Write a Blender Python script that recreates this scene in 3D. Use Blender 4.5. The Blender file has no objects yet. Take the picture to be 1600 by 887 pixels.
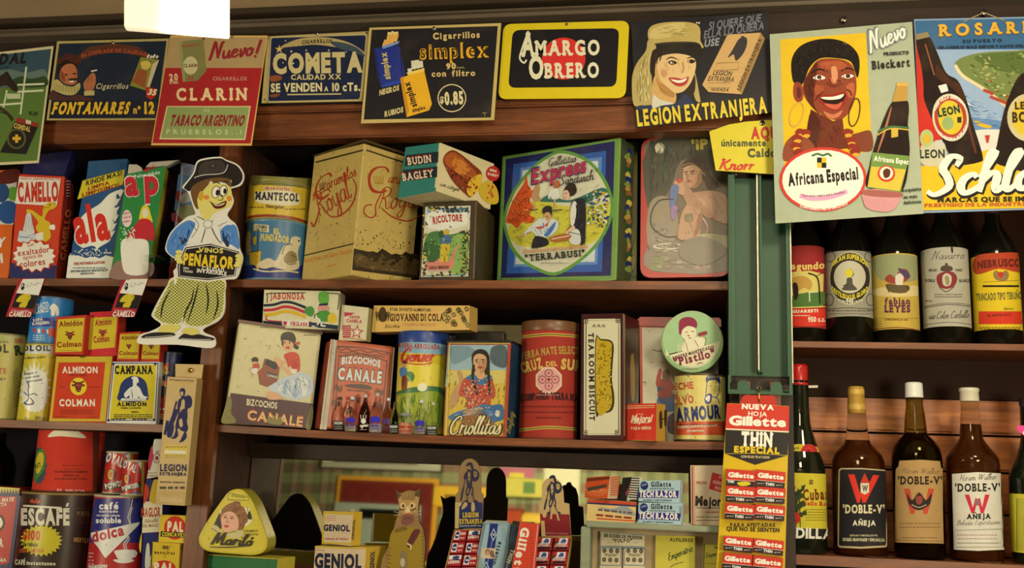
import bpy, bmesh, math, random
from mathutils import Vector as V, Matrix
from mathutils.geometry import tessellate_polygon
random.seed(7)
SC = bpy.context.scene
COL = SC.collection
# ---------------------------------------------------------------- camera, world, lights, exposure
F, CX, CY = 1550.0, 800.0, 443.5
_x = V((9300, 43, -1550)).normalized()
_z = V((297, -8400, 1550)); _z = (_z - _x * _z.dot(_x)).normalized()
_y = _z.cross(_x)
def W(c): return V((_x.dot(c), _y.dot(c), _z.dot(c)))
def RAY(px, py): return W(V(((px - CX) / F, (py - CY) / F, 1)))
FW = RAY(CX, CY)
CAM = -1.78 * FW
CAM.z = 1.5
cd = bpy.data.cameras.new('camera'); cam = bpy.data.objects.new('camera', cd); COL.objects.link(cam)
RT_, DN_ = W(V((1, 0, 0))), W(V((0, 1, 0)))
cam.matrix_world = Matrix(((RT_.x, -DN_.x, -FW.x, CAM.x), (RT_.y, -DN_.y, -FW.y, CAM.y), (RT_.z, -DN_.z, -FW.z, CAM.z), (0, 0, 0, 1)))
cd.sensor_width = 36; cd.lens = F / 1600 * 36; cd.clip_start = .01
cd.dof.use_dof = True; cd.dof.focus_distance = 1.76; cd.dof.aperture_fstop = 8
SC.camera = cam
vs = SC.view_settings
vs.view_transform = 'Standard'; vs.look = 'None'; vs.exposure = .15; vs.gamma = 1.0; vs.use_curve_mapping = False
wd = bpy.data.worlds.new('world'); SC.world = wd; wd.use_nodes = True
wd.node_tree.nodes['Background'].inputs[0].default_value = (1, .75, .42, 1)
wd.node_tree.nodes['Background'].inputs[1].default_value = .05
WARM = (1.0, .82, .54)
def area(name, loc, tgt, size, power, color=WARM, sy=None):
    l = bpy.data.lights.new(name, 'AREA'); l.energy = power; l.color = color; l.size = size
    if sy: l.shape = 'RECTANGLE'; l.size_y = sy
    o = bpy.data.objects.new(name, l); COL.objects.link(o); o.location = loc
    o.rotation_euler = (V(tgt) - V(loc)).to_track_quat('-Z', 'Y').to_euler()
    return o
area('added_front_light', (1.0, -1.35, 1.5), (.4, .1, 1.36), .28, 10)  # added light low in front at the right, not a lamp of the shop
area('ceiling_lamp_light', (.78, -.85, 2.28), (.6, .1, 1.3), .22, 5.5)
area('added_front_light', (-1.55, -1.45, 1.5), (-.5, .1, 1.42), .3, 12)  # added light low in front at the left, no wall lamp there
area('ceiling_lamp_light', (.3, -1.45, 2.1), (-.1, .1, 1.3), .3, 5.5)
area('added_room_light', (-.2, -3.4, 2.28), (-.6, -5, 1.4), 1.0, 140)  # added to brighten the room that the mirror reflects
# ---------------------------------------------------------------- colour and materials
TINT = (1.0, .84, .58); GAIN = 1.0
def lin(h):
    out = []
    for i in (0, 2, 4):
        s = int(h[i:i + 2], 16) / 255
        out.append(s / 12.92 if s < .04045 else ((s + .055) / 1.055) ** 2.4)
    return out
_cc = {}
def col(h):
    if h not in _cc:
        _cc[h] = tuple(min(.86, max(.004, v * GAIN / t)) for v, t in zip(lin(h), TINT)) + (1,)
    return _cc[h]
def nodes(name):
    m = bpy.data.materials.new(name); m.use_nodes = True
    nt = m.node_tree; b = nt.nodes['Principled BSDF']
    return m, nt, b
def N(nt, t, **kw):
    n = nt.nodes.new(t)
    for k, v in kw.items(): setattr(n, k, v)
    return n
def mixc(nt, fac, a, b, mode='MIX'):
    n = N(nt, 'ShaderNodeMix', data_type='RGBA', blend_type=mode)
    for s, v in ((n.inputs[0], fac), (n.inputs[6], a), (n.inputs[7], b)):
        if hasattr(v, 'is_linked'): nt.links.new(v, s)
        elif isinstance(v, (int, float)): s.default_value = v
        else: s.default_value = v
    return n.outputs[2]
def noise(nt, scale, detail=3, vec=None, rough=.6):
    n = N(nt, 'ShaderNodeTexNoise'); n.inputs['Scale'].default_value = scale; n.inputs['Detail'].default_value = detail
    n.inputs['Roughness'].default_value = rough
    if vec is not None: nt.links.new(vec, n.inputs['Vector'])
    return n.outputs[0]
def ramp(nt, fac, *st):
    n = N(nt, 'ShaderNodeValToRGB'); e = n.color_ramp.elements
    while len(e) < len(st): e.new(.5)
    for i, (p, c) in enumerate(st):
        e[i].position = p; e[i].color = (c, c, c, 1) if isinstance(c, (int, float)) else tuple(c) + (1,)
    nt.links.new(fac, n.inputs[0]); return n.outputs[0]
def obco(nt, scale=(1, 1, 1)):
    t = N(nt, 'ShaderNodeTexCoord'); mp = N(nt, 'ShaderNodeMapping'); mp.inputs['Scale'].default_value = scale
    nt.links.new(t.outputs['Object'], mp.inputs[0]); return mp.outputs[0]
_mats = {}
def printed(fin):
    """ink on paper / lithographed tin: colour from the mesh's printed colours, worn by noise"""
    if fin in _mats: return _mats[fin]
    m, nt, b = nodes('printed_' + fin)
    a = N(nt, 'ShaderNodeAttribute', attribute_name='Col'); c = a.outputs[0]
    v = obco(nt)
    rough, spec, wear, rust = dict(paper=(.75, .25, .16, 0), tin=(.36, .5, .16, .62), rust=(.4, .5, .2, .60), gloss=(.22, .5, .08, 0), plastic=(.3, .5, .06, 0), sign=(.42, .4, .14, .7))[fin]
    c = mixc(nt, wear, c, ramp(nt, noise(nt, 45, 5, v), (.3, .35), (.7, 1.0)), 'MULTIPLY')
    c = mixc(nt, ramp(nt, noise(nt, 14, 4, v), (.5, 0.0), (.85, wear * .5)), c, (.45, .36, .2, 1))
    if rust:
        c = mixc(nt, ramp(nt, noise(nt, 95, 6, v, .7), (rust, 0.0), (rust + .05, .8)), c, (.055, .03, .012, 1))
    nt.links.new(c, b.inputs['Base Color'])
    b.inputs['Roughness'].default_value = rough; b.inputs['Specular IOR Level'].default_value = spec
    _mats[fin] = m; return m
def wood(name, c1, c2, sc=(3, 30, 30), rough=.45):
    if name in _mats: return _mats[name]
    m, nt, b = nodes(name); v = obco(nt, sc)
    f = noise(nt, 3.0, 8, v, .65)
    c = ramp(nt, f, (.3, c1), (.55, [(p + q) / 2 for p, q in zip(c1, c2)]), (.72, c2))
    c = mixc(nt, .35, c, ramp(nt, noise(nt, 2.2, 3, obco(nt, (1, 3, 3))), (.3, .3), (.7, 1.0)), 'MULTIPLY')
    nt.links.new(c, b.inputs['Base Color']); b.inputs['Roughness'].default_value = rough
    bp = N(nt, 'ShaderNodeBump'); bp.inputs['Strength'].default_value = .15; nt.links.new(f, bp.inputs['Height']); nt.links.new(bp.outputs[0], b.inputs['Normal'])
    _mats[name] = m; return m
def plain(name, c, rough=.5, metal=0.0, var=.2, sc=25, spec=.5, **kw):
    if name in _mats: return _mats[name]
    m, nt, b = nodes(name)
    cc = mixc(nt, var, tuple(c) + (1,), ramp(nt, noise(nt, sc, 4, obco(nt)), (.3, .2), (.7, 1.0)), 'MULTIPLY')
    nt.links.new(cc, b.inputs['Base Color']); b.inputs['Roughness'].default_value = rough; b.inputs['Metallic'].default_value = metal
    b.inputs['Specular IOR Level'].default_value = spec
    for k, v in kw.items(): b.inputs[k.replace('_', ' ')].default_value = v
    _mats[name] = m; return m
def glassy(name, c, rough=.02, ior=1.4, trans=1.0):
    return plain(name, c, rough, 0, .06, 8, Transmission_Weight=trans, IOR=ior)
# ---------------------------------------------------------------- pixels of the photograph -> points of the place
FR = (0, 0, 1)
def fr(ox=0, oy=0, s=1):
    global FR; FR = (ox, oy, s)
F1 = (0, 0, 3.695); F2 = (400, 0, 3.695); F3 = (760, 0, 3.411); F4 = (1180, 0, 2.464); F5 = (0, 220, 3.857); F6 = (210, 230, 2.686)
G1 = (370, 200, 3.5475); G2 = (760, 200, 3.5475); G3 = (0, 430, 3.4125); G4 = (0, 640, 3.591); G5 = (340, 440, 3.4105); G6 = (680, 440, 3.404)
H1 = (300, 680, 4.284); H2 = (580, 680, 4.285); H3 = (890, 690, 4.504); H4 = (1110, 270, 2.536); H5 = (1110, 590, 2.986); H6 = (1220, 340, 3.284); H7 = (1210, 570, 2.797)
def P(s):
    """'x,y x,y' in the current frame -> photo pixels"""
    if isinstance(s, str):
        s = [tuple(map(float, q.split(','))) for q in s.split()]
    return [(FR[0] + x / FR[2], FR[1] + y / FR[2]) for x, y in s]
def U(px, py, Y):
    d = RAY(px, py); return CAM + d * ((Y - CAM.y) / d.y)
def UZ(px, py, Z):
    d = RAY(px, py); return CAM + d * ((Z - CAM.z) / d.z)
class Plane:
    bend = 0
    def __init__(s, p, n): s.p, s.n = V(p), V(n).normalized()
    def hit(s, px, py, off=0):
        d = RAY(px, py); p = s.p + s.n * off
        return CAM + d * ((p - CAM).dot(s.n) / d.dot(s.n))
class Cyl:
    """upright cylinder (slope k: radius grows by k per metre down from z0)"""
    def __init__(s, c, r, bend=5): s.c, s.r, s.bend = V(c), r, bend
    def hit(s, px, py, off=0):
        d = RAY(px, py); r = s.r + off
        ox, oy = CAM.x - s.c.x, CAM.y - s.c.y
        a = d.x * d.x + d.y * d.y; b = ox * d.x + oy * d.y; c = ox * ox + oy * oy - r * r
        q = b * b - a * c
        if q < 0: return None
        return CAM + d * ((-b - math.sqrt(q)) / a)
# ---------------------------------------------------------------- mesh builder
class MB:
    def __init__(s): s.v, s.f, s.c, s.m, s.sm = [], [], [], [], []
    def add(s, vs, fs, c, mi=0, smooth=False):
        o = len(s.v); s.v += [V(p) for p in vs]
        for f in fs:
            s.f.append([o + i for i in f]); s.c.append(c); s.m.append(mi); s.sm.append(smooth)
    def addbm(s, bm, colf, mi=0, smooth=False):
        bm.normal_update(); bm.verts.index_update(); o = len(s.v)
        s.v += [v.co.copy() for v in bm.verts]
        for f in bm.faces:
            s.f.append([o + v.index for v in f.verts]); s.c.append(colf(f) if callable(colf) else colf); s.m.append(mi); s.sm.append(smooth)
        bm.free()
    def build(s, name, mats, org, parent=None):
        me = bpy.data.meshes.new(name)
        me.from_pydata([p - org for p in s.v], [], s.f)
        at = me.color_attributes.new('Col', 'FLOAT_COLOR', 'CORNER')
        buf = []
        for p, c in zip(me.polygons, s.c): buf += list(c) * p.loop_total
        at.data.foreach_set('color', buf)
        me.polygons.foreach_set('material_index', s.m); me.polygons.foreach_set('use_smooth', s.sm)
        for m in mats: me.materials.append(m)
        me.update()
        o = bpy.data.objects.new(name, me); COL.objects.link(o)
        if parent: o.parent = parent
        else: o.location = org
        return o
class Thing:
    """one thing; parts hang below its root"""
    def __init__(s, name, label, cat, fin='paper', group=None, kind=None):
        s.name, s.label, s.cat, s.group, s.kind = name, label, cat, group, kind
        s.mb = MB(); s.mats = [printed(fin) if isinstance(fin, str) else fin]; s.parts = []; s.org = None; s.faces = {}; s.obj = None
        ALL.append(s); use(s)
    def part(s, name, fin='paper', label=None, under=None):
        p = Part(); p.name, p.label, p.mb, p.mats, p.under = name, label, MB(), [printed(fin) if isinstance(fin, str) else fin], under
        s.parts.append(p); p.t = s; return p
    def mat(s, m): 
        if m not in s.mats: s.mats.append(m)
        return s.mats.index(m)
    def done(s):
        if s.obj: return s.obj
        src = s.mb if s.mb.v else s.parts[0].mb
        if s.org is None:
            xs = [p.x for p in src.v]; ys = [p.y for p in src.v]; zs = [p.z for p in src.v]
            s.org = V(((min(xs) + max(xs)) / 2, (min(ys) + max(ys)) / 2, min(zs)))
        if s.mb.v: o = s.mb.build(s.name, s.mats, s.org)
        else:
            o = bpy.data.objects.new(s.name, None); COL.objects.link(o); o.location = s.org; o.empty_display_size = .03
        if s.label: o['label'] = s.label
        if s.cat: o['category'] = s.cat
        if s.group: o['group'] = s.group
        if s.kind: o['kind'] = s.kind
        s.obj = o
        for p in s.parts:
            par = p.under.obj if p.under else o
            p.obj = p.mb.build(p.name, p.mats, s.org, par)
            if p.label: p.obj['label'] = p.label
        return o
class Part:
    under = None
    def mat(s, m):
        if m not in s.mats: s.mats.append(m)
        return s.mats.index(m)
ALL = []
def finish():
    for t in ALL: t.done()
# ---------------------------------------------------------------- printing on a surface
S = MBC = None; LV = 0; MI = 0; STEP = 2.2e-5; BASE = 8e-5
def use(t, surf=None, base=None):
    global MBC, S, LV, BASE
    MBC = t.mb; LV = 0; BASE = 8e-5 if base is None else base
    if surf is not None: S = surf
def on(surf, base=8e-5):
    global S, LV, BASE
    S = surf; LV = 0; BASE = base
def _put(tris2, c, up=True, jit=False):
    """tris2: triangles in photo pixels"""
    global LV
    if up: LV += 1
    off = BASE + min(LV, 36) * STEP + max(0, LV - 36) * 7e-6
    if S.bend:
        work = list(tris2); out = []
        while work:
            t = work.pop()
            m, i = max((abs(t[i][0] - t[(i + 1) % 3][0]), i) for i in range(3))
            if m > 14 or (m > 1.5 and any(S.hit(p[0], p[1], 0) is None for p in t)):
                a, b, d = t[i], t[(i + 1) % 3], t[(i + 2) % 3]
                q = ((a[0] + b[0]) / 2, (a[1] + b[1]) / 2)
                work += [(a, q, d), (q, b, d)]
            else: out.append(t)
        dth = math.pi / 40; cen = S.c; vs, fs = [], []
        th0 = math.atan2(CAM.y - cen.y, CAM.x - cen.x)
        for j, t in enumerate(out):
            jo = (j // 2 * .618) % 1 * 6e-5 if jit else 0
            w = [S.hit(p[0], p[1], 0) for p in t]
            if any(p is None for p in w): continue
            pl = [((math.atan2(p.y - cen.y, p.x - cen.x) - th0 + math.pi) % (2 * math.pi), p.z) for p in w]
            k0 = int(min(p[0] for p in pl) // dth); k1 = int(max(p[0] for p in pl) // dth)
            for k in range(k0, k1 + 1):
                poly = pl
                for lim, sg in ((k * dth, 1), ((k + 1) * dth, -1)):
                    o = []
                    for a, b in zip(poly, poly[1:] + poly[:1]):
                        da, db = (a[0] - lim) * sg, (b[0] - lim) * sg
                        if da >= 0: o.append(a)
                        if (da > 0 > db) or (da < 0 < db): f = da / (da - db); o.append((lim, a[1] + (b[1] - a[1]) * f))
                    poly = o
                    if len(poly) < 3: break
                if len(poly) < 3: continue
                R = S.r + off + jo; n0 = len(vs); a0, a1 = k * dth, (k + 1) * dth
                A = (math.cos(a0 + th0 - math.pi), math.sin(a0 + th0 - math.pi)); B = (math.cos(a1 + th0 - math.pi), math.sin(a1 + th0 - math.pi))
                for a, z in poly:
                    f = (a - a0) / dth
                    vs.append(V((cen.x + R * (A[0] + (B[0] - A[0]) * f), cen.y + R * (A[1] + (B[1] - A[1]) * f), z)))
                f = list(range(n0, len(vs))); nn = (vs[n0 + 1] - vs[n0]).cross(vs[n0 + 2] - vs[n0])
                if nn.dot(vs[n0] - CAM) > 0: f.reverse()
                fs.append(f)
        MBC.add(vs, fs, col(c) if isinstance(c, str) else c, MI)
        if jit: LV += 3 if LV < 36 else 10
        return
    idx = {}; vs, fs = [], []
    for j, t in enumerate(tris2):
        f = []; jo = (j // 2 * .618) % 1 * 6e-5 if jit else 0
        for p in t:
            k = (round(p[0], 3), round(p[1], 3), jo)
            if k not in idx: idx[k] = len(vs); vs.append(S.hit(p[0], p[1], off + jo))
            f.append(idx[k])
        if len(set(f)) < 3 or any(vs[i] is None for i in f): continue
        n = (vs[f[1]] - vs[f[0]]).cross(vs[f[2]] - vs[f[0]])
        if n.dot(vs[f[0]] - CAM) > 0: f.reverse()
        fs.append(f)
    MBC.add(vs, fs, col(c) if isinstance(c, str) else c, MI)
    if jit: LV += 3 if LV < 36 else 10
def cat(pts, closed, n=5):
    out = []; L = len(pts)
    for i in range(L if closed else L - 1):
        if closed: a, b, c, d = pts[i - 1], pts[i], pts[(i + 1) % L], pts[(i + 2) % L]
        else: a, b, c, d = pts[max(0, i - 1)], pts[i], pts[i + 1], pts[min(L - 1, i + 2)]
        for k in range(n):
            t = k / n
            out.append(tuple(.5 * (2 * b[j] + (c[j] - a[j]) * t + (2 * a[j] - 5 * b[j] + 4 * c[j] - d[j]) * t * t + (3 * b[j] - a[j] - 3 * c[j] + d[j]) * t ** 3) for j in (0, 1)))
    if not closed: out.append(pts[-1])
    return out
def fill(loops, c, up=True):
    vs = [V((x, y, 0)) for l in loops for x, y in l]
    tr = tessellate_polygon([[V((x, y, 0)) for x, y in l] for l in loops])
    _put([tuple((vs[i].x, vs[i].y) for i in t) for t in tr], c, up)
def pg(c, pts): fill([P(pts)], c)                      # straight-edged patch
def bl(c, pts, n=4): fill([cat(P(pts), True, n)], c)     # smooth blob
def oval(cx, cy, rx, ry, rot=0, n=36, a0=0, a1=360):
    r = math.radians(rot); o = []
    for i in range(n + (a1 - a0 < 360)):
        a = math.radians(a0 + (a1 - a0) * i / n); x, y = rx * math.cos(a), ry * math.sin(a)
        o.append((cx + x * math.cos(r) - y * math.sin(r), cy + x * math.sin(r) + y * math.cos(r)))
    return o
def el(c, cx, cy, rx, ry, rot=0, n=28): fill([P(oval(cx, cy, rx, ry, rot, n))], c)
def ring(c, cx, cy, rx, ry, w, rot=0): ln(c, oval(cx, cy, rx, ry, rot, 36), w, closed=True, sm=False)
def rc(c, x0, y0, x1, y1): pg(c, [(x0, y0), (x1, y0), (x1, y1), (x0, y1)])
def rpg(c, pts, r):                                       # patch with rounded corners
    q = P(pts); o = []; r /= FR[2]
    for i in range(len(q)):
        p, a, b = V(q[i]), V(q[i - 1]), V(q[(i + 1) % len(q)]); u = p + (a - p).normalized() * r; w = p + (b - p).normalized() * r
        for k in range(6): s = k / 5; x = u * (1 - s) ** 2 + p * 2 * s * (1 - s) + w * s * s; o.append((x.x, x.y))
    fill([o], c)
def fr4(c, pts, w):                                       # a drawn frame through four corners
    ln(c, pts, w, closed=True, sm=False)
def ribbon(p, w, closed):
    L = len(p); tr = []; prev = None
    if not isinstance(w, (list, tuple)): w = [w] * L
    l, r = [], []
    for i in range(L):
        a = p[i - 1] if (i > 0 or closed) else p[i]; b = p[(i + 1) % L] if (i < L - 1 or closed) else p[i]
        dx, dy = b[0] - a[0], b[1] - a[1]; d = math.hypot(dx, dy) or 1
        m = 1.0
        if 0 < i < L - 1 or closed:
            ux, uy = p[i][0] - a[0], p[i][1] - a[1]; u = math.hypot(ux, uy) or 1
            cs = (ux * dx + uy * dy) / u / d; m = 1 / max(.6, cs)
        h = w[i] / 2 * m
        l.append((p[i][0] - dy / d * h, p[i][1] + dx / d * h)); r.append((p[i][0] + dy / d * h, p[i][1] - dx / d * h))
    for i in range(L if closed else L - 1):
        j = (i + 1) % L
        tr += [(l[i], r[i], r[j]), (l[i], r[j], l[j])]
    return tr
def ln(c, pts, w, closed=False, sm=True, taper=0, n=4):
    p = P(pts)
    if sm and len(p) > 2: p = cat(p, closed, n)
    ww = w / FR[2]
    if taper:
        L = len(p); ww = [ww * (1 - taper + taper * math.sin(math.pi * (i + .3) / (L - .4))) for i in range(L)]
    _put(ribbon(p, ww, closed), c, True, len(p) > 3)
def inside(px, py, poly):
    r = False; j = len(poly) - 1
    for i in range(len(poly)):
        if (poly[i][1] > py) != (poly[j][1] > py) and px < (poly[j][0] - poly[i][0]) * (py - poly[i][1]) / (poly[j][1] - poly[i][1]) + poly[i][0]: r = not r
        j = i
    return r
def dab(cols, pts, n, l, w, ang=0, spread=25, seed=1):
    """short brush marks scattered inside an outline, as in a painted picture"""
    global FR
    rn = random.Random(seed * 77 + n); f = FR; FR = (0, 0, 1); q = [tuple(map(float, p.split(','))) for p in pts.split()]; xs = [p[0] for p in q]; ys = [p[1] for p in q]; FR = f; by = {c: [] for c in cols}; k = 0; t = 0
    while k < n and t < n * 12:
        t += 1; x = rn.uniform(min(xs), max(xs)); y = rn.uniform(min(ys), max(ys))
        if not inside(x, y, q): continue
        k += 1; a = math.radians(ang + rn.uniform(-spread, spread)); L = l * rn.uniform(.5, 1.3) / 2; h = w * rn.uniform(.5, 1.3) / 2; c, s_ = math.cos(a), math.sin(a)
        if not (inside(x + c * L, y + s_ * L, q) and inside(x - c * L, y - s_ * L, q)): continue
        p = P([(x - c * L, y - s_ * L), (x - s_ * h, y + c * h), (x + c * L, y + s_ * L), (x + s_ * h, y - c * h)]); by[cols[k % len(cols)]] += [(p[0], p[1], p[2]), (p[0], p[2], p[3])]
    for c in cols:
        if by[c]: _put(by[c], c, True, True)
# lettering -------------------------------------------------------
CHARS = "ABCDEFGHIJKLMNOPQRSTUVWXYZabcdefghijklmnopqrstuvwxyz0123456789$,.-!'\"/&%()ºª:¡"
GL = {}
def glyphs():
    obs = []
    for w, off in enumerate((0.0, .022, .042, .056)):
        for ch in CHARS:
            c = bpy.data.curves.new('glyph', 'FONT'); c.body = ch; c.offset = off; c.resolution_u = 3
            o = bpy.data.objects.new('glyph', c); COL.objects.link(o); obs.append((w, ch, o))
    bpy.context.view_layer.update(); dg = bpy.context.evaluated_depsgraph_get()
    k = 1 / .682
    for w, ch, o in obs:
        e = o.evaluated_get(dg); m = e.to_mesh()
        vs = [(v.co.x * k, v.co.y * k) for v in m.vertices]; fs = []
        for p in m.polygons:
            i = list(p.vertices); fs += [(i[0], i[j], i[j + 1]) for j in range(1, len(i) - 1)]
        x0 = min(x for x, y in vs); x1 = max(x for x, y in vs)
        GL[w, ch] = ([(x - x0, y) for x, y in vs], fs, x1 - x0); e.to_mesh_clear()
    for w, ch, o in obs:
        c = o.data; bpy.data.objects.remove(o); bpy.data.curves.remove(c)
glyphs()
def accent(ch, base, tick):
    for w in range(4):
        v, f, g = GL[w, base]; top = max(y for x, y in v); k = .05 + .03 * w; n = len(v); m = g / 2
        if base == 'i': v = [(x, y) for x, y in v]
        if tick: q = [(m - .1, top + .1), (m + .02 + k, top + .1), (m + .2 + k, top + .34), (m + .06, top + .34)]
        else: q = [(m - .3, top + .1), (m + .3, top + .14), (m + .3, top + .2 + k), (m - .3, top + .16 + k)]
        GL[w, ch] = (list(v) + q, list(f) + [(n, n + 1, n + 2), (n, n + 2, n + 3)], g)
for a_, b_, t_ in (('Ñ', 'N', 0), ('É', 'E', 1), ('ñ', 'n', 0), ('á', 'a', 1), ('é', 'e', 1), ('í', 'i', 1), ('ó', 'o', 1), ('ú', 'u', 1)): accent(a_, b_, t_)
SER = {'A': ('.1 .9', '.5'), 'B': ('.14', '.14'), 'C': ('', ''), 'D': ('.14', '.14'), 'E': ('.14', '.14'), 'F': ('.15', '.15'), 'G': ('.86', ''), 'H': ('.12 .88', '.12 .88'), 'I': ('.5', '.5'), 'J': ('', '.8'), 'K': ('.13 .88', '.13 .85'), 'L': ('.15', '.15'),
       'M': ('.1 .9', '.1 .9'), 'N': ('.1', '.1 .9'), 'Ñ': ('.1', '.1 .9'), 'O': ('', ''), 'P': ('.14', '.14'), 'R': ('.14 .88', '.14'), 'S': ('', ''), 'T': ('.5', ''), 'U': ('', '.12 .88'), 'V': ('', '.1 .9'), 'W': ('', '.07 .93'), 'X': ('.12 .88', '.12 .88'), 'Y': ('.5', '.1 .9'), 'Z': ('', ''),
       'i': ('.5', ''), 'r': ('.2', ''), 'n': ('.15 .85', ''), 'k': ('.15 .85', ''), 'l': ('.5', '.5'), 'h': ('.15 .85', '.15'), 'm': ('.1 .5 .9', ''), 'p': ('', ''), 't': ('', ''), 'u': ('', ''), 'd': ('', '.8'), 'b': ('', '.2'), '1': ('.6', ''), '2': ('', '')}
SCR = {}
for q in """a|6.4|5,5.2 3.4,6 1.2,4.5 .8,2 2,.2 4,1.2 5.2,5.8 5,1.6 5.8,.1 7,1.4
b|5.6|.4,5 2.6,12 1.8,12.3 1.2,8 .8,1.5 2.2,0 4.4,1.5 4.6,4.6 3,5.8 1.2,4
c|5|4.4,4.8 3.2,6 1.2,4.6 .7,2 2,0 4,.6 5.4,2
d|6.6|5,5.2 3.4,6 1.2,4.5 .8,2 2,.2 4,1.2 5.4,6;6.4,12.3 5.2,4 5.4,.6 6.2,.1 7.2,1.4
e|5|.9,2.6 3.6,3.6 4,5.2 2.8,6 1.2,4.6 .8,2 2.2,0 4,.7 5.4,2.2
g|6.2|5,5.2 3.4,6 1.2,4.5 .8,2 2,.2 4,1.2 5.2,5.8 4.8,-2.5 3.2,-5 1.2,-4.2 2.4,-1.5 6.8,1.8
h|6.4|.3,4.5 2.8,12 1.8,12.2 1.1,6 .8,0;.9,3 3,6 4.6,5 4.6,1.4 5.4,0 6.8,1.6
i|3|1.2,6 .9,1.4 1.8,0 3.2,1.6;1.5,8.8 2,9.3
j|3|1.6,6 1.4,-2.5 .2,-5 -1.6,-4 0,-1.5 3,1.6;1.9,8.8 2.4,9.3
k|6|.4,5 2.8,12 1.8,12.2 1.1,6 .8,0;.9,3 3.8,6 4.4,4.8 2,3.2 4,.4 6,1.4
l|3.2|.4,4 3,11.4 2.2,12.4 1.2,9 .8,2 1.8,0 3.4,1.6
m|9|.6,5.6 1.3,5.6 .9,0;1,3 2.8,6 3.9,5 3.6,0;3.8,3 5.6,6 6.8,5 6.7,1.2 7.6,0 9.2,1.6
n|6.2|.6,5.6 1.3,5.6 .9,0;1,3 3,6 4.3,5 4.2,1.2 5.1,0 6.6,1.6
o|5.6|3.2,5.9 1.4,4.8 .8,2 2.2,0 4.2,1.4 4.4,4.4 3.2,5.9 3.4,4.6 6,4.8
p|6|.6,5.8 1.4,6 .6,-5;1,2.5 3,6 4.8,4.6 4.4,1.2 2.4,0 1,1.4
q|6|5,5.2 3.4,6 1.2,4.5 .8,2 2,.2 4,1.2 5.2,5.8 4.8,-5
r|4.6|.5,5.6 1.4,5.8 .9,0;1,3 2.6,5.8 4.4,5.4
s|4.6|.2,.8 2,3.4 2.8,6.4 3.8,3 3.2,.4 1.2,0 .6,1.2
t|4|2.4,10 1.3,4 1.2,1 2.2,0 4,1.6;.2,6.4 4,6.8
u|6.4|.8,6 .8,2 1.8,.1 3.8,1.4 4.8,6;4.8,6 4.7,1.4 5.6,0 6.8,1.5
v|5.4|.6,5.8 1.6,5 2.2,.2 4.4,3.6 4.4,6 5.8,5.6
w|8|.6,5.8 1,1.6 2,.1 3.8,2 4.2,5.8 4.4,1.4 5.4,.1 7.2,3 7.2,6 8.4,5.6
x|6|.6,5.4 2,5.6 4,.4 5.8,1;5,6 .6,0
y|6.2|.8,6 .8,2.4 1.8,.4 3.8,1.6 4.9,6 4.4,-2.5 2.8,-5 1,-4.2 2.4,-1.5 6.6,1.8
z|5.4|.6,5.4 4.6,5.8 .6,.4 4.8,.2 5.8,1.4
A|9|.2,.6 2,.4 6,12 6.8,12 7.2,1.2 8.4,.2;2.6,4.4 8.4,4.8
B|8|.6,.4 2,.4 2.8,11 1,9.6 4,12.2 7,10.6 5.6,7 3,6.4 6.6,5.6 7,2.4 4.4,.2 1.6,1.6
C|9|7.6,9.6 8,11.6 6,12.3 2.6,9.6 1,5 2.2,.8 5,0 8.2,2.4
E|8|7,10.6 5.6,12.3 3,11.4 2.8,8.4 5.2,6.8 1.8,5.6 .8,2.4 2.8,0 5.6,.4 7.8,2.6
G|9|7.4,9.6 7.6,11.6 5.6,12.3 2.4,9.6 1,5 2.2,.8 5,.6 7,3.4 7.4,5.6 6.6,-2 3,-3
H|10|.6,10.6 2.6,12 2,5 1,.2;8.6,12.2 7,6 7,1 9.4,.8;1.8,5.6 7.6,6.6
K|9.4|.8,11 2.8,12 2,4 1.2,0;8.4,12 6.4,9.6 2,5.6;3.8,7 6,1.4 8,0 9.6,1.6
M|12|.2,.6 1.4,1 3.6,11.6 4.6,11.8 5,1;5,1 8.6,12 9.4,11.6 9.2,1.4 10.4,0 12.2,1.6
N|10|.4,.4 1.6,.8 3.2,11.6 4.2,11.8 7,.4;7,.4 8.4,11.4 10.4,12.4
P|8|2,.2 3.2,11 .8,9 3.4,12.2 7,11 6.6,7 2.6,5.6
R|9|2,.2 3.2,11 .6,9 3.4,12.2 7.2,11 6.6,7.4 2.6,6 5,5.4 6.6,1 8,0 9.2,1.6
S|8|.2,1.4 2.4,0 5.6,2.4 4.6,5.8 3,8.6 4.6,12.2 7,11.4 6.4,9
W|13|.6,11 2,12 2.4,1 6.4,11.6 7,1 11,10.4 12.6,12""".split('\n'):
    ch, w, st = q.split('|')
    SCR[ch] = (float(w), [[tuple(map(float, p.split(','))) for p in k.split()] for k in st.split(';')])
SCR['ó'] = (5.6, SCR['o'][1] + [[(3.2, 8), (4.6, 10)]]); SCR["'"] = (2, [[(.8, 10), (1.2, 12)]]); SCR['é'] = (5, SCR['e'][1] + [[(2.6, 8), (4, 10)]])
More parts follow.
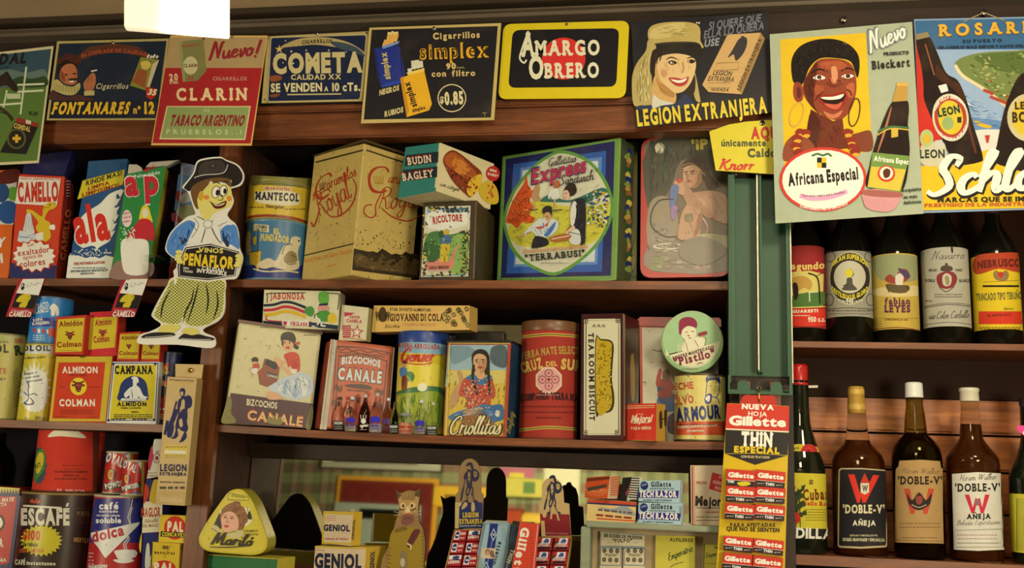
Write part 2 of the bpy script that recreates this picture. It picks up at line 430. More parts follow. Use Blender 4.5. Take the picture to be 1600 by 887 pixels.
def tx(c, s, base, h, st='1', arc=0, sp=.12, lean=0, w=None, bulge=None):
    """lettering along a baseline 'x0,y0 x1,y1' with capital height h; st: 0-3 weight, i slanted, s slab serifs, c brush script (stroke w)"""
    (x0, y0), (x1, y1) = P(base); h = h / FR[2]; arc = arc / FR[2]
    L = math.hypot(x1 - x0, y1 - y0); ux, uy = (x1 - x0) / L, (y1 - y0) / L; vx, vy = uy + lean, -ux
    it = .28 if 'i' in st else 0
    tris = []; pen = 0; items = []
    if 'c' in st:
        for ch in s:
            if ch == ' ': pen += 4; continue
            g = SCR.get(ch)
            if g is None: pen += 4; continue
            items.append((pen, g[1])); pen += g[0]
        sx = L / pen; sy = h / 12; ww = (w or 1.1) * sy
        def mp(x, y):
            X = x * sx + .28 * y * sy; t = min(1, max(0, X / L)); Y = y * sy + arc * 4 * t * (1 - t)
            return (x0 + ux * X + vx * Y, y0 + uy * X + vy * Y)
        for o, strokes in items:
            for k in strokes:
                p = cat([mp(o + x, y) for x, y in k], False, 4)
                n = len(p); tris += ribbon(p, [ww * (.55 + .45 * math.sin(math.pi * (i + 1) / (n + 1))) * (.75 + .5 * abs(p[min(i + 1, n - 1)][1] - p[max(i - 1, 0)][1]) / (math.hypot(p[min(i + 1, n - 1)][0] - p[max(i - 1, 0)][0], p[min(i + 1, n - 1)][1] - p[max(i - 1, 0)][1]) + 1e-6)) for i in range(n)], False)
        _put(tris, c, True, True); return
    wl = next((int(q) for q in st if q.isdigit()), 1)
    for ch in s:
        wt = min(wl, 2) if ch.islower() else wl
        if ch == ' ': pen += .42; continue
        g = GL.get((wt, ch))
        if g is None: pen += .5; continue
        items.append((pen, ch, g)); pen += g[2] + sp + (.14 if 's' in st else 0)
    tot = pen - sp - (.14 if 's' in st else 0); sx = L / tot; sy = h
    def mp(x, y):
        t = min(1, max(0, x / tot)); k = 1 + (bulge or 0) * 4 * t * (1 - t)
        X = x * sx + it * y * sy; Y = y * sy * k + arc * 4 * t * (1 - t)
        return (x0 + ux * X + vx * Y, y0 + uy * X + vy * Y)
    ser = []
    for o, ch, (vs, fs, gw) in items:
        q = [mp(o + x, y) for x, y in vs]; tris += [tuple(q[i] for i in f) for f in fs]
        if 's' in st:
            k = SER.get(ch)
            if k:
                sw = .17; sh = .1 + .02 * wl; xh = 1 if ch.isupper() or ch in 'lhkdb1' else .66
                for xs, yy in ((k[0], 0), (k[1], xh - sh)):
                    for f in xs.split():
                        X = o + float(f) * gw; a, b, d, e = mp(X - sw - .04, yy), mp(X + sw + .04, yy), mp(X + sw + .04, yy + sh), mp(X - sw - .04, yy + sh)
                        ser += [(a, b, d), (a, d, e)]
    _put(tris, c, True, wl > 2)
    if ser: _put(ser, c, True, True)
def para(c, x0, y0, x1, y1, rows, h, seed=1, ragged=0, dy=0):
    """small print: rows of dashes too fine to read"""
    rn = random.Random(seed)
    for k in range(rows):
        y = y0 + (y1 - y0) * (k / max(1, rows - 1)); a = x0 + ragged * rn.random() * (x1 - x0) * .5; b = x1 - ragged * rn.random() * (x1 - x0) * .5
        tr = []; x = a
        while x < b:
            w = min(b - x, h * rn.uniform(1.2, 4)); s = dy * (x - x0) / (x1 - x0); s2 = dy * (x + w - x0) / (x1 - x0)
            q = P([(x, y + s), (x + w, y + s2), (x + w, y + s2 + h), (x, y + s + h)]); tr += [(q[0], q[1], q[2]), (q[0], q[2], q[3])]; x += w + h * .8
        _put(tr, c, k == 0)
# ---------------------------------------------------------------- solids
def poly_prism(mb, front, depthv, cf, cs, bev=.0012, mi=0, seg=2):
    """front: world points seen counter-clockwise or not; swept along depthv"""
    bm = bmesh.new(); a = [bm.verts.new(p) for p in front]; b = [bm.verts.new(p + depthv) for p in front]; n = len(front)
    bm.faces.new(a); bm.faces.new(b[::-1])
    for i in range(n): bm.faces.new((a[i], b[i], b[(i + 1) % n], a[(i + 1) % n]))
    bmesh.ops.recalc_face_normals(bm, faces=bm.faces[:])
    if bev:
        bmesh.ops.bevel(bm, geom=bm.edges[:] if n < 9 else [e for e in bm.edges if len(e.link_faces) == 2 and e.calc_face_angle(0) > .8], offset=bev, segments=seg, affect='EDGES', profile=.6)
    nn = -depthv.normalized()
    mb.addbm(bm, lambda f: cf if f.normal.dot(nn) > .9 else cs, mi)
def box(t, quad, Y, depth, front, side, yaw=0, z=None, bev=.0012, anchor=None, mi=0):
    """a carton or tin: front face through four photo points (bottom-left, bottom-right, top-right, top-left) at depth Y, turned by yaw degrees"""
    q = P(quad); a = math.radians(yaw); n = V((math.sin(a), -math.cos(a), 0))
    ap = anchor if anchor is not None else ((q[0][0] + q[1][0]) / 2, (q[0][1] + q[1][1]) / 2)
    pl = Plane(U(ap[0], ap[1], Y), n)
    c = [pl.hit(*p) for p in q]
    if z is not None:
        for i in (0, 1):
            tp = c[3 - i]; k = (z - c[i].z) / (tp.z - c[i].z); c[i] = c[i] + (tp - c[i]) * k
    d = -n * depth
    cf, cs = (col(front) if isinstance(front, str) else front), (col(side) if isinstance(side, str) else side)
    poly_prism(t.mb, c, d, cf, cs, bev, mi)
    t.front = pl; t.c = c; t.n = n
    rt = V(((c[1] - c[0]).x, (c[1] - c[0]).y, 0)); nr = (c[2] - c[1]).cross(d); nl = (c[3] - c[0]).cross(d)
    t.right = Plane(c[1], nr if nr.dot(rt) > 0 else -nr); t.left = Plane(c[0], nl if nl.dot(rt) < 0 else -nl); t.top = max(p.z for p in c)
    on(pl)
    return t
def lathe(mb, c, prof, cf, seg=48, mi=0, smooth=True, cap=True, hz=V((0, 0, 1))):
    """prof: (radius, z) bottom to top, about the upright axis through c"""
    rings = []; vs = []
    for r, z in prof:
        rings.append(len(vs))
        for k in range(seg):
            a = 2 * math.pi * k / seg; vs.append(V((c.x + r * math.cos(a), c.y + r * math.sin(a), z)))
    fs = []; 
    for i in range(len(prof) - 1):
        for k in range(seg):
            fs.append((rings[i] + k, rings[i] + (k + 1) % seg, rings[i + 1] + (k + 1) % seg, rings[i + 1] + k))
    cc = cf if isinstance(cf, tuple) else col(cf)
    mb.add(vs, fs, cc, mi, smooth)
    if cap:
        mb.add([vs[k] for k in range(seg)], [tuple(range(seg))[::-1]], cc, mi); mb.add([vs[rings[-1] + k] for k in range(seg)], [tuple(range(seg))], cc, mi)
def can(t, xl, xr, yb, yt, Y, body, z=None, rim=None, lid=None, lidh=0, yc=None, front=True):
    """a round tin: left and right silhouettes and base/top rows in the current frame; Y is the depth of its nearest side; returns after printing is set on its wall"""
    (xl, yb), (xr, yt) = P([(xl, yb), (xr, yt)]); xm = (xl + xr) / 2
    w = (U(xr, yb, Y) - U(xl, yb, Y)).length / 2 * 1.02
    c = U(xm, yb, Y + w); r = (U(xr, yb, Y + w) - U(xl, yb, Y + w)).length / 2 * .985
    zb = z if z is not None else U(xm, yb, Y).z
    zt = U((xl + xr) / 2, yt, Y).z
    t.ctr, t.r, t.top, t.zb = c, r, zt, zb
    rm = rim or body
    if lid: 
        t.lidz = zt - lidh
    lathe(t.mb, c, [(r * .97, zb), (r * 1.012, zb + .0006), (r * 1.012, zb + .003), (r, zb + .0042), (r, zt - .0042), (r * 1.012, zt - .003), (r * 1.012, zt - .0006), (r * .985, zt), (r * .96, zt - .002)], rm)
    lathe(t.mb, c, [(r * 1.0008, zb + .004), (r * 1.0008, zt - .004)], body, cap=False)
    on(Cyl(c, r * 1.0008)); return t
def stripe(mb, ctr, r, z0, z1, c, off=.0005, seg=48):
    lathe(mb, ctr, [(r + off, z0), (r + off, z1)], c, seg, cap=False)
def bx(mb, lo, hi, c, bev=.002, mi=0):
    bm = bmesh.new(); bmesh.ops.create_cube(bm, size=1)
    for v in bm.verts: v.co = V([lo[i] + (v.co[i] + .5) * (hi[i] - lo[i]) for i in range(3)])
    if bev: bmesh.ops.bevel(bm, geom=bm.edges[:], offset=bev, segments=2, affect='EDGES')
    mb.addbm(bm, c if isinstance(c, tuple) else col(c), mi)
def tube(mb, pts, r, c, mi=0, seg=10):
    pts = [V(p) for p in pts]; vs = []; fs = []
    for i, p in enumerate(pts):
        d = (pts[min(i + 1, len(pts) - 1)] - pts[max(0, i - 1)]).normalized()
        a = d.orthogonal().normalized() if i == 0 else (a - d * a.dot(d)).normalized(); b = d.cross(a)
        for k in range(seg): t_ = 2 * math.pi * k / seg; vs.append(p + (a * math.cos(t_) + b * math.sin(t_)) * r)
    for i in range(len(pts) - 1):
        for k in range(seg): fs.append((i * seg + k, i * seg + (k + 1) % seg, (i + 1) * seg + (k + 1) % seg, (i + 1) * seg + k))
    fs += [tuple(range(seg))[::-1], tuple(range((len(pts) - 1) * seg, len(pts) * seg))]
    mb.add(vs, fs, c if isinstance(c, tuple) else col(c), mi, True)
def nail(t, x, y, Y, r=.0035, name='nail'):
    """a round-headed nail through a sign, at a photo point"""
    (px, py), = P([(x, y)]); p = U(px, py, Y); q = t.part(name, CHROME)
    vs = []; fs = []; n = 14
    for k, (rr, o) in enumerate(((1, 0), (.95, .0012), (.65, .0024), (.25, .003))):
        for i in range(n): a = 2 * math.pi * i / n; vs.append(p + V((math.cos(a) * r * rr, -o, math.sin(a) * r * rr)))
    for k in range(3):
        for i in range(n): fs.append((k * n + i, k * n + (i + 1) % n, (k + 1) * n + (i + 1) % n, (k + 1) * n + i))
    fs += [tuple(range(n)), tuple(range(3 * n, 4 * n))[::-1]]
    q.mb.add(vs, fs, (1, 1, 1, 1), 0, True); return q
def plate(t, quad, Y, back, thick=.0016, yaw=0, lean=0, mi=0, anchor=None, rnd=0, edge=None):
    """a flat printed sign or card with its own thickness; quad = outline in the current frame"""
    q = P(quad); a = math.radians(yaw); b = math.radians(lean)
    n = V((math.sin(a) * math.cos(b), -math.cos(a) * math.cos(b), math.sin(b)))
    ap = anchor or (sum(p[0] for p in q) / len(q), sum(p[1] for p in q) / len(q))
    pl = Plane(U(ap[0], ap[1], Y), n); c = [pl.hit(*p) for p in q]
    if rnd:
        c2 = []
        for i in range(len(c)):
            p, l, r = c[i], c[i - 1], c[(i + 1) % len(c)]; u = (l - p).normalized() * rnd; w = (r - p).normalized() * rnd
            for k in range(7): s = k / 6; c2.append(p + u * (1 - s) ** 2 + w * s * s)
        c = c2
    cc = col(back); poly_prism(t.mb, c, -n * thick, cc, col(edge or back), 0, mi)
    t.front = pl; t.c = c; t.n = n; on(pl); return t
CHROME = plain('chrome', (.75, .73, .68), .22, 1.0, .15)
BRASS = plain('brass', (.75, .52, .16), .3, 1.0, .2)
# ---------------------------------------------------------------- the room and the built-in shelving
def ZP(x, y, Y=0): return U(x, y, Y).z
def XP(x, y, Y=0): return U(x, y, Y).x
WOOD = wood('shelf_wood', (.085, .023, .007), (.29, .092, .026))
WOODD = wood('dark_wood', (.010, .004, .003), (.036, .014, .007), rough=.6)
PLANK = wood('plank_wood', (.20, .05, .012), (.62, .215, .052), (2.5, 30, 26))
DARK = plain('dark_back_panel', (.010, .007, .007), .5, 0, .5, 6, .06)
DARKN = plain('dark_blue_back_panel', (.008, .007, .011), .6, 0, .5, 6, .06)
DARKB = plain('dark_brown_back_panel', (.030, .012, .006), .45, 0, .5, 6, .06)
CEIL = plain('ceiling_paint', (.50, .40, .25), .8, 0, .15, 3)
GREY = plain('grey_moulding', (.13, .11, .085), .4, 0, .25, 8)
FLOORM = wood('floor_boards', (.05, .02, .01), (.14, .06, .03), (8, 1, 8))
WALLM = plain('room_wall_paint', (.42, .36, .22), .8, 0, .15, 4)
WH = (1, 1, 1, 1)
ZU = ZP(600, 437); ZL = ZP(120, 659); ZR = ZP(1420, 535); ZRB = ZP(1400, 873.5); ZB = ZP(700, 908); ZLB = ZP(120, 903)
Xa, Xb = XP(310, 670), XP(1130, 689); Za, Zb = ZP(310, 661), ZP(1130, 690)
def ZS(x): t = (x - Xa) / (Xb - Xa); return Za + (Zb - Za) * t - .007 * 4 * t * (1 - t)
def ZSP(px): return ZS(XP(px, 680, .01))
XPL, XPR = XP(303, 690), XP(336, 690); XQL, XQR = XP(1141, 560), XP(1238, 560)
XL, XR = -1.75, 1.45
XW = -4.2
def struct(name, boxes, m, label=None, cat=None, bev=.001, kind='structure'):
    t = Thing(name, label, cat, m, kind=kind)
    for lo, hi in boxes: bx(t.mb, lo, hi, WH, bev)
    return t
ZC = ZP(600, 20, -.03); ZG = ZP(800, 33, -.03); ZM1 = ZP(600, 160, -.03); ZM2 = ZP(600, 211, -.03)
struct('floor', [((XW, -5.2, -.05), (XR, .5, 0))], FLOORM, bev=0)
struct('ceiling', [((XW, -5.2, ZC), (XR, .5, ZC + .05))], CEIL, bev=0)
struct('wall_left', [((XW - .05, -5.2, 0), (XW, .5, ZC))], WALLM, bev=0)
struct('wall_right', [((XR, -5.2, 0), (XR + .05, .5, ZC))], WALLM, bev=0)
struct('wall_rear', [((XW, -5.25, 0), (XR, -5.2, ZC))], WALLM, bev=0)
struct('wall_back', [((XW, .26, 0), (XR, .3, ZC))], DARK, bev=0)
struct('trim_1', [((XL, -.05, ZG), (XR, .26, ZC - .012)), ((XL, -.062, ZG + (ZC - ZG) * .25), (XR, -.05, ZG + (ZC - ZG) * .36))], GREY)
struct('trim_2', [((XL, -.075, ZC - .012), (XR, .26, ZC))], plain('dark_gap', (.03, .02, .012), .6))
struct('trim_3', [((XL, -.02, ZM1), (XR, .0, ZG))], WOODD)
struct('trim_4', [((XL, -.03, ZM1 - (ZM1 - ZM2) * .22), (XR, .0, ZM1)), ((XL, -.022, ZM2), (XR, .02, ZM1 - (ZM1 - ZM2) * .22))], WOOD, bev=.003)
for i, (x0, x1) in enumerate(((-.74, -.73), (-1.28, -1.272), (.30, .308))):
    struct('trim_%d' % (5 + i), [((x0, -4.5, ZC - .002), (x1, -.08, ZC + .001))], GREY, bev=0)
struct('trim_8', [((XPL + .001, .012, .3), (XPR - .0005, .24, ZM2 + .01))], wood('upright_wood_shaded', (.018, .006, .003), (.075, .024, .009), (30, 30, 3), .7))  # post behind its front, darkened in colour to stand for shade
struct('trim_15', [((XPL, -.005, .3), (XPR, .012, ZM2 + .01))], wood('upright_wood_lit', (.07, .02, .006), (.26, .085, .024), (30, 30, 3)))  # front slat in a brighter copy of the wood, painting the lit edge
struct('trim_9', [((XQL, -.004, .3), (XQR, .24, ZM2 + .01))], wood('post_wood', (.008, .004, .003), (.025, .010, .006), (3, 30, 4), .6))
E_ = .0003
struct('shelf_board', [((XL, 0, ZU - .014), (XPL - E_, .25, ZU))], WOOD, 'upper left wooden shelf carrying the washing powder bags', 'shelf', kind=None)
struct('shelf_board', [((XPR + E_, 0, ZU - .015), (XQL - E_, .25, ZU))], WOOD, 'upper middle wooden shelf carrying the rusty sweets tin and the picnic tin', 'shelf', kind=None)
struct('shelf_board', [((XL, 0, ZL - .014), (XPL - E_, .25, ZL))], WOOD, 'lower left wooden shelf under the yellow and red starch boxes', 'shelf', kind=None)
struct('shelf_board', [((XQR + E_, 0, ZR - .0105), (XR, .2, ZR))], WOOD, 'upper right wooden shelf carrying five wine bottles', 'shelf', kind=None)
struct('shelf_board', [((XQR + E_, 0, ZRB - .016), (XR, .2, ZRB))], WOOD, 'lower right wooden shelf carrying the whisky bottles', 'shelf', kind=None)
t = Thing('shelf_board', 'middle wooden shelf carrying biscuit tins and miniature bottles', 'shelf', WOOD)
n = 32; vs = []; fs = []
for i in range(n + 1):
    x = Xa_ = XPR + E_ + (XQL - XPR - 2 * E_) * i / n; z = ZS(x)
    vs += [V((x, 0, z - .013)), V((x, 0, z)), V((x, .225, z)), V((x, .225, z - .013))]
for i in range(n):
    for k in range(4): fs.append((i * 4 + k, (i + 1) * 4 + k, (i + 1) * 4 + (k + 1) % 4, i * 4 + (k + 1) % 4))
fs += [(0, 1, 2, 3), (n * 4 + 3, n * 4 + 2, n * 4 + 1, n * 4)]
t.mb.add(vs, fs, WH)
struct('trim_10', [((XL, 0, ZLB - .015), (XPL - E_, .25, ZLB)), ((XPR + E_, -.07, ZB - .015), (XQL - E_, .24, ZB))], WOOD)
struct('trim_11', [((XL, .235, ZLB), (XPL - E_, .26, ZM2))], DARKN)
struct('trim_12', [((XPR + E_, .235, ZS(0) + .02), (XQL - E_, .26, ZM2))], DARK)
ZMT = ZP(800, 728, .148)
struct('trim_13', [((XPR + E_, .148, ZMT), (XQL - E_, .168, ZMT + .10 if ZMT + .1 < ZS(0) - .02 else ZS(0) - .02))], WOODD)
# right compartment: dark upper back, horizontal boards below
zt = ZP(1450, 622, .15)
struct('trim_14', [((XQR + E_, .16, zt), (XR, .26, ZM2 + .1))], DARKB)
b = [zt, ZP(1450, 678, .15), ZP(1450, 735, .15), ZP(1450, 800, .15), ZRB + .0005]
struct('wall_right_boards', [((XQR + E_, .15, b[i + 1] + .002), (XR, .2, b[i] - .002)) for i in range(4)], PLANK, bev=.004)
# mirror behind the lowest middle shelf
MT = 3.0; mn = V((0, -math.cos(math.radians(MT)), math.sin(math.radians(MT)))); mp0 = V((0, .165, ZMT))
MIRM = plain('mirror_silver', (.62, .62, .56), .025, 1.0, 0)
t = Thing('mirror', 'mirror at the back of the lowest middle shelf', 'mirror', MIRM)
h = ZMT - ZB + .02; up = V((0, math.sin(math.radians(MT)), math.cos(math.radians(MT)))); a = mp0 + up * .02
poly_prism(t.mb, [V((XPR + .002, a.y, a.z)) - up * h, V((XQL - .002, a.y, a.z)) - up * h, V((XQL - .002, a.y, a.z)), V((XPR + .002, a.y, a.z))], -mn * .004, WH, WH, 0)
def UM(px, py, Y):
    """where a sight line through the photo point lands on the plane at depth Y after the mirror"""
    d = RAY(px, py); q = CAM + d * ((mp0 - CAM).dot(mn) / d.dot(mn)); r = d - mn * 2 * d.dot(mn)
    return q + r * ((Y - q.y) / r.y)
# what hangs on the far side of the room, seen only in the mirror
def wallpic(name, label, cat, x0, y0, x1, y1, Y, frame, inner, extra=()):
    a, b = UM(x0, y0, Y), UM(x1, y1, Y); lo, hi = (min(a.x, b.x), min(a.z, b.z)), (max(a.x, b.x), max(a.z, b.z)); w = hi[0] - lo[0]; h = hi[1] - lo[1]
    t = Thing(name, label, cat, 'paper')
    bx(t.mb, (lo[0], Y - .03, lo[1]), (hi[0], Y, hi[1]), frame, .004)
    bx(t.mb, (lo[0] + .05 * h, Y - .02, lo[1] + .05 * h), (hi[0] - .05 * h, Y + .003, hi[1] - .05 * h), inner, 0)
    for (u0, v0, u1, v1, c) in extra:
        bx(t.mb, (hi[0] - u1 * w, Y, lo[1] + v0 * h), (hi[0] - u0 * w, Y + .006, lo[1] + v1 * h), c, 0)
YR = -5.15
wallpic('wall_poster', 'pale poster with a dark frame reflected under the middle shelf', 'poster', 505, 690, 690, 738, YR, '2a1c10', 'b9b489', ((.1, .5, .9, .8, '9a3a2a'), (.2, .25, .9, .35, '5a4a3a')))
wallpic('wall_poster', 'orange framed dark red poster reflected in the mirror', 'poster', 528, 742, 676, 884, YR, 'd99a25', '6e1f16', ((.15, .1, 1.0, .68, '9fa886'), (.25, .5, .75, .62, 'b83a2e')))
wallpic('wall_poster', 'yellow poster with a dark round head reflected behind the paper soldiers', 'poster', 812, 800, 880, 884, YR, 'c79a2a', 'd8b03a', ((.3, .3, .8, .8, '7a4a25'),))
wallpic('wall_poster', 'amber sign reflected between the cat and the first paper soldier', 'poster', 676, 758, 775, 795, YR, 'd9a020', 'e0b02a', ((.2, .3, .8, .6, '8a6a20'),))
wallpic('wall_poster', 'pink and grey sign reflected above the blue razor packs', 'poster', 780, 728, 835, 762, YR, '8a8a80', 'b8646a', ((.3, .2, .7, .7, 'd8c040'),))
wallpic('wall_poster', 'small green and yellow sign reflected left of the red soldier card', 'poster', 788, 745, 848, 778, YR + .04, '8a8a3a', 'c7b84a', ((.2, .2, .5, .8, '5a7a3a'),))
wallpic('wall_poster', 'cream hanging sign reflected behind the red soldier card', 'poster', 850, 722, 905, 790, YR, 'c9c08a', 'd6cc96', ((.2, .1, .8, .3, 'a0522d'),))
wallpic('wall_poster', 'red sign reflected low between the razor box and the soldier card', 'poster', 765, 792, 815, 884, YR, '7a2a18', 'a8401f')
t = Thing('checked_curtain', 'checked curtain reflected in the mirror beside the wooden post', 'curtain', 'paper')
for i in range(62):
    u0 = 415 + 11.7 * i; u1 = u0 + 11.7; a, b = UM(u0, 690, YR - .03), UM(u1, 887, YR - .03)
    for k in range(12):
        z0 = b.z + (a.z - b.z) * k / 12; z1 = b.z + (a.z - b.z) * (k + 1) / 12; y0 = YR - .03 + .008 * math.sin(i * 1.6); y1 = YR - .03 + .008 * math.sin(i * 1.6 + 1.6)
        c = ('8f8f5a', '767a4a', '8a6a4c', '5f5a38')[(i % 2) + 2 * (k % 2)]
        t.mb.add([(a.x, y0, z0), (b.x, y1, z0), (b.x, y1, z1), (a.x, y0, z1)], [(0, 1, 2, 3)], col(c))
# ceiling lamp: a flat frosted glass box shade
t = Thing('ceiling_lamp', '', 'lamp', plain('lamp_metal', (.5, .48, .42), .4, .6))
t.label = 'white glowing rectangular ceiling lamp hanging above the red tobacco sign'
EM = bpy.data.materials.new('lamp_glass'); EM.use_nodes = True; nt = EM.node_tree; b = nt.nodes['Principled BSDF']
tcn = N(nt, 'ShaderNodeTexCoord'); sx_ = N(nt, 'ShaderNodeSeparateXYZ'); nt.links.new(tcn.outputs['Generated'], sx_.inputs[0])
nt.links.new(ramp(nt, sx_.outputs[0], (.0, .55), (.36, .62), (.5, 1.9), (.95, 2.2), (1.0, 1.2)), b.inputs['Emission Strength'])
b.inputs['Base Color'].default_value = (.9, .85, .7, 1); b.inputs['Roughness'].default_value = .3
b.inputs['Emission Color'].default_value = (1, .90, .62, 1)
p = t.part('lamp_shade', EM, 'frosted white glowing shade')
fr(); p.mb = MB(); p.mb2 = None
_q = P('193,42 357,55 357,-60 193,-78'); _n = V((math.sin(.3), -math.cos(.3), 0)); _pl = Plane(U(275, 48, -.5), _n); _c = [_pl.hit(*q) for q in _q]
poly_prism(p.mb, _c, -_n * .016, WH, WH, .004)
_m = (_c[2] + _c[3]) / 2 - _n * .008
tube(t.mb, [_m - V((0, 0, .01)), V((_m.x, _m.y, ZC - .01))], .008, WH); lathe(t.mb, _m, [(.05, ZC - .02), (.05, ZC)], WH, 20)
bx(t.mb, (_m.x - .06, _m.y - .015, _m.z - .02), (_m.x + .06, _m.y + .015, _m.z + .006), WH, .003)
# ---------------------------------------------------------------- the row of advertising signs along the top
YS = -.045
def sign(label, frame, quad, Y=YS, edge='cfc08a', back='cfc08a', fin='sign', cat='sign', name='advertising_sign', **k):
    t = Thing(name, label, cat, fin); fr(*frame); plate(t, quad, Y, back, edge=edge, **k); t.Y = Y; return t
# horse race tobacco sign, cut by the left edge
t = sign('green horse racing cigarette sign cut off by the left edge of the picture', F1, '-260,965 222,940 308,265 -220,325')
pg('55702c', '-250,950 214,926 296,282 -214,340'); pg('2f4b50', '-225,520 266,490 296,282 -214,340')
bl('5d7062', '-30,420 60,400 150,420 255,400 262,470 120,490 -40,500'); bl('23401d', '60,470 120,440 180,455 262,440 262,500 60,500')
tx('0f1413', 'CONDAL', '-190,380 150,362', 56, '3i'); tx('1b2a24', 'CIGARRILLOS', '-120,402 48,396', 14, '2')
for p in ('100,490 256,484', '100,530 250,522', '0,605 130,595'): ln('cfd0a0', p, 11, sm=False)
for p in ('152,385 118,660', '40,520 20,620'): ln('c9cba0', p, 10, sm=False)
rc('b9bf8a', 40, 540, 118, 570)
bl('2a1c16', '-20,455 20,425 40,412 60,440 85,480 105,515 95,530 70,520 40,495 0,500 -30,505'); ln('0f0c0a', '40,420 60,470 90,500', 5)
ln('3a2418', '-10,620 40,650 75,690', 14); ln('141414', '0,645 40,660 70,700', 6)
pg('151613', '90,700 222,722 150,890 0,880'); pg('8c2c1c', '100,676 222,712 222,735 90,705'); pg('c9c39a', '150,690 180,698 178,718 148,712')
el('5b5430', 95, 800, 55, 60); el('1c1a14', 95, 800, 44, 50); pg('d6a52a', '88,776 104,776 104,824 88,824'); pg('d6a52a', '72,790 120,790 120,808 72,808')
tx('d6b04a', 'CONDAL', '78,735 172,760', 26, '2'); tx('2a2f1c', '0,35', '165,660 215,668', 20, '2')
nail(t, -60, 320, t.Y)
# Fontanares
t = sign('dark blue cigarette sign with a smoking moustached gentleman in a ruff', F1, '268,694 910,692 978,222 330,238', edge='a08e4e', back='b29f58')
pg('122130', '282,684 902,682 962,236 342,252')
pg('0b1a2a', '284,684 902,682 918,575 298,578')
pg('5a2c1a', '440,330 520,270 660,250 800,270 880,330 870,350 790,318 660,300 540,320 452,352'); tx('a84a2c', 'Su COFRADE DE CALIDAD', '470,332 850,326', 20, '2', arc=26)
bl('1d1410', '330,410 345,360 390,340 440,340 455,370 430,400 350,430'); bl('4a2016', '330,350 380,312 440,318 470,350 440,370 380,345 340,372')
bl('b5683f', '352,400 380,372 420,370 442,400 446,440 440,478 410,490 370,480 345,450'); bl('8a4426', '352,410 372,430 376,470 352,456')
bl('1a100c', '372,432 388,425 386,436'); bl('1a100c', '415,425 440,420 436,430'); bl('24130c', '392,458 424,450 446,452 440,464 410,466'); pg('e8dcc0', '398,468 428,464 424,474 404,476')
bl('b5683f', '418,430 432,442 424,452 412,446')
bl('b9a860', '300,480 330,458 370,490 420,500 458,478 462,510 430,545 380,548 330,530 302,512'); 
for k in range(9): ln('7d6c34', [(312 + k * 17, 478 + k * 3 + (k < 5) * 4), (318 + k * 16, 520 + k * 2)], 3, sm=False)
bl('4b2b22', '284,575 302,520 340,545 400,560 440,545 500,560 545,580 420,580'); bl('b06a40', '490,520 482,480 500,455 520,430 540,420 552,440 552,480 530,525'); ln('7d4424', '512,440 508,480', 4); ln('7d4424', '530,434 526,474', 4)
ln('e8e0c4', '525,412 560,404', 7, sm=False); pg('bfae66', '486,525 545,522 545,550 486,552')
pg('8a8430', '812,330 918,345 856,526 750,494'); pg('9a5228', '762,470 800,395 850,410 838,510'); pg('4f6b3a', '800,385 830,345 875,352 856,405')
bl('d8b850', '815,360 850,350 872,372 850,402 818,392'); pg('c9b98a', '880,370 918,345 856,526 842,520')
for k in range(4): ln('d9d2b0', [(850 + 17 * k, 335), (862 + 17 * k, 314 + (k % 2) * 8)], 11, sm=False)
tx('c7b98a', 'Cigarrillos', '552,512 738,512', 30, 'i1', sp=.2); pg('b5281c', '842,500 906,512 900,552 872,578 844,558'); tx('f0dfa8', '35', '850,545 898,550', 32, '2i')
tx('e8b42a', 'FONTANARES', '298,656 740,654', 62, '3is'); tx('e8b42a', 'nº', '770,654 812,654', 40, '2'); tx('e8b42a', '12', '834,654 892,653', 62, '3s')
nail(t, 650, 248, t.Y)
# Clarin
t = sign('red and tan tobacco sign with a green lettered panel', F1, '872,838 1452,840 1545,205 985,205', edge='d9a24e', back='d9ad55', Y=-.048)
pg('b0905a', '980,215 1538,215 1514,392 955,392'); pg('a81f22', '955,392 1514,392 1446,828 880,826')
pg('7f7a42', '1030,240 1175,225 1192,410 1140,465 1056,472'); pg('8f9458', '1030,240 1050,235 1070,470 1056,472'); el('c9bd80', 1100, 378, 42, 52); tx('6b2a20', 'CLARIN', '1060,388 1140,386', 18, '2'); tx('a83a2c', '20', '1085,460 1118,458', 18, '2'); tx('a83a2c', 'CIGARRILLOS', '1048,275 1150,262', 13, '2')
tx('8f1f26', 'Nuevo', '1200,345 1460,318', 88, 'c', w=2.0); ln('8f1f26', '1508,228 1480,310', 17, sm=False); el('8f1f26', 1474, 325, 9, 8)
tx('e6c68a', '20', '978,465 1028,462', 36, '2s'); tx('e6c68a', 'ETES', '980,484 1028,482', 14, '2')
tx('c78a6a', 'CIGARRILLOS', '1228,464 1425,464', 20, '1'); tx('ecc98a', 'CLARIN', '1018,578 1424,576', 66, '2s', sp=.3)
pg('dcc384', '962,612 1448,612 1416,808 920,804'); pg('8f9c56', '968,618 1440,618 1410,800 928,796')
tx('b9b87a', 'DE', '1176,645 1212,645', 16, '2'); tx('8c1f26', 'TABACO ARGENTINO', '978,722 1404,724', 56, '3i'); tx('bfc080', 'PRUEBELOS..!', '960,772 1396,776', 26, '2', sp=.6)
for x, y in ((1178, 225), (1342, 216)): nail(t, x, y, t.Y, .003)
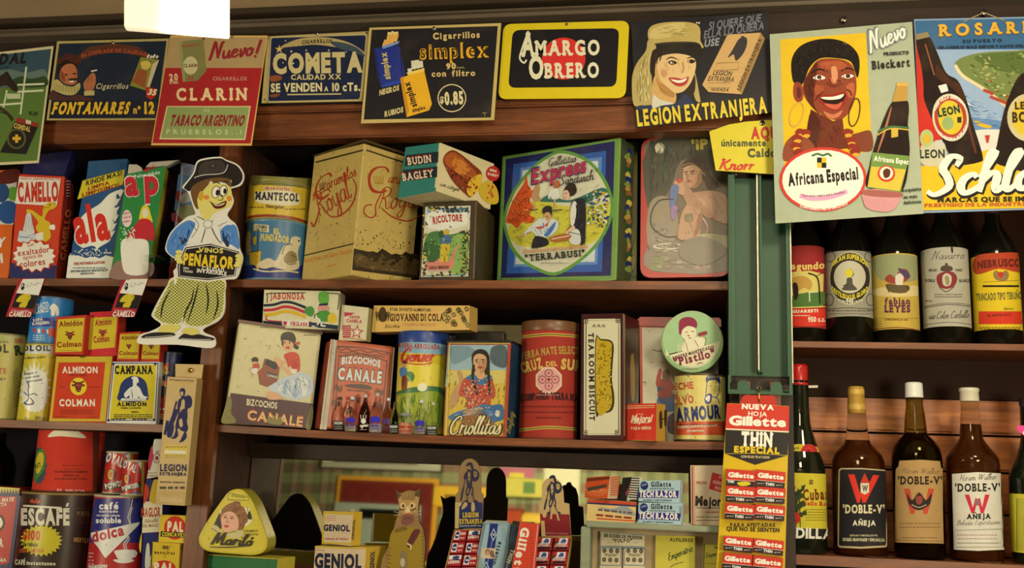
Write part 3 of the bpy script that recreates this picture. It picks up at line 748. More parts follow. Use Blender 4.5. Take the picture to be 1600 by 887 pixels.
# Cometa
t = sign('navy enamel cigarette sign with a yellow comet across its top', F2, '32,595 612,584 655,180 65,210', edge='b09a58', back='b09a58')
pg('101c34', '62,590 602,578 640,200 80,218'); pg('bfae70', '64,582 78,590 596,578 606,562 642,214 634,196 92,212 82,224'); pg('0f1d38', '70,580 80,584 592,573 600,562 634,216 628,203 96,219 88,228')
bl('b59c5a', '140,272 240,226 360,214 480,228 570,262 630,310 560,292 460,272 340,258 220,268'); bl('3a4a50', '430,240 520,250 590,280 630,325 560,300 470,276')
fill([P([(134 + r * math.cos(a), 284 + r * math.sin(a)) for a, r in [(k * math.pi / 5 - 1.57, 26 if k % 2 == 0 else 9) for k in range(10)]])], 'd6b45a')
tx('2a2c24', 'CIGARRILLOS', '265,256 440,248', 20, '2', arc=4)
for x, y, r in ((170, 235, 4), (204, 297, 6), (290, 290, 5), (420, 290, 5), (156, 362, 4), (215, 365, 6), (232, 265, 3), (520, 300, 4)): el('c9bd8a', x, y, r, r, n=8)
tx('c9b574', 'COMETA', '98,420 615,410', 104, '3'); tx('c9b574', 'CALIDAD XX', '202,460 492,456', 28, '2'); tx('d9c78a', 'SE VENDEN', '86,530 382,525', 46, '2'); tx('d9c78a', 'A', '393,526 418,526', 26, '2'); tx('d9c78a', '10 cTs.', '440,525 602,522', 44, '2')
ln('bfae70', '180,546 492,542', 8, sm=False); bl('8a4a24', '84,440 140,436 146,460 90,472'); bl('7a4422', '80,548 140,540 120,560 86,560')
nail(t, 353, 196, t.Y); nail(t, 72, 222, t.Y, .0022); nail(t, 640, 192, t.Y, .0022); nail(t, 52, 576, t.Y, .0022)
# Simplex
t = sign('black filter cigarette sign picturing a blue and a yellow pack', F2, '606,712 1375,692 1415,133 655,160', Y=-.052, edge='bfa45c', back='c4aa60')
pg('16161b', '622,690 1356,678 1396,150 668,172')
pg('1a2f78', '680,280 828,262 862,430 850,480 722,506 700,440'); pg('14235c', '680,280 700,440 722,506 712,420 696,300'); pg('24419a', '722,506 850,480 830,462 740,482')
for a in ('760,260 772,200', '780,252 792,192', '800,240 812,196', '740,268 754,232'): ln('e0a84a', a, 26, sm=False)
for a in ('772,200 774,186', '792,194 796,182', '812,198 806,186'): ln('e8c878', a, 26, sm=False)
pg('7c8fb8', '726,268 830,236 822,252 734,282'); tx('c9b060', 'simplex', '776,455 752,300', 36, '3'); ln('0f1a48', '834,300 846,440', 5, sm=False)
pg('e8ab22', '832,452 880,434 972,412 1016,600 1000,636 870,676'); pg('c98a1a', '832,452 848,440 884,640 870,676'); pg('f0c650', '972,412 880,434 868,420 972,392')
for a in ('910,400 908,350', '932,395 930,346', '954,390 950,352', '890,420 886,395'): ln('d9cfa4', a, 24, sm=False)
tx('231d14', 'simplex', '930,612 885,470', 36, '3'); tx('3a2a14', 'simplex', '905,648 980,628', 22, '2'); ln('c98a1a', '985,636 1008,610', 4, sm=False)
tx('d0bb7a', 'NEGROS', '712,550 826,520', 28, '3i'); tx('d0bb7a', 'RUBIOS', '742,674 850,646', 28, '3i')
tx('d0b26a', 'Cigarrillos', '1022,226 1292,216', 34, '3', sp=.22); tx('e0a422', 'simplex', '946,340 1345,326', 82, '3', sp=.2); tx('2a2114', 'simplex', '950,336 1341,322', 78, '0', sp=.45)
tx('d0b26a', '90', '1098,398 1155,396', 30, '3'); tx('a08a50', 'mm.', '1160,396 1208,395', 14, '1'); tx('d0b26a', 'con  filtro', '1014,442 1266,436', 32, '3', sp=.2)
ring('d9c68a', 1131, 566, 80, 78, 6); tx('d9c68a', '$', '1062,594 1084,594', 36, '2'); tx('d9c68a', '0,85', '1090,602 1198,596', 66, '3')
nail(t, 1028, 165, t.Y, .004); ln('8a7a4a', '1306,652 1332,650', 5, sm=False); ln('8a7a4a', '1318,652 1322,670', 5, sm=False)
# Amargo Obrero
t = sign('yellow framed black sign with rounded corners and a red disc', F3, '62,528 742,522 762,110 92,128', rnd=.016, edge='a8921c', back='d3b91c', fin='gloss')
rpg('15161a', '140,160 116,468 692,462 708,150', 40); el('cf2f28', 412, 312, 116, 112)
for ch, b, h in (('A', '188,296 256,296', 122), ('MARGO', '262,294 604,290', 74), ('O', '226,416 304,416', 112), ('BRERO', '312,414 600,410', 74)): tx('ddd3a4', ch, b, h, '2s')
ln('ddd3a4', '215,190 190,260 178,310 200,335 214,318', 9); nail(t, 428, 130, t.Y, .003)
# Legion Extranjera sign
t = sign('dark cigarette sign with a smiling woman in a pale kepi', F3, '796,682 1522,596 1502,64 772,118', Y=-.05, edge='1a1c20', back='14161c')
bl('b59b50', '862,200 868,150 920,124 1020,116 1100,122 1138,150 1140,215 1150,258 1000,250 890,240'); bl('c9b066', '880,160 960,130 1060,124 1000,190 880,205')
bl('14110f', '884,246 900,232 1000,222 1120,226 1150,262 1152,292 1120,304 1040,300 950,268'); ln('3a3428', '890,240 1000,226 1110,226', 6)
bl('b09a56', '862,215 905,250 880,330 882,430 890,560 830,560 784,556 776,420 800,340 850,270'); ln('8a7638', '850,300 822,400 820,540', 8); ln('cbb672', '880,280 846,400 850,540', 9); bl('b09a56', '1092,390 1110,380 1138,520 1138,545 1110,520')
bl('1f150e', '890,265 960,270 950,330 910,380 880,400 872,350'); bl('241810', '1070,440 1110,400 1112,480 1090,510 1060,490')
bl('d7b172', '930,300 1010,285 1090,300 1116,330 1112,380 1090,440 1050,486 1000,496 950,470 912,430 900,380 905,330'); bl('c2944e', '905,340 925,420 970,470 1000,496 940,470 900,410')
bl('c79a56', '900,400 960,470 1010,500 995,560 900,560 882,500'); bl('a87c40', '925,440 1000,496 990,520 930,490')
ln('2b1a10', '958,318 985,305 1018,316', 7, taper=.6); ln('2b1a10', '1068,312 1096,304 1116,314', 7, taper=.6); bl('241811', '968,332 990,322 1018,334 992,346'); bl('241811', '1070,326 1094,316 1114,326 1094,338'); el('efe2bd', 985, 334, 6, 5, n=8)
dab(('e0c080', 'c9a05c'), '930,320 1000,300 1090,310 1105,370 1080,440 1040,480 960,460 915,410', 50, 30, 4, 70, 30); dab(('3a2a1c', '120c08'), '892,270 955,275 940,330 905,375 882,360', 30, 40, 4, 100, 15); dab(('9a8440', 'd0be7a'), '862,230 890,262 870,330 872,430 880,540 830,550 790,540 785,430 805,345 850,275', 60, 60, 5, 95, 12); dab(('cdb868', 'a8924a'), '872,190 885,160 960,135 1060,130 1120,150 1125,190 1000,200', 40, 50, 5, 0, 15)
bl('b5803c', '910,410 930,450 965,478 1000,494 950,486 915,450')
ln('b3843f', '1046,330 1052,370 1040,386', 6); bl('a93226', '972,416 1010,414 1046,420 1078,408 1066,446 1030,460 996,446'); bl('f0e6c8', '984,422 1030,428 1068,416 1056,434 1026,442 998,434'); bl('c98a5a', '930,380 955,372 965,395 945,410')
bl('1d2c44', '800,568 900,556 930,545 1000,552 1060,500 1100,560 1000,585 830,590'); bl('c9c0a0', '890,505 925,530 1000,552 935,562 885,575')
pg('c49a5a', '1150,452 1286,184 1462,174 1484,206 1362,502 1184,490'); pg('9a733c', '1462,174 1484,206 1362,502 1336,480'); 
bl('2e2a2c', '1325,240 1350,205 1385,200 1388,240 1366,290 1330,324 1318,290 1296,300'); ln('2e2a2c', '1348,216 1290,305', 7, sm=False); el('2e2a2c', 1366, 205, 12, 14, n=10)
tx('221c18', 'LEGION', '1206,398 1305,404', 24, '1i'); tx('221c18', 'EXTRANJERA', '1180,430 1316,436', 26, '1i'); tx('4a3820', 'GUSADA', '1196,482 1290,488', 16, '2i'); fr4('8a6a3a', '1230,336 1348,332 1340,370 1220,376', 3); tx('3a2c1a', 'LEGION EXTRANJERA', '1352,482 1470,210', 20, '1'); para('8a6838', 1184, 440, 1300, 466, 2, 4)
tx('6f7072', 'SI QUIERE QUE', '1184,160 1462,116', 40, '1i'); tx('6f7072', 'ELLA LO QUIERA', '1158,206 1478,156', 40, '1i'); tx('8a8a84', 'USE', '1160,250 1238,240', 36, '2i')
tx('d9ba2c', 'LEGION EXTRANJERA', '806,670 1498,598', 80, '2', sp=.2); nail(t, 1128, 118, t.Y, .005)
# Knorr
t = sign('small yellow enamel broth sign partly behind the pale green beer poster', F3, '1222,908 1560,930 1640,636 1500,640 1380,648 1290,664 1188,700', Y=-.042, edge='a8921c', back='cdb820')
tx('b5241c', 'AQUI', '1410,738 1570,736', 58, '3'); tx('38401f', 'únicamente', '1252,778 1490,778', 34, '3'); tx('3a3f1f', 'Caldo', '1392,836 1545,834', 42, '3')
fr(*G2); tx('c22a20', 'Knorr', '1284,230 1480,232', 58, 'c', w=2.2); el('231a10', 1384, 257, 6, 6, n=10); fr(*F3)
nail(t, 1472, 656, t.Y, .005)
# Africana Especial
t = sign('pale green beer poster of a laughing woman with hoop earrings', F4, '78,860 648,822 604,84 56,132', Y=-.068, edge='8d8d66', back='a3a680', fin='paper', cat='poster', name='beer_poster')
pg('d8ae1e', '96,152 426,126 446,500 450,580 112,640')
bl('15100c', '142,300 140,230 170,180 230,154 300,150 360,170 396,210 402,260 392,300 370,240 320,225 250,225 210,260 190,310 175,330 155,325')
bl('8c3a22', '150,322 172,318 186,345 182,385 160,392 146,365'); bl('5a2214', '160,338 174,340 176,370 164,376')
bl('8a3c22', '186,320 215,262 250,228 330,228 372,250 386,290 390,340 378,400 352,445 318,462 270,450 230,420 200,390 186,360')
bl('54200f', '186,330 212,275 240,240 232,320 226,400 250,440 205,396'); bl('a8502c', '255,240 330,236 352,262 300,270 258,262'); bl('b25a34', '352,330 380,320 378,370 356,370'); bl('a04a2a', '228,330 262,330 258,362 232,360')
ln('1d0d08', '215,282 245,266 278,276', 6, taper=.5); ln('1d0d08', '330,274 356,262 382,272', 6, taper=.5); bl('efdcc4', '222,300 245,288 272,300 246,308'); bl('efdcc4', '332,294 356,284 380,292 358,302'); el('1a0d08', 247, 297, 9, 8, n=10); el('1a0d08', 357, 292, 9, 8, n=10)
bl('6e2c18', '276,318 300,296 322,306 340,322 310,336 285,332'); bl('bf6a44', '290,300 306,290 314,318 298,322')
bl('8f2a1c', '240,368 290,364 350,354 348,392 318,424 280,416 252,394'); bl('2b0d0a', '250,374 300,374 346,362 336,392 306,402 270,396'); bl('f2ead6', '254,374 300,372 340,362 330,378 296,384 266,382'); bl('c4593e', '268,398 310,402 336,392 318,420 284,414')
pg('6a2c18', '214,420 300,466 336,455 344,520 362,570 190,590 200,500'); bl('4a1c10', '214,430 250,470 240,560 190,590 196,520'); bl('8a4428', '112,560 150,520 200,530 230,575 180,600 112,620'); bl('7a3a22', '350,530 400,510 446,506 448,580 370,572')
dab(('2a1d16', '0c0806', '33241c'), '146,290 150,220 190,172 240,155 330,158 380,190 396,240 394,280 372,232 320,215 250,215 205,255 180,310', 140, 14, 5, 60, 80)
dab(('9a4c30', '92452a'), '235,250 330,236 366,262 380,300 372,360 330,350 300,330 262,340 232,330', 40, 30, 4, 70, 30); dab(('6a2814', '4a180c'), '190,330 214,280 236,262 232,330 222,390 240,430 212,392', 34, 34, 4, 80, 20); bl('d08a5a', '292,262 312,258 318,300 300,316'); ln('4a180c', '262,352 240,372 232,386', 4); ln('4a180c', '352,344 366,352 372,368', 4); bl('c27048', '262,428 300,440 336,424 320,450 286,456')
dab(('7a3520', '5c2414'), '220,440 290,470 332,460 340,520 350,560 240,575', 50, 40, 5, 70, 30)
ring('caa24a', 160, 440, 24, 48, 4, 18); ring('3a2210', 382, 432, 20, 54, 4, 10)
for x, y in ((176, 508), (162, 530), (158, 560), (170, 585), (196, 510), (358, 508), (370, 540), (376, 565), (386, 582)): bl('8a2a1a', [(x - 22, y), (x - 6, y - 14), (x + 20, y - 4), (x + 12, y + 10), (x - 10, y + 12)], 3); bl('d9992c', [(x - 14, y + 14), (x - 2, y + 6), (x + 16, y + 10), (x + 4, y + 22)], 3)
el('c83a2a', 261, 690, 168, 124, -3); el('e8ddc4', 261, 690, 157, 113, -3)
for ch, c in (('238,606 256,606 256,626 238,626', '1c1c1c'), ('256,606 274,606 274,626 256,626', 'd8b020'), ('238,626 256,626 256,646 238,646', 'd8b020'), ('256,626 274,626 274,646 256,646', '1c1c1c')): pg(c, ch)
ln('3f6a3a', '218,600 240,592 260,598 280,592 294,602', 8)
tx('211d1c', 'Africana Especial', '128,714 398,688', 44, '3'); ln('d99aa8', '172,752 220,764 290,758 354,736', 18, n=6); tx('6a3a3a', 'Cerveza negra para familias', '182,756 344,742', 9, '1', arc=-6); tx('e8ddc4', 'CONTENIDO NETO UN LITRO', '172,796 356,786', 9, '2', arc=-18)
tx('7d7d70', 'Nuevo', '438,206 584,140', 74, 'c', w=2.6); tx('e0ddc8', 'Nuevo', '440,204 582,140', 70, 'c', w=1.2); tx('2a2822', 'PRODUCTO', '496,214 592,208', 12, '3'); tx('2a2822', 'Bieckert', '452,266 596,254', 30, '2s')
bl('1f0f0c', '530,390 582,384 592,420 588,480 594,600 560,740 432,720 440,640 460,560 490,470', 5); ln('a86a4a', '525,410 500,500 470,590', 9, taper=.8); pg('b58a3a', '546,322 588,318 584,388 528,392'); rc('d0a850', 544, 318, 590, 330); el('c9a04a', 567, 322, 22, 6)
bl('c98a80', '422,730 556,740 540,800 500,815 440,805 418,780'); bl('a05a4c', '422,730 556,740 552,760 424,752')
pg('6f8a3c', '452,586 594,600 560,740 432,722'); pg('cfb03a', '447,640 580,652 556,735 434,718'); el('c93a24', 505, 668, 34, 32); el('e8d9b0', 505, 666, 26, 25); bl('5a2616', '492,660 505,648 520,656 516,680 498,684')
tx('e8e2c0', 'Africana Espec', '456,618 590,632', 18, '3'); ln('c9a23a', '470,520 520,495 592,500', 5); ln('3f6a3a', '474,505 520,488 592,492', 8); pg('c9a23a', '524,496 550,494 550,526 524,530')
for i, (s_, b) in enumerate((('exquisita', '566,738 640,732'), ('es más', '572,764 624,760'), ('deliciosa', '572,786 640,780'))): tx('3a382e', s_, b, 12, '2')
nail(t, 342, 74, t.Y + .04, .006)
nail(t, 346, 168, t.Y, .003)
# Schlau beer poster, cut by the right edge
t = sign('colourful beer poster with leaning brown bottles and a river, at the right edge', F4, '640,820 1260,800 1240,60 612,74', Y=-.062, edge='7f8a86', back='7f93a0', fin='paper', cat='poster', name='beer_poster')
pg('36607c', '616,80 1238,66 1240,200 620,210'); pg('8fa2ae', '622,190 1240,190 1248,520 640,520')
bl('6f7a3c', '770,240 850,206 1000,195 1240,190 1240,420 1060,420 960,400 880,340 800,290'); bl('54652c', '850,215 1000,200 1240,200 1240,300 980,280 880,250'); ln('d9c28a', '770,250 800,292 880,342 970,410', 12); 
for i in range(26):
    rn = random.Random(i); x, y = 860 + rn.random() * 160, 300 + rn.random() * 90
    if y < 250 + (x - 780) * .66: el(('b5593a', 'cfc08a', '8a9a4a', '7a4a2a')[i % 4], x, y, 7, 4, n=8)
for q in ('880,340 920,356 914,368 876,350', '905,366 970,390 968,404 902,376'): pg('a8402a', q)
bl('5f7f9c', '640,420 720,470 830,450 960,470 1000,500 900,520 640,520'); ln('c9cfd0', '740,300 800,380 850,420', 6); bl('c9a22a', '840,458 880,476 910,484 900,494 860,484')
dab(('8a9a4a', '5a6a2c', '9aa85a', '4a5a24', 'a8a05a'), '800,240 850,212 1000,200 1235,196 1235,410 1060,412 960,392 880,335', 190, 22, 7, 20, 40); dab(('6f8fae', 'a8bcc8', '4a6a8a'), '650,420 720,460 760,330 800,330 880,400 960,450 1000,490 900,510 660,512', 110, 40, 4, 5, 15)
pg('c02a1e', '618,140 640,130 700,420 720,560 640,600 628,560'); bl('cfc8ae', '800,540 830,506 900,498 960,510 1000,600 800,600')
pg('dcae1c', '632,640 700,628 800,600 900,575 1250,580 1258,795 640,810')
bl('1b0d09', '620,150 668,140 700,200 735,280 780,310 812,380 840,480 876,600 860,625 770,636 752,600 700,500 652,390 648,330 640,260', 4); ln('8a4a2c', '655,170 690,290', 8, taper=.7); pg('d9d2bc', '704,330 736,322 744,350 716,358'); pg('8a7a50', '618,132 664,122 672,142 620,154'); ln('5a2a1a', '792,370 850,590', 14, taper=.8); bl('3f1f10', '700,250 745,300 790,330 812,400 760,340 700,300')
el('c9bd92', 752, 452, 70, 92, -8); el('a83a2a', 752, 452, 62, 84, -8); el('cdb02a', 752, 452, 48, 66, -8); tx('1f3a2a', 'LEON', '706,450 790,432', 28, '3'); el('8fa05a', 742, 474, 22, 26); tx('e0d8b8', 'CERVEZA GENUINA', '690,430 812,418', 13, '3', arc=46); tx('e0d8b8', 'CERVECERIA SCHLAU', '700,505 812,488', 11, '3', arc=-44); rc('2a2a1a', 778, 450, 794, 472)
bl('1f100b', '1010,300 1060,280 1100,320 1100,640 960,640 918,610 930,560 960,420', 4); el('c2b078', 1050, 452, 80, 92); el('cfae2a', 1050, 452, 62, 72); tx('3a2a14', 'BOCK', '990,470 1110,465', 36, '3'); tx('3a2a14', 'LEON', '1000,420 1100,416', 26, '3')
bl('bfb489', '636,570 656,550 720,545 736,580 736,620 700,640 640,630'); tx('2c3428', 'LEON', '634,608 730,606', 30, '2'); el('a9b06a', 660, 532, 26, 34); el('c9a22a', 660, 534, 15, 18); pg('b53a2a', '884,520 904,520 898,550 890,550'); pg('bfb9a0', '694,540 720,538 726,565 694,566')
tx('8a5a10', 'ROSARIO', '712,140 1120,124', 42, '2s', sp=.34); tx('d6a030', 'ROSARIO', '709,138 1117,122', 42, '2s', sp=.34); tx('23303a', 'SU PUERTO', '800,164 950,160', 11, '3', sp=.4); tx('23303a', 'GRANERO MAS IMPORTANTE DEL MUNDO', '704,188 1120,180', 10, '3')
tx('1a1a16', 'Schlau', '660,760 1190,724', 140, 'c', w=2.9); tx('e6dfc6', 'Schlau', '656,752 1186,716', 140, 'c', w=2.3)
tx('2a2416', 'MARCAS QUE SE IMPONEN', '702,778 1160,772', 17, '3'); tx('b5562a', 'PRESTIGIO DE LA INDUSTRIA NACIONAL', '652,796 1230,788', 12, '3')
nail(t, 880, 48, t.Y + .035, .006)
q = t.part('hanging_string', plain('string', (.5, .4, .25), .8)); a_ = U(*P('880,48')[0], t.Y - .002)
for x_ in ('800,84', '962,80'): tube(q.mb, [a_, U(*P(x_)[0], t.Y - .001)], .0008, WH, seg=6)
# ---------------------------------------------------------------- left compartment
def bag(t, quad, Y, depth, front, side, top, topc, z, yaw=12, bulge=.004):
    """a soft paper bag of washing powder: a box whose walls belly out and whose top is folded"""
    q = P(quad); a = math.radians(yaw); n = V((math.sin(a), -math.cos(a), 0))
    pl = Plane(U((q[0][0] + q[1][0]) / 2, q[0][1], Y), n); c = [pl.hit(*p) for p in q]
    for i in (0, 1):
        tp = c[3 - i]; k = (z - c[i].z) / (tp.z - c[i].z); c[i] = c[i] + (tp - c[i]) * k
    N_, M_ = 6, 12; rn = random.Random(len(ALL)); vs = []; fs = []
    def ringpts(v):
        l = c[0] + (c[3] - c[0]) * v; r = c[1] + (c[2] - c[1]) * v; d = -n * depth * (1 - .25 * max(0, v - .75) / .25); b = bulge * math.sin(math.pi * min(1, v * 1.1)) if v < .9 else 0
        o = []
        for k in range(N_): o.append(l.lerp(r, k / N_))
        for k in range(3): o.append(r + d * k / 3 + (r - l).normalized() * b * math.sin(math.pi * k / 3))
        for k in range(N_): o.append((r + d).lerp(l + d, k / N_))
        for k in range(3): o.append(l + d * (1 - k / 3) - (r - l).normalized() * b * math.sin(math.pi * k / 3))
        return [p + V((rn.uniform(-1, 1), 0, 0)) * .0008 for p in o]
    R_ = 2 * N_ + 6
    for j in range(M_ + 1): vs += ringpts(j / M_)
    for j in range(M_):
        for k in range(R_): fs.append((j * R_ + k, j * R_ + (k + 1) % R_, (j + 1) * R_ + (k + 1) % R_, (j + 1) * R_ + k))
    fc, sc, tc = col(front), col(side), col(topc)
    o = len(t.mb.v); t.mb.v += vs
    for i, f in enumerate(fs):
        k = i % R_; t.mb.f.append([o + x for x in f]); t.mb.c.append(fc if k < N_ else sc); t.mb.m.append(0); t.mb.sm.append(False)
    t.mb.f.append([o + k for k in range(R_)][::-1]); t.mb.c.append(sc); t.mb.m.append(0); t.mb.sm.append(False)
    t.mb.f.append([o + M_ * R_ + k for k in range(R_)]); t.mb.c.append(tc); t.mb.m.append(0); t.mb.sm.append(False)
    t.front = pl; t.right = Plane(c[1], V(((c[1] - c[0]).x, (c[1] - c[0]).y, 0))); t.n = n; t.c = c; on(pl, .0008)
    if top:                                   # the crimped flap above the front
        f = t.part('top_fold', 'paper'); q = P(top); bk = Plane(pl.p - n * .012, n); w = [bk.hit(*p) for p in q]
        poly_prism(f.mb, w, -n * max(.02, depth - .03), tc, tc, .003)
def crinkle(c, pts, w=2): ln(c, pts, w)
fr(*F5)
t = Thing('washing_powder_bag', 'orange bag with coloured discs cut off by the left edge of the picture', 'bag', 'plastic', 'washing powder bags on the upper left shelf'); fr(*F5)
bag(t, '-200,826 50,822 110,175 -180,180', .02, .06, 'd9641c', 'b8501a', None, 'a8a090', ZU, 8)
pg('c9c3a8', '-190,500 80,505 106,190 -190,190'); el('1f4f80', 50, 430, 68, 70); el('5f9a2a', 80, 318, 40, 42); el('20466f', 6, 310, 50, 60); bl('5a1f16', '-10,200 60,170 120,180 110,240 40,260 -20,250')
tx('e6dcc0', 'Y', '-24,640 30,634', 50, '3i'); tx('e6dcc0', 'H', '-30,735 20,731', 50, '3')
t = Thing('washing_powder_bag', 'red washing powder bag with a yellow camel doing laundry', 'bag', 'plastic', 'washing powder bags on the upper left shelf'); fr(*F5)
bag(t, '58,824 335,836 392,215 118,200', .0, .075, 'c23a20', 'a83424', '132,200 388,212 436,56 150,90', '1c1c44', ZU, 17)
pg('d9cfb4', '116,215 366,226 342,392 90,378'); tx('b53a28', 'NUEVO JABON EN POLVO', '125,232 360,238', 11, '2'); tx('b8301e', 'CAMELLO', '108,362 352,358', 105, '3', sp=.08)
pg('1c2452', '58,824 66,735 340,750 332,834')
bl('c9a822', '262,400 290,372 330,370 338,395 318,412 295,418 270,470 300,490 305,530 275,560 235,555 215,520 230,490 190,440 160,432 164,412 200,420 240,450 255,450'); ln('8a6a14', '264,402 300,400', 4); el('231a14', 300, 384, 6, 5, n=8); ln('7a5a14', '318,374 338,382', 3)
pg('d9d2bc', '214,560 260,548 300,540 290,590 240,606 210,590'); bl('c9a822', '262,545 300,540 305,580 280,604 262,600'); bl('e0dac4', '300,510 328,505 330,535 300,530')
bl('c9c7b8', '160,440 185,440 196,500 205,560 140,560 150,490'); ln('8f8f88', '165,450 152,550', 3); ln('8f8f88', '178,450 172,550', 3); ln('8f8f88', '188,460 194,550', 3)
bl('c3c8cc', '110,580 120,540 150,550 180,530 208,560 205,600 150,612 108,604'); ln('5a6f8a', '105,580 208,585', 3); ln('5a6f8a', '110,565 150,580 205,560', 3)
fill([P([(206 + math.cos(k * math.pi / 15) * (124 if k % 2 else 140) , 694 + math.sin(k * math.pi / 15) * (82 if k % 2 else 104)) for k in range(30)])], 'b8301e')
fill([P([(206 + math.cos(k * math.pi / 15) * (112 if k % 2 else 130) , 694 + math.sin(k * math.pi / 15) * (76 if k % 2 else 96)) for k in range(30)])], 'dcd3b4')
tx('a83224', 'con', '168,640 206,630', 20, '1'); tx('a83224', 'exaltador', '108,694 300,668', 34, '1'); tx('a83224', 'óptico de', '140,716 256,698', 22, '1'); tx('a83224', 'colores', '120,764 274,744', 38, '1')
on(t.right, .0042); tx('d9703a', 'CAMELLO', '392,720 428,415', 30, '3'); para('d9cfb4', 400, 240, 425, 330, 6, 5, 3)
t = Thing('washing_powder_bag', 'blue and white detergent bag with a yellow banner', 'bag', 'plastic', 'washing powder bags on the upper left shelf'); fr(*F5)
bag(t, '398,826 660,826 768,180 520,220', .0, .06, '1d4a72', 'b9b49c', '520,222 766,182 772,104 530,120', '23506e', ZU, 20)
pg('d9d6c4', '398,826 660,826 684,700 640,690 600,708 560,692 520,706 470,690 415,690'); pg('c7b426', '498,240 752,172 742,262 466,352'); ln('8f7f1c', '498,240 752,172 742,262 466,352', 3, closed=True, sm=False)
tx('3a3420', 'RINDE MAS!', '518,270 734,206', 26, '2i'); tx('8f2a1e', 'LIMPIA', '530,299 660,261', 20, '2i'); tx('8f2a1e', 'LIMPISIMO!', '494,338 716,276', 22, '2i')
bl('dcd8c8', '740,290 700,330 712,370 690,400 706,440 680,470 692,520 660,560 664,600 600,640 540,690 552,650 500,645 455,610 448,560 470,490 520,430 600,380 660,320'); bl('1d4a72', '520,640 560,632 580,650 560,680 600,660 560,700 480,660')
for k, p in enumerate(((745, 300), (722, 350), (716, 400), (712, 450), (700, 500), (690, 545))): pg('dcd8c8', [(p[0] - 40, p[1] + 10), (p[0] + 5, p[1] - 6), (p[0] - 20, p[1] + 40)])
tx('c5281c', 'ala', '458,614 668,580', 208, '2', sp=.1)
rn = random.Random(3)
for k in range(60): x = 420 + rn.random() * 250; y = 650 + rn.random() * 40 + abs(x - 560) * .05; el('d9d6c4', x, y, 4, 4, n=6)
tx('a8342a', 'POLVO PARA LAVAR', '444,748 630,738', 15, '3i'); para('5a6a72', 440, 762, 640, 762, 1, 6, 2); tx('4a5254', 'DETERGENTE SINTETICO', '424,792 648,784', 12, '2i'); tx('4a5254', 'ESPECIAL', '484,806 568,802', 10, '2i')
t = Thing('washing_powder_bag', 'green washing powder bag with a blonde woman in red', 'bag', 'plastic', 'washing powder bags on the upper left shelf'); fr(*F5)
bag(t, '668,828 890,826 1000,152 765,200', -.004, .05, '1f7a36', 'c2ab22', '870,160 1010,150 1086,112 905,125', 'b8ac8c', ZU, 20)
f = t.part('torn_corner', 'paper', 'torn cream paper corner'); use(f); n_ = t.n; w_ = [Plane(t.front.p - n_ * .004, n_).hit(*p) for p in P('768,200 862,190 855,160 825,140 775,140')]; poly_prism(f.mb, w_, -n_ * .01, col('b8ac8c'), col('b8ac8c'), .002)
use(t, t.front, .0008)
bl('8a6a5a', '668,828 690,740 740,720 890,720 930,760 888,826'); tx('d9d3bc', 'ap', '752,330 962,318', 165, '3s', sp=.1); tx('b8202c', 'ap', '756,326 958,316', 150, '3s', sp=.16); tx('c9d0b0', 'Polvo jabón', '810,226 965,198', 20, '2'); tx('b8202c', 'nuevo!', '868,190 930,165', 24, '3i')
bl('d9c02c', '838,470 850,410 872,386 896,400 908,440 920,490 890,485 850,480'); bl('d9cfae', '858,420 880,408 892,430 886,458 868,462 858,446'); bl('b8202c', '820,500 850,470 900,475 928,520 928,590 900,600 890,560 885,610 820,600 800,570 775,585 768,572'); bl('e0d9c0', '735,600 800,590 890,605 895,720 880,800 760,800 730,700'); bl('d9c8a0', '760,600 790,570 800,590 775,606')
el('d9c7b8', 765, 468, 30, 52); tx('b8202c', 'NUEVO', '744,445 786,438', 12, '2'); tx('b8202c', 'CON AP', '742,470 790,462', 12, '2'); tx('b8202c', 'FORMULA', '742,494 788,486', 10, '2')
for k in range(46): x = 728 + rn.random() * 90; y = 520 + rn.random() * 100; el('d9d6c4', x, y, 4, 4, n=6)
for o in (0, 24): ln('d9d6c4', f'842,{700+o} 890,{690+o}', 9, sm=False)
on(t.right, .0042); tx('8f3a20', 'ap', '985,500 1050,200', 60, '3s'); pg('1f7a36', '905,690 1000,700 992,745 900,740'); ln('d9d6c4', '905,700 950,690 992,720', 6, sm=False); pg('7a5a52', '895,745 990,750 985,826 892,826')
t = Thing('washing_powder_bag', 'shiny plastic bag in pale blue and red behind the gaucho cutout', 'bag', 'plastic', 'washing powder bags on the upper left shelf'); fr(*F5)
bag(t, '1015,832 1180,832 1240,160 1092,130', .062, .05, '8f9aa8', '8a8f96', None, '5a6470', ZU, 5)
pg('5f86b0', '1050,420 1215,400 1230,230 1075,200'); bl('8f2f3a', '1070,300 1140,330 1150,360 1080,370 1060,340'); bl('8f2f3a', '1040,430 1100,470 1080,490 1035,480'); bl('9a9a6a', '1080,400 1180,390 1170,480 1090,470'); pg('a83a3a', '1018,760 1060,700 1080,700 1040,826 1016,826'); bl('c9c8bc', '1090,330 1160,300 1180,340 1100,380'); ln('d9d9d0', '1100,150 1090,300 1060,500', 6)
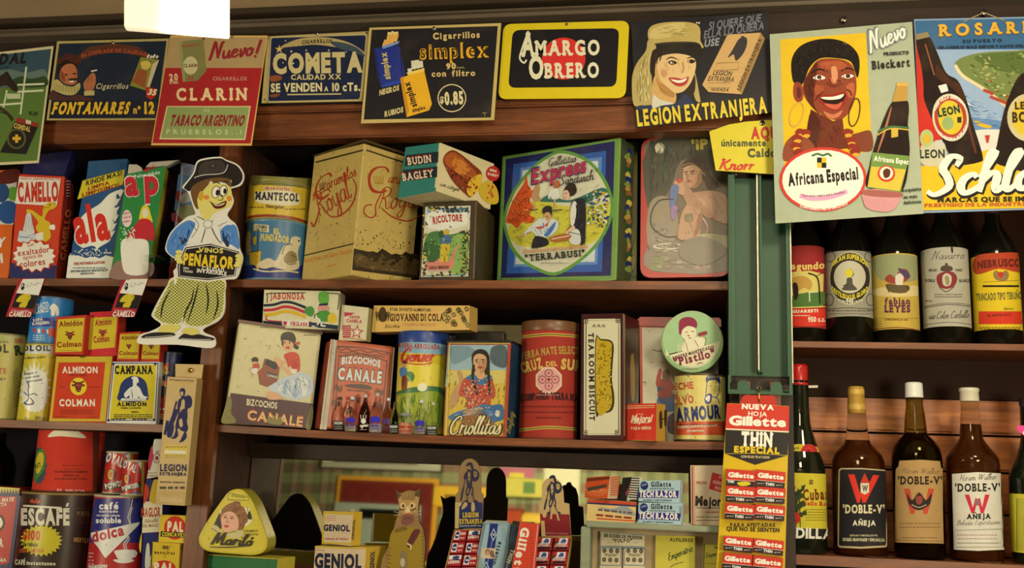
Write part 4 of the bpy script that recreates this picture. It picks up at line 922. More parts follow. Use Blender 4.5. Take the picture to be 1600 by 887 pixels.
# price tags on the shelf edge
def tag_(label, x0, frame, dx=0):
    t = Thing('price_tag', label, 'price tag', 'paper', 'red and black camel price tags on the shelf edge'); fr(*frame)
    d = lambda s: [(float(p.split(',')[0]) + dx, float(p.split(',')[1])) for p in s.split()]
    plate(t, d('30,220 165,222 240,14 102,18'), -.004, 'c9c3ae', .0006, edge='a02a24', yaw=4)
    pg('a8202a', d('30,220 165,222 240,14 102,18')); pg('ddd8c4', d('86,94 206,106 236,18 122,20')); pg('1a1917', d('62,170 178,180 206,108 88,96'))
    bl('c9b222', d('86,140 104,112 130,100 160,104 164,120 150,140 140,165 104,170 118,145'), 3); ln('1a1917', d('150,112 160,116'), 3); pg('c9b222', d('108,150 140,140 136,172 100,168'))
    tx('23201c', '$', d('110,72 130,74'), 30, '3'); ln('8f8f88', d('142,60 152,38'), 2, sm=False); ln('8f8f88', d('140,62 160,58 170,44 164,40 184,52 196,40'), 2); ln('8f8f88', d('190,52 204,38 216,46'), 2)
    tx('d9b0a0', 'Y lleva también..', d('58,192 160,194'), 9, '2'); tx('e6dcc8', 'CAMELLO', d('46,218 162,220'), 24, '2i'); return t
tag_('leftmost of two red and black camel price tags hanging under the powder bags', 0, G3)
tag_('price tag with a camel head hanging above the small red starch boxes', 0, G3, 552)
# gaucho figure
t = Thing('gaucho_cutout', 'printed cardboard cutout of a boy gaucho holding a wine sign', 'cutout', 'gloss'); fr(*F6)
OUT = '22,788 58,775 100,756 110,740 78,715 76,690 130,590 165,545 163,520 178,500 178,470 160,462 135,440 130,415 150,360 190,318 225,290 255,280 248,255 225,190 203,172 205,160 245,110 262,60 300,45 360,40 385,52 430,70 455,100 460,130 445,160 410,172 402,180 416,220 408,250 390,280 400,300 425,322 438,360 442,420 456,460 448,500 428,550 380,560 382,620 378,690 350,730 290,762 300,780 338,798 325,842 180,828 22,825'
ol = cat(P(OUT), True, 4); pl = Plane(U(*P('240,500')[0], -.035), V((.12, -1, 0)))
poly_prism(t.mb, [pl.hit(*p) for p in ol], V((0, .0025, 0)), col('dcd4b8'), col('b0a888'), 0); on(pl)
INK = '211f1e'
bl(INK, '210,165 250,112 266,66 300,52 360,46 386,58 428,76 450,104 454,130 440,154 405,165 408,140 380,130 330,132 280,142 250,160 232,184 214,176'); bl('3a342e', '275,80 300,60 350,54 372,60 380,100 330,112 272,120'); ln('cfc8ae', '250,128 290,116 372,108 392,72', 3)
bl('6b4a26', '236,180 262,150 320,130 380,128 405,140 404,170 380,150 345,150 340,190 322,140 300,180 270,210 268,260 250,240'); 
bl('d6c766', '272,205 290,180 320,150 350,150 400,165 410,215 404,245 370,262 330,280 316,305 290,305 268,250 264,215'); bl('c89a34', '266,208 276,185 290,190 286,222 272,220')
el('e8e0c8', 342, 188, 17, 25, 10); el('e8e0c8', 374, 182, 16, 22, 5); ring(INK, 342, 188, 17, 25, 3, 10); ring(INK, 374, 182, 16, 22, 3, 5); el(INK, 349, 190, 8, 13, 8); el(INK, 380, 184, 7, 12, 5)
ln(INK, '330,152 345,146 358,154', 4); ln(INK, '372,146 384,142 392,150', 4); ln(INK, '360,200 372,212 364,222 350,220', 3); bl('5a1a14', '322,230 345,240 385,224 378,250 345,258 330,248'); bl('d9cfae', '330,238 350,243 380,232 370,242 344,246'); bl('d9803a', '290,206 305,200 314,212 300,220'); bl('d9803a', '388,208 402,204 408,220 394,226'); ln(INK, '316,226 326,236', 3)
bl('4f7fb0', '135,412 155,362 195,322 235,306 260,330 230,400 200,440 180,462 145,445'); bl('4f7fb0', '380,330 420,326 434,360 440,425 410,410 370,395 350,370'); ln('1f2a44', '186,380 210,385 224,396', 5); bl('26334a', '200,408 190,385 206,392 204,370 218,384 226,346 232,352 218,392'); bl('26334a', '372,345 380,376 394,360 388,385 398,400 392,420 378,402 370,380')
bl('dcd6c0', '225,300 260,285 300,310 330,300 380,300 410,325 360,330 366,400 345,375 326,338 310,340 290,360 280,400 240,402 218,410 245,350 255,318'); ln(INK, '262,290 300,318 280,400', 3); ln(INK, '330,305 322,330 345,380 366,402', 3); ln(INK, '250,296 270,330 240,380', 2); bl('dcd6c0', '288,310 318,304 328,334 296,340'); ring(INK, 308, 322, 18, 16, 2); ln(INK, '236,318 262,350', 2); ln(INK, '390,312 350,330', 2)
bl('d9cfae', '166,545 300,560 380,556 380,620 374,690 346,726 290,756 215,748 200,720 190,745 120,742 82,712 80,690 132,592', 4); bl('cbc667', '170,550 300,563 376,560 377,620 370,688 344,722 288,750 220,744 204,712 188,740 122,736 86,710 84,692 136,594', 4)
trg = []
from mathutils import Vector as _V
pts_ = [tuple(map(float, q.split(','))) for q in '170,550 300,563 376,560 377,620 370,688 344,722 288,750 220,744 204,712 188,740 122,736 86,710 84,692 136,594'.split()]; trp = cat(pts_, True, 4)
def mesh2(slope, step, w, c):
    for k in range(-60, 60):
        run = []
        for i in range(70):
            x = 80 + i * 4.4; y = 650 + slope * (x - 230) + k * step
            if inside(x, y, trp): run.append((x, y))
            else:
                if len(run) > 1: trg.append(run)
                run = []
        if len(run) > 1: trg.append(run)
    tr = []
    for r in trg: tr += ribbon(P([r[0], r[-1]]), w / FR[2], False)
    trg.clear(); _put(tr, c)
mesh2(.75, 12.5, 2.2, '2a2a1c'); mesh2(-.75, 12.5, 2.2, '2a2a1c')
for q in ('205,735 215,690 240,640 250,590', '270,570 250,650 222,735', '150,600 120,660 110,720', '345,600 350,660 330,725', '300,570 310,640 300,700'): ln('2a2a1c', q, 8, taper=.9)
pg('dcd4b8', '165,552 172,548 180,560 168,580')
bl('d0c05c', '98,778 120,745 190,748 170,775 120,782'); bl('d0c05c', '210,758 262,762 268,785 240,792 206,786'); bl(INK, '34,790 70,778 110,776 160,778 166,790 100,798 36,800'); bl(INK, '186,800 208,782 240,788 270,784 300,792 332,800 325,810 250,808 190,804'); ln('dcd4b8', '44,797 100,794 160,788', 2); ln('dcd4b8', '196,802 260,806 322,806', 2)
dab(('8fa6c4', '3f6a9a'), '150,380 195,335 230,345 215,400 170,440 148,420', 26, 26, 3, 110)
dab(('8fa6c4', '3f6a9a'), '390,340 418,335 432,400 400,400 380,380', 14, 22, 3, 80)
# placard
pg('dcd4b8', '176,494 204,430 210,414 318,398 446,434 428,546 310,564 180,548'); pg(INK, '181,498 208,432 214,420 318,404 440,438 424,540 310,558 184,544'); ln('dcd4b8', '188,500 213,436 218,426 318,410 434,442 420,536 310,552 190,540', 2.5, closed=True, sm=False)
tx('cfc05a', 'VINOS', '268,439 372,444', 18, '2'); tx('dcb92a', 'PEÑAFLOR', '204,490 416,508', 44, '3', bulge=0); tx('dcd4b8', 'CALIDAD', '284,514 376,524', 15, '2'); tx('dcd4b8', 'INVARIABLE', '262,524 386,538', 15, '2'); tx('dcd4b8', 'TINTO', '204,510 228,513', 8, '2'); tx('dcd4b8', 'Y BLANCO', '204,522 244,527', 8, '2')
for x, y in ((186, 440), (184, 456), (182, 470), (190, 482)): bl('d6c766', [(x - 12, y - 6), (x + 6, y - 9), (x + 16, y - 2), (x + 8, y + 7), (x - 10, y + 6)], 3); ln(INK, [(x - 10, y + 7), (x + 10, y + 7)], 2)
for x, y in ((438, 456), (440, 470), (438, 484), (432, 496)): bl('d6c766', [(x - 14, y - 4), (x + 4, y - 8), (x + 14, y), (x + 6, y + 7), (x - 12, y + 6)], 3); ln(INK, [(x - 10, y + 7), (x + 8, y + 7)], 2)
nail(t, 328, 78, -.0365, .0025)
# row of starch and floor wax
t = Thing('floor_wax_tin', 'large pale yellow round tin standing at the left edge of the starch shelf', 'tin', 'tin'); fr(*G3)
can(t, -160, 116, 780, 303, .015, 'c2b45a', ZL, rim='8a8250'); rc('b5b060', -150, 316, 110, 360); tx('6a6440', 'LIMPIA Y LUSTRA', '-100,366 46,360', 12, '2'); tx('26361f', 'POL', '-70,412 46,410', 40, '3s'); tx('26361f', 'R', '82,426 122,420', 48, '3s'); rc('b8703a', 78, 336, 122, 362); tx('b85a3a', 'PASTE', '-90,525 34,523', 28, '2s'); tx('6a6440', 'NET', '-10,560 32,559', 12, '1')
for k in range(16): ln('4a4a2a', [(70, 700 - k * 12), (106 - k % 4 * 4, 690 - k * 13)], 4, taper=.7)
t = Thing('oil_tin', 'tall yellow and white oil can under the blue can', 'tin', 'tin'); fr(*G3)
can(t, 106, 288, 780, 362, .0, 'c9b42a', ZL, rim='b5a030'); ot = t
rc('c9c7a8', 130, 366, 292, 420); tx('2a3040', 'OLOIL', '118,402 268,402', 28, '3s'); tx('3a3a2a', 'EL MEJOR ACEITE', '128,446 242,440', 9, '2')
fill([P([(184 + math.cos(k * math.pi / 20) * (58 if k % 2 else 96), 598 + math.sin(k * math.pi / 20) * (100 if k % 2 else 150)) for k in range(40)])], 'd6d0a8'); bl('dcd8c0', '140,520 200,500 250,540 252,660 220,720 150,720 120,660 126,570')
for i, s_ in enumerate(('limpia y', 'ayuda a bordar', 'lubricando')): tx('2a3046', s_, f'{128+i*6},{532+i*20} {198+i*14},{520+i*20}', 11, '2i')
ln('26325a', '128,620 150,640 180,630 200,640', 5); ln('26325a', '150,600 152,660 130,680 150,690 180,680 160,650', 5); ln('26325a', '130,680 150,688 178,684', 7); ln('26325a', '150,570 156,600', 6); tx('4a4a30', '590 cc', '188,770 240,768', 18, '1')
t = Thing('bleach_can', 'blue bleach can standing on the yellow and white oil can', 'can', 'tin'); fr(*G3)
can(t, 164, 354, 360, 108, .004, '2a7fb5', ot.top, rim='4a6a7a'); tx('dcd8c4', 'EXTRACTO', '172,184 262,166', 26, '2'); tx('dcd8c4', 'BLANCO', '180,206 260,194', 22, '2'); bl('dcd8c4', '264,172 284,150 300,160 312,176 314,210 300,214 296,190 290,214 272,212 272,188'); rc('22337f', 166, 226, 290, 272); tx('dcd8c4', 'ROPA', '178,248 228,240', 15, '2'); tx('dcd8c4', 'BLANQUISIMA', '172,266 264,258', 15, '2')
for k in range(5): pg(('c43a2a', 'dcd8c4')[k % 2], [(176 + k * 24, 282 + k * 2), (192 + k * 24, 284 + k * 2), (190 + k * 24, 306 + k * 2), (178 + k * 24, 304 + k * 2)])
bl('c43a2a', '260,285 288,282 290,325 262,322'); para('a8c4cc', 176, 318, 240, 340, 3, 5, 3)
def starch(label, quad, Y, z, depth=.03, yaw=0):
    t = Thing('starch_box', label, 'box', 'paper', 'red and yellow starch boxes'); fr(*G3); box(t, quad, Y, depth, 'b8321f', 'b5301f', yaw, z, .0008)
    q = [tuple(map(float, p.split(','))) for p in quad.split()]
    def m(u, v): a = [q[0][k] + (q[1][k] - q[0][k]) * u for k in (0, 1)]; b = [q[3][k] + (q[2][k] - q[3][k]) * u for k in (0, 1)]; return tuple(a[k] + (b[k] - a[k]) * v for k in (0, 1))
    t.m = m; return t
def bull(c, x, y, s):
    f = lambda q: [(x + float(a.split(',')[0]) * s, y + float(a.split(',')[1]) * s) for a in q.split()]
    bl(c, f('-.45,-.55 0,-.65 .45,-.55 .7,-.15 .5,.2 .38,.75 0,1.0 -.38,.75 -.5,.2 -.7,-.15'), 3); bl(c, f('-.4,-.5 -.85,-.55 -1.0,-1.0 -.8,-.85 -.3,-.65'), 3); bl(c, f('.4,-.5 .85,-.55 1.0,-1.0 .8,-.85 .3,-.65'), 3); bl(c, f('-.6,-.3 -1.05,-.25 -.95,.05 -.6,0'), 3); bl(c, f('.6,-.3 1.05,-.25 .95,.05 .6,0'), 3)
    for k in (-1, 1): el('c98a5a', x + .28 * k * s, y - .12 * s, .11 * s, .08 * s, n=8); el('c98a5a', x + .16 * k * s, y + .68 * s, .09 * s, .08 * s, n=8)
    bl('8f3a2a', f('-.16,-.4 .16,-.4 .12,.3 -.12,.3'), 2)
t = starch('large red and yellow starch box beside the yellow and white oil can', '258,780 566,780 602,428 298,430', .0, ZL, .05, 4); big = t
pg('c2a82c', '262,778 562,778 598,432 300,434'); pg('c23a1c', '278,762 532,766 562,462 312,464'); tx('e2d8b4', 'ALMIDON', '332,520 520,520', 32, '2', sp=.2); tx('2a1a10', 'PARA LA ROPA', '374,536 462,536', 7, '2'); el('d9c22c', 418, 592, 44, 47); bull('6e2418', 418, 590, 33); tx('e2d8b4', 'COLMAN', '316,696 506,696', 34, '2', sp=.2); para('7a2614', 322, 716, 505, 738, 4, 3); para('7a2614', 288, 752, 350, 752, 1, 4); para('7a2614', 462, 754, 520, 754, 1, 4); para('7a2614', 320, 594, 348, 594, 1, 4); para('7a2614', 476, 594, 536, 594, 1, 4); el('5a4a14', 440, 434, 16, 5)
def small(t, cap, w):
    m = t.m; pg('cbb22a', [m(.06, .07), m(.94, .07), m(.94, .93), m(.06, .93)])
    a, b = m(.12, .74), m(.9, .74); tx('7a2a14', 'Almidón', [a, b], cap, '2'); a, b = m(.1, .2), m(.92, .2); tx('8a2a18', 'Colman', [a, b], cap, '2'); x, y = m(.5, .5); bull('6e1f14', x, y, w); para('8a7a2a', *m(.2, .12), *m(.8, .11), 1, 3)
t = starch('left of the two medium starch boxes standing on the large starch box', '284,424 444,420 462,210 300,222', .0, big.top, .026, 3); small(t, 27, 24)
t = starch('medium starch box between its twin and the two smallest starch boxes', '452,424 622,424 634,188 480,196', .014, big.top, .024, -5)
pg('c22a30', '452,424 622,424 632,192 480,200'); q = [(470, 396), (612, 384), (626, 220), (482, 226)]; t.m = lambda u, v: tuple((q[0][k] + (q[1][k] - q[0][k]) * u) * (1 - v) + (q[3][k] + (q[2][k] - q[3][k]) * u) * v for k in (0, 1)); pg('cbb22a', q); m = t.m
tx('9a2420', 'Almidón', [m(.2, .74), m(.82, .76)], 32, '2'); tx('9a2420', 'Colman', [m(.2, .2), m(.78, .22)], 32, '2'); bull('8a2428', *m(.5, .5), 22)

t = Thing('starch_box', 'white framed yellow starch box with a blue ironing woman', 'box', 'paper'); fr(*G3)
box(t, '567,780 832,778 850,460 600,460', .0, .045, 'd9d4bd', 'c9c2a4', 0, ZL, .0008); camp = t
pg('22305a', '572,776 828,774 845,465 604,466'); pg('d9d4bd', '577,772 823,770 840,470 609,471'); pg('cdb826', '584,768 818,766 834,476 614,478'); 
for x, y in ((578, 772), (822, 770), (604, 472), (828, 472)): el('22305a', x, y, 8, 8, n=8)
tx('151820', 'CAMPANA', '612,524 814,524', 40, '3s'); bl('26365f', '636,668 634,620 650,570 690,540 735,538 775,565 788,620 778,668'); rc('26365f', 636, 640, 776, 670)
bl('d9d4c0', '708,560 716,542 728,545 734,565 728,585 745,600 765,640 790,648 760,660 735,645 735,665 690,665 692,640 670,652 662,632 690,600 708,590'); bl('26365f', '700,600 708,640 706,660', 3); pg('d9d4c0', '650,655 780,655 778,668 640,668'); ln('26365f', '660,660 770,660', 2); bl('d9d4c0', '700,548 715,538 735,545 740,575 730,560 712,556')
tx('151820', 'ALMIDON', '624,696 780,696', 20, '3', sp=.24); tx('151820', 'PARA LA ROPA', '646,712 752,712', 10, '1'); tx('151820', 'CEBADA', '700,732 740,732', 8, '2'); para('3a3a2a', 608, 740, 810, 758, 3, 5); para('151820', 592, 764, 672, 764, 1, 6); para('151820', 706, 764, 788, 764, 1, 6)
t = starch('left of the two smallest starch boxes on top of the yellow ironing woman box', '620,454 740,456 754,298 636,304', .0, camp.top, .028, 3); small(t, 20, 15)
t = starch('smallest starch box half under the shoe of the cardboard gaucho', '748,456 850,456 864,305 762,300', .0, camp.top, .028, 0); small(t, 20, 15)
t = Thing('insecticide_can', 'slim navy and red can standing right of the yellow ironing woman box', 'can', 'tin'); fr(*G3)
can(t, 838, 934, 776, 405, .012, '1c2140', ZL, rim='3a3a44'); rc('1f2a52', 836, 412, 940, 470); pg('b53a24', '846,480 900,465 898,500 846,510'); tx('d9b02c', '¡ANO!', '852,536 900,520', 40, '3'); pg('a82a22', '830,560 912,560 900,770 826,770'); bl('c98a4a', '848,560 880,570 884,620 850,640'); bl('20202a', '850,590 890,600 880,640 846,650'); para('d9d4c0', 836, 708, 885, 708, 1, 10, 3); para('d9c8a0', 834, 740, 884, 760, 3, 4)
t = Thing('cigarette_carton', 'tall tan carton with a printed soldier hanging on the wooden post', 'carton', 'paper'); fr(0, 0, 1)
box(t, '242.8,787.6 288.8,790 307.7,591 261.7,588', -.05, .026, 'c2a468', 'a8894e', 2, None, .0008); car = t; fr(*G3)
BL_ = '2a2a4c'
tx('4a4040', '20 Paquetes de 10 Hojas', '904,560 1034,566', 9, '2'); tx('c9a24a', 'CARTÓN', '930,577 1012,580', 12, '2')
bl(BL_, '958,610 975,600 988,612 985,640 975,655 962,640'); bl('c2a468', '962,622 975,620 976,640 966,640'); bl(BL_, '955,660 985,645 1010,640 1025,665 1020,700 1000,715 1000,760 990,790 998,830 985,830 975,790 965,760 955,800 940,830 935,800 950,740 945,700'); bl('c2a468', '968,670 985,668 980,740 966,745'); bl(BL_, '985,650 1015,645 1022,690 995,700'); ln(BL_, '942,670 925,730 895,850', 9); bl(BL_, '905,790 928,800 915,860 890,855'); bl('c2a468', '962,700 975,705 970,760 958,750')
fr(*G4); bl(BL_, '945,80 980,0 1000,10 970,90 960,140 938,120'); bl(BL_, '990,60 1020,0 1050,0 1048,60 1055,110 1030,122 1000,100'); bl('c2a468', '1005,60 1020,50 1025,90 1010,95'); bl(BL_, '1038,120 1048,150 1030,175 1005,183 1015,165'); bl(BL_, '990,105 1000,140 985,160 958,160 975,145'); ln(BL_, '940,60 925,140', 16)
pg('cdb04a', '922,195 1058,200 1052,275 916,268'); para('8a7a3a', 930, 205, 1050, 212, 1, 6); pg('d9cfa8', '925,225 1045,230 1042,248 922,244'); para('9a8a5a', 926, 252, 1040, 262, 2, 6)
tx('2a2c4a', 'LEGION', '898,342 1046,344', 36, '2', sp=.2); tx('2a2c4a', 'EXTRANJERA', '896,366 1046,370', 17, '2'); tx('5a4a3a', 'INDUSTRIA ARGENTINA', '898,408 1038,412', 8, '2'); para('5a4a3a', 896, 430, 1036, 432, 1, 14, 6); pg('b89a5c', '890,452 1044,460 1037,538 874,529'); tx('c9b27a', 'GUSADA', '896,512 1026,520', 24, '1')
q = t.part('hanging_tab', 'paper'); use(q); fr(*G3); w_ = [Plane(car.front.p - car.n * .02, car.n).hit(*p) for p in P('935,548 1075,552 1084,475 935,472')]; poly_prism(q.mb, w_, -car.n * .002, col('c2a468'), col('a8894e'), 0)
p_ = nail(t, 1015, 506, car.c[0].y + .018, .0045, 'brass_pin'); p_.mats = [BRASS]
# coffee, mate and baking powder at the bottom
t = Thing('mate_tin', 'red yerba mate pack with a yellow and navy zigzag top at the left edge', 'package', 'tin'); fr(*G4)
box(t, '-160,944 50,944 112,440 -110,425', .03, .08, 'b02a20', 'a32a22', 12, ZLB, .002); mate = t
pg('1c2650', '40,940 60,940 118,480 96,480'); pg('c9b82c', '-110,425 112,440 108,470 -112,470'); pg('1c2650', '-112,468 108,470 104,486 -114,484')
for k in range(14): pg('1c2650', [(-110 + k * 16, 472), (-94 + k * 16, 472), (-102 + k * 16, 440)])
tx('d9cfae', 'YERBA MATE', '-80,520 76,512', 20, '2i'); tx('d9cfae', 'SELECTA', '-60,546 36,538', 18, '2i'); bl('1f1a18', '-60,640 -20,600 10,590 26,640 0,680 -30,690'); bl('d9cfae', '-50,640 -18,610 4,604 16,640 -4,668 -28,676'); tx('d9cfae', 'SUR', '-50,770 20,765', 42, '3'); tx('d9cfae', 'COMPAÑIA', '-90,860 36,850', 18, '2'); pg('1c2650', '-140,887 50,862 44,944 -150,944')
on(t.right)
for k in range(8): pg('1c2650', [(118 + k * 10, 486 - k * 2), (128 + k * 10, 484 - k * 2), (124 + k * 10, 440 - k * 2)])
t = Thing('bottle', 'dark green glass bottle at the left edge of the coffee shelf', 'bottle', glassy('green_glass', (.05, .12, .06), .08)); fr(*G4)
c_ = U(*P('-35,420')[0], .13); hz_ = mate.top; lathe(t.mb, c_, [(.036, ZLB), (.037, ZLB + .01), (.037, ZLB + .19), (.03, ZLB + .215), (.013, ZLB + .235), (.012, ZLB + .26)], WH, 32)
t = Thing('coffee_tin', 'large dark brown instant coffee tin with a yellow burst label', 'tin', 'tin'); fr(*G4)
can(t, 104, 512, 944, 466, .0, '241512', ZLB, rim='8a7238'); esc = t
bl('a83a1c', '168,520 180,498 198,510 205,490 215,510 228,500 222,522'); tx('cfc6a4', 'ESCAFÉ', '118,642 390,642', 84, '3', sp=.1); pg('cfc6a4', '130,532 345,545 343,556 130,543')
fill([P([(232 + math.cos(k * math.pi / 24) * (100 if k % 2 else 120), 732 + math.sin(k * math.pi / 24) * (76 if k % 2 else 92)) for k in range(48)])], 'bfb022')
tx('b5341c', '$100', '128,724 224,730', 48, '3'); tx('2a2414', 'de rebaja', '128,764 212,766', 24, '2'); tx('b5501c', 'OFERTA LIMITADA', '106,800 244,800', 20, '2i'); tx('b08a3c', 'NESTLE', '414,738 496,744', 22, '2s'); tx('c9bf98', 'CAFÉ', '85,866 142,868', 26, '3'); tx('c9bf98', 'instantaneo', '150,868 312,872', 20, '2'); tx('7a6238', 'REG', '430,590 500,594', 20, '1'); para('4a3424', 425, 550, 510, 630, 6, 6)
t = Thing('baking_powder_can', 'tall red canister with a cream rounded top standing on the dark coffee tin', 'canister', 'paper'); fr(*G4)
can(t, 205, 530, 470, 106, .004, 'bf321f', esc.top, rim='5a2a1c'); bl('d9cba0', '268,152 300,118 350,104 410,108 452,128 482,158 400,152 330,148'); rc('5a2416', 520, 110, 560, 470)
fill([P([(218 + math.cos(k * math.pi / 14) * (38 if k % 2 else 48), 312 + math.sin(k * math.pi / 14) * (96 if k % 2 else 110)) for k in range(28)])], '3a4a4a'); bl('4a7a2c', '196,300 214,230 245,225 256,260 248,330 215,380 196,400'); bl('c9b02c', '200,300 216,245 238,240 246,270 236,320 210,360'); tx('2a2416', 'MATI', '200,330 232,320', 26, '2'); para('7a2416', 340, 310, 480, 330, 2, 4, 3, .5); tx('5a1a14', 'CIA PRODUCTOS QUIMICOS', '305,352 490,354', 11, '2'); tx('5a1a14', 'SUDAM. S.A.', '355,372 450,374', 10, '2'); para('5a1a14', 305, 384, 490, 390, 1, 6); tx('d9a08a', 'EL MEJOR', '320,458 480,464', 14, '2')
t = Thing('coffee_tin', 'blue and red coffee tin with a steaming white cup', 'tin', 'tin'); fr(*G4)
can(t, 500, 793, 944, 480, .0, 'a81f20', ZLB, rim='b5ab84'); dol = t
pg('22286a', '495,498 800,498 800,745 495,745'); tx('d9d4bd', 'café', '556,556 664,556', 36, '3'); tx('d9d4bd', 'torrado', '556,576 662,576', 15, '2', sp=.2); tx('d9d4bd', 'con azucar refinada', '542,596 672,598', 11, '2'); tx('d9d4bd', 'soluble', '538,634 680,634', 29, '3')
pg('d9d4bd', '510,690 785,628 782,640 592,832 512,712'); tx('b03038', 'dolca', '520,742 698,700', 58, '3', lean=.1); 
bl('d9d4bd', '648,788 756,786 754,815 735,838 700,842 665,836 650,815'); ln('d9d4bd', '752,795 766,800 756,822 742,824', 8); bl('d9d4bd', '634,842 665,838 735,838 752,846 720,858 665,858'); ln('d9d4bd', '700,785 695,750 715,720 705,690 725,640 718,600 735,540 744,500', 4); ln('d9d4bd', '712,785 706,755 724,725 714,690 732,650 728,600 742,545', 4)
tx('d9d4bd', 'instantáneo', '500,890 604,884', 24, '2'); para('c9908a', 500, 800, 528, 860, 4, 8)
def royal(label, x0, x1, yb, yt, Y, k=0):
    t = Thing('baking_powder_can', label, 'can', 'tin', 'red baking powder cans'); fr(*G4); can(t, x0, x1, yb, yt, Y, 'b5251f', dol.top, rim='a89a70'); w = x1 - x0; g = lambda u, v: (x0 + u * w, yb + v * (yt - yb))
    ring('3a5a6a', *g(.8, .78), w * .2, (yb - yt) * .14, 6); pg('3a5a7a', [g(.0, .9), g(.3, .95), g(.1, .7)]); pg('3a5a7a', [g(.7, .95), g(1, .9), g(1, .5)]); pg('d9cfae', [g(.75, .9), g(.9, .95), g(.95, .6)])
    tx('dcd6bc', 'ROYAL', [g(-.1, .78), g(.6, .62)], (yb - yt) * .2, '3', arc=8); el('1f1a18', *g(.25, .45), w * .16, (yb - yt) * .14); el('c9a02c', *g(.22, .45), w * .1, (yb - yt) * .12); el('b5251f', *g(.27, .45), w * .06, (yb - yt) * .08)
    pg('3a3428', [g(.0, .06), g(.86, .2), g(.86, .36), g(.0, .24)]); tx('dcd6bc', 'POWDER', [g(.06, .1), g(.8, .22)], (yb - yt) * .12, '3'); pg('3a5a7a', [g(.3, 0.02), g(.8, .02), g(.8, .12)]); pg('b59a3a', [g(.88, .02), g(1, .02), g(1, .95), g(.9, .95)])
royal('taller red baking powder can behind its twin on the blue and red tin', 584, 745, 470, 232, .043)
royal('shorter red baking powder can in front on the blue and red tin', 682, 806, 474, 280, .0)
t = Thing('starch_pack', 'narrow blue and cream pack behind the hanging soldier carton', 'package', 'paper'); fr(*G4)
box(t, '790,944 898,944 915,395 818,388', .02, .04, '22285a', '1a1f48', 0, ZLB, .001); mag = t
pg('d4c79a', '796,690 906,684 912,520 806,512'); bl('c23a20', '806,520 810,420 830,430 836,470 820,510'); bl('c9a82c', '838,500 860,400 885,395 890,440 885,520 850,520'); tx('a83a1c', 'MAGLOR', '792,600 900,596', 48, '2', lean=.05); tx('8a6a3a', 'fécula', '810,634 884,628', 20, '1i'); tx('8a6a3a', 'DE MAIZ', '800,660 890,655', 16, '1'); bl('d4cfae', '815,820 825,750 838,760 840,830 836,887 815,887'); bl('d4cfae', '838,830 870,800 872,880 842,887'); bl('c9a82c', '780,760 796,690 790,800')
t = Thing('wrapped_roll', 'white paper wrapped roll with a pink stamp on top of the narrow blue pack', 'package', 'paper'); fr(*G4)
box(t, '818,388 896,372 915,160 862,158', .02, .04, 'd4cba8', 'c2b890', 0, None, .004); dz = mag.top - min(p.z for p in t.mb.v)
bl('b53a4a', '832,290 850,200 860,260 840,340'); ring('8a3a4a', 880, 268, 20, 26, 5); el('8a3a4a', 880, 268, 10, 13); tx('4a5a4a', 'NS', '874,238 894,236', 10, '1'); para('7a3a3a', 828, 350, 880, 364, 2, 4)
for p in t.mb.v: p.z += dz
t = Thing('razor_blade_box', 'lower yellow razor blade box with a red disc', 'box', 'paper'); fr(*G4)
box(t, '838,944 1000,944 1010,750 852,740', -.004, .03, 'c9a92a', '8a6a1c', -6, ZLB, .0008); palb = t
pg('2a2214', '842,940 852,742 858,744 848,940'); el('b8301f', 920, 890, 66, 46); tx('d9cfa0', 'PAL', '862,902 975,908', 44, '3'); tx('2a2214', '100', '912,780 944,781', 18, '3'); tx('2a2214', 'NAVAJITAS', '866,806 980,812', 12, '3', sp=.3); ln('b5861c', '955,760 920,830', 6); on(t.right); tx('b8301f', 'PAL', '1016,830 1040,838', 50, '3'); tx('2a2214', 'BLUE', '1014,780 1042,786', 12, '2')
t = Thing('razor_blade_box', 'upper yellow razor blade box with a red disc under the hanging carton', 'box', 'paper'); fr(*G4)
box(t, '888,740 1050,748 1075,594 900,588', .0, .026, 'd0b02c', 'a8861c', 0, palb.top, .0008); el('c2341f', 982, 662, 62, 66); tx('e0d4a4', 'PAL', '938,680 1028,684', 52, '3'); pg('1f1b14', '902,680 1050,688 1046,718 900,710'); tx('cfb82c', 'CONCAVEX', '908,706 1042,713', 20, '3')
# ---------------------------------------------------------------- middle compartment, upper shelf
t = Thing('dessert_tin', 'round blue tin with cartoon bears under the round yellow tin', 'tin', 'tin'); fr(*G1)
can(t, 47, 378, 818, 500, .0, '3f6f86', ZU, rim='5f8088'); fund = t
pg('1f2f6a', '30,760 400,760 400,830 30,830'); pg('c9bd8a', '92,530 178,538 178,578 92,570'); tx('2a2f2c', 'CREMA', '104,552 166,556', 16, '2i'); tx('2a2f2c', 'HELADA', '104,572 164,572', 14, '2i'); tx('c9b24a', 'EL', '204,586 238,586', 28, '3'); tx('c9b24a', 'FUNDADOR', '130,624 290,640', 34, '3', arc=6)
bl('b59a5a', '55,590 72,570 78,600 74,640 80,690 60,700 50,650'); pg('c9a22c', '70,690 135,676 130,740 120,790 100,760 75,755'); bl('c9a22c', '92,610 108,602 106,640 94,646'); ln('2a2a20', '118,560 116,690', 5); ln('2a2a20', '70,690 135,678', 4)
bl('c9b98a', '110,760 140,735 180,720 215,735 240,690 262,650 290,648 300,610 325,600 352,612 345,650 338,700 345,770 300,790 240,780 200,770 150,780'); bl('8a7448', '270,700 300,680 330,700 330,740 290,750 260,730'); bl('c9b98a', '300,640 320,610 350,615 350,650 320,670'); ln('3a2c18', '250,700 270,650 300,640', 4); ln('3a2c18', '262,735 290,756 330,750', 4); ln('3a2c18', '300,700 330,720', 4); el('2a1f14', 343, 625, 6, 5); ln('c9bd8a', '90,780 160,795 260,792 340,800', 8)
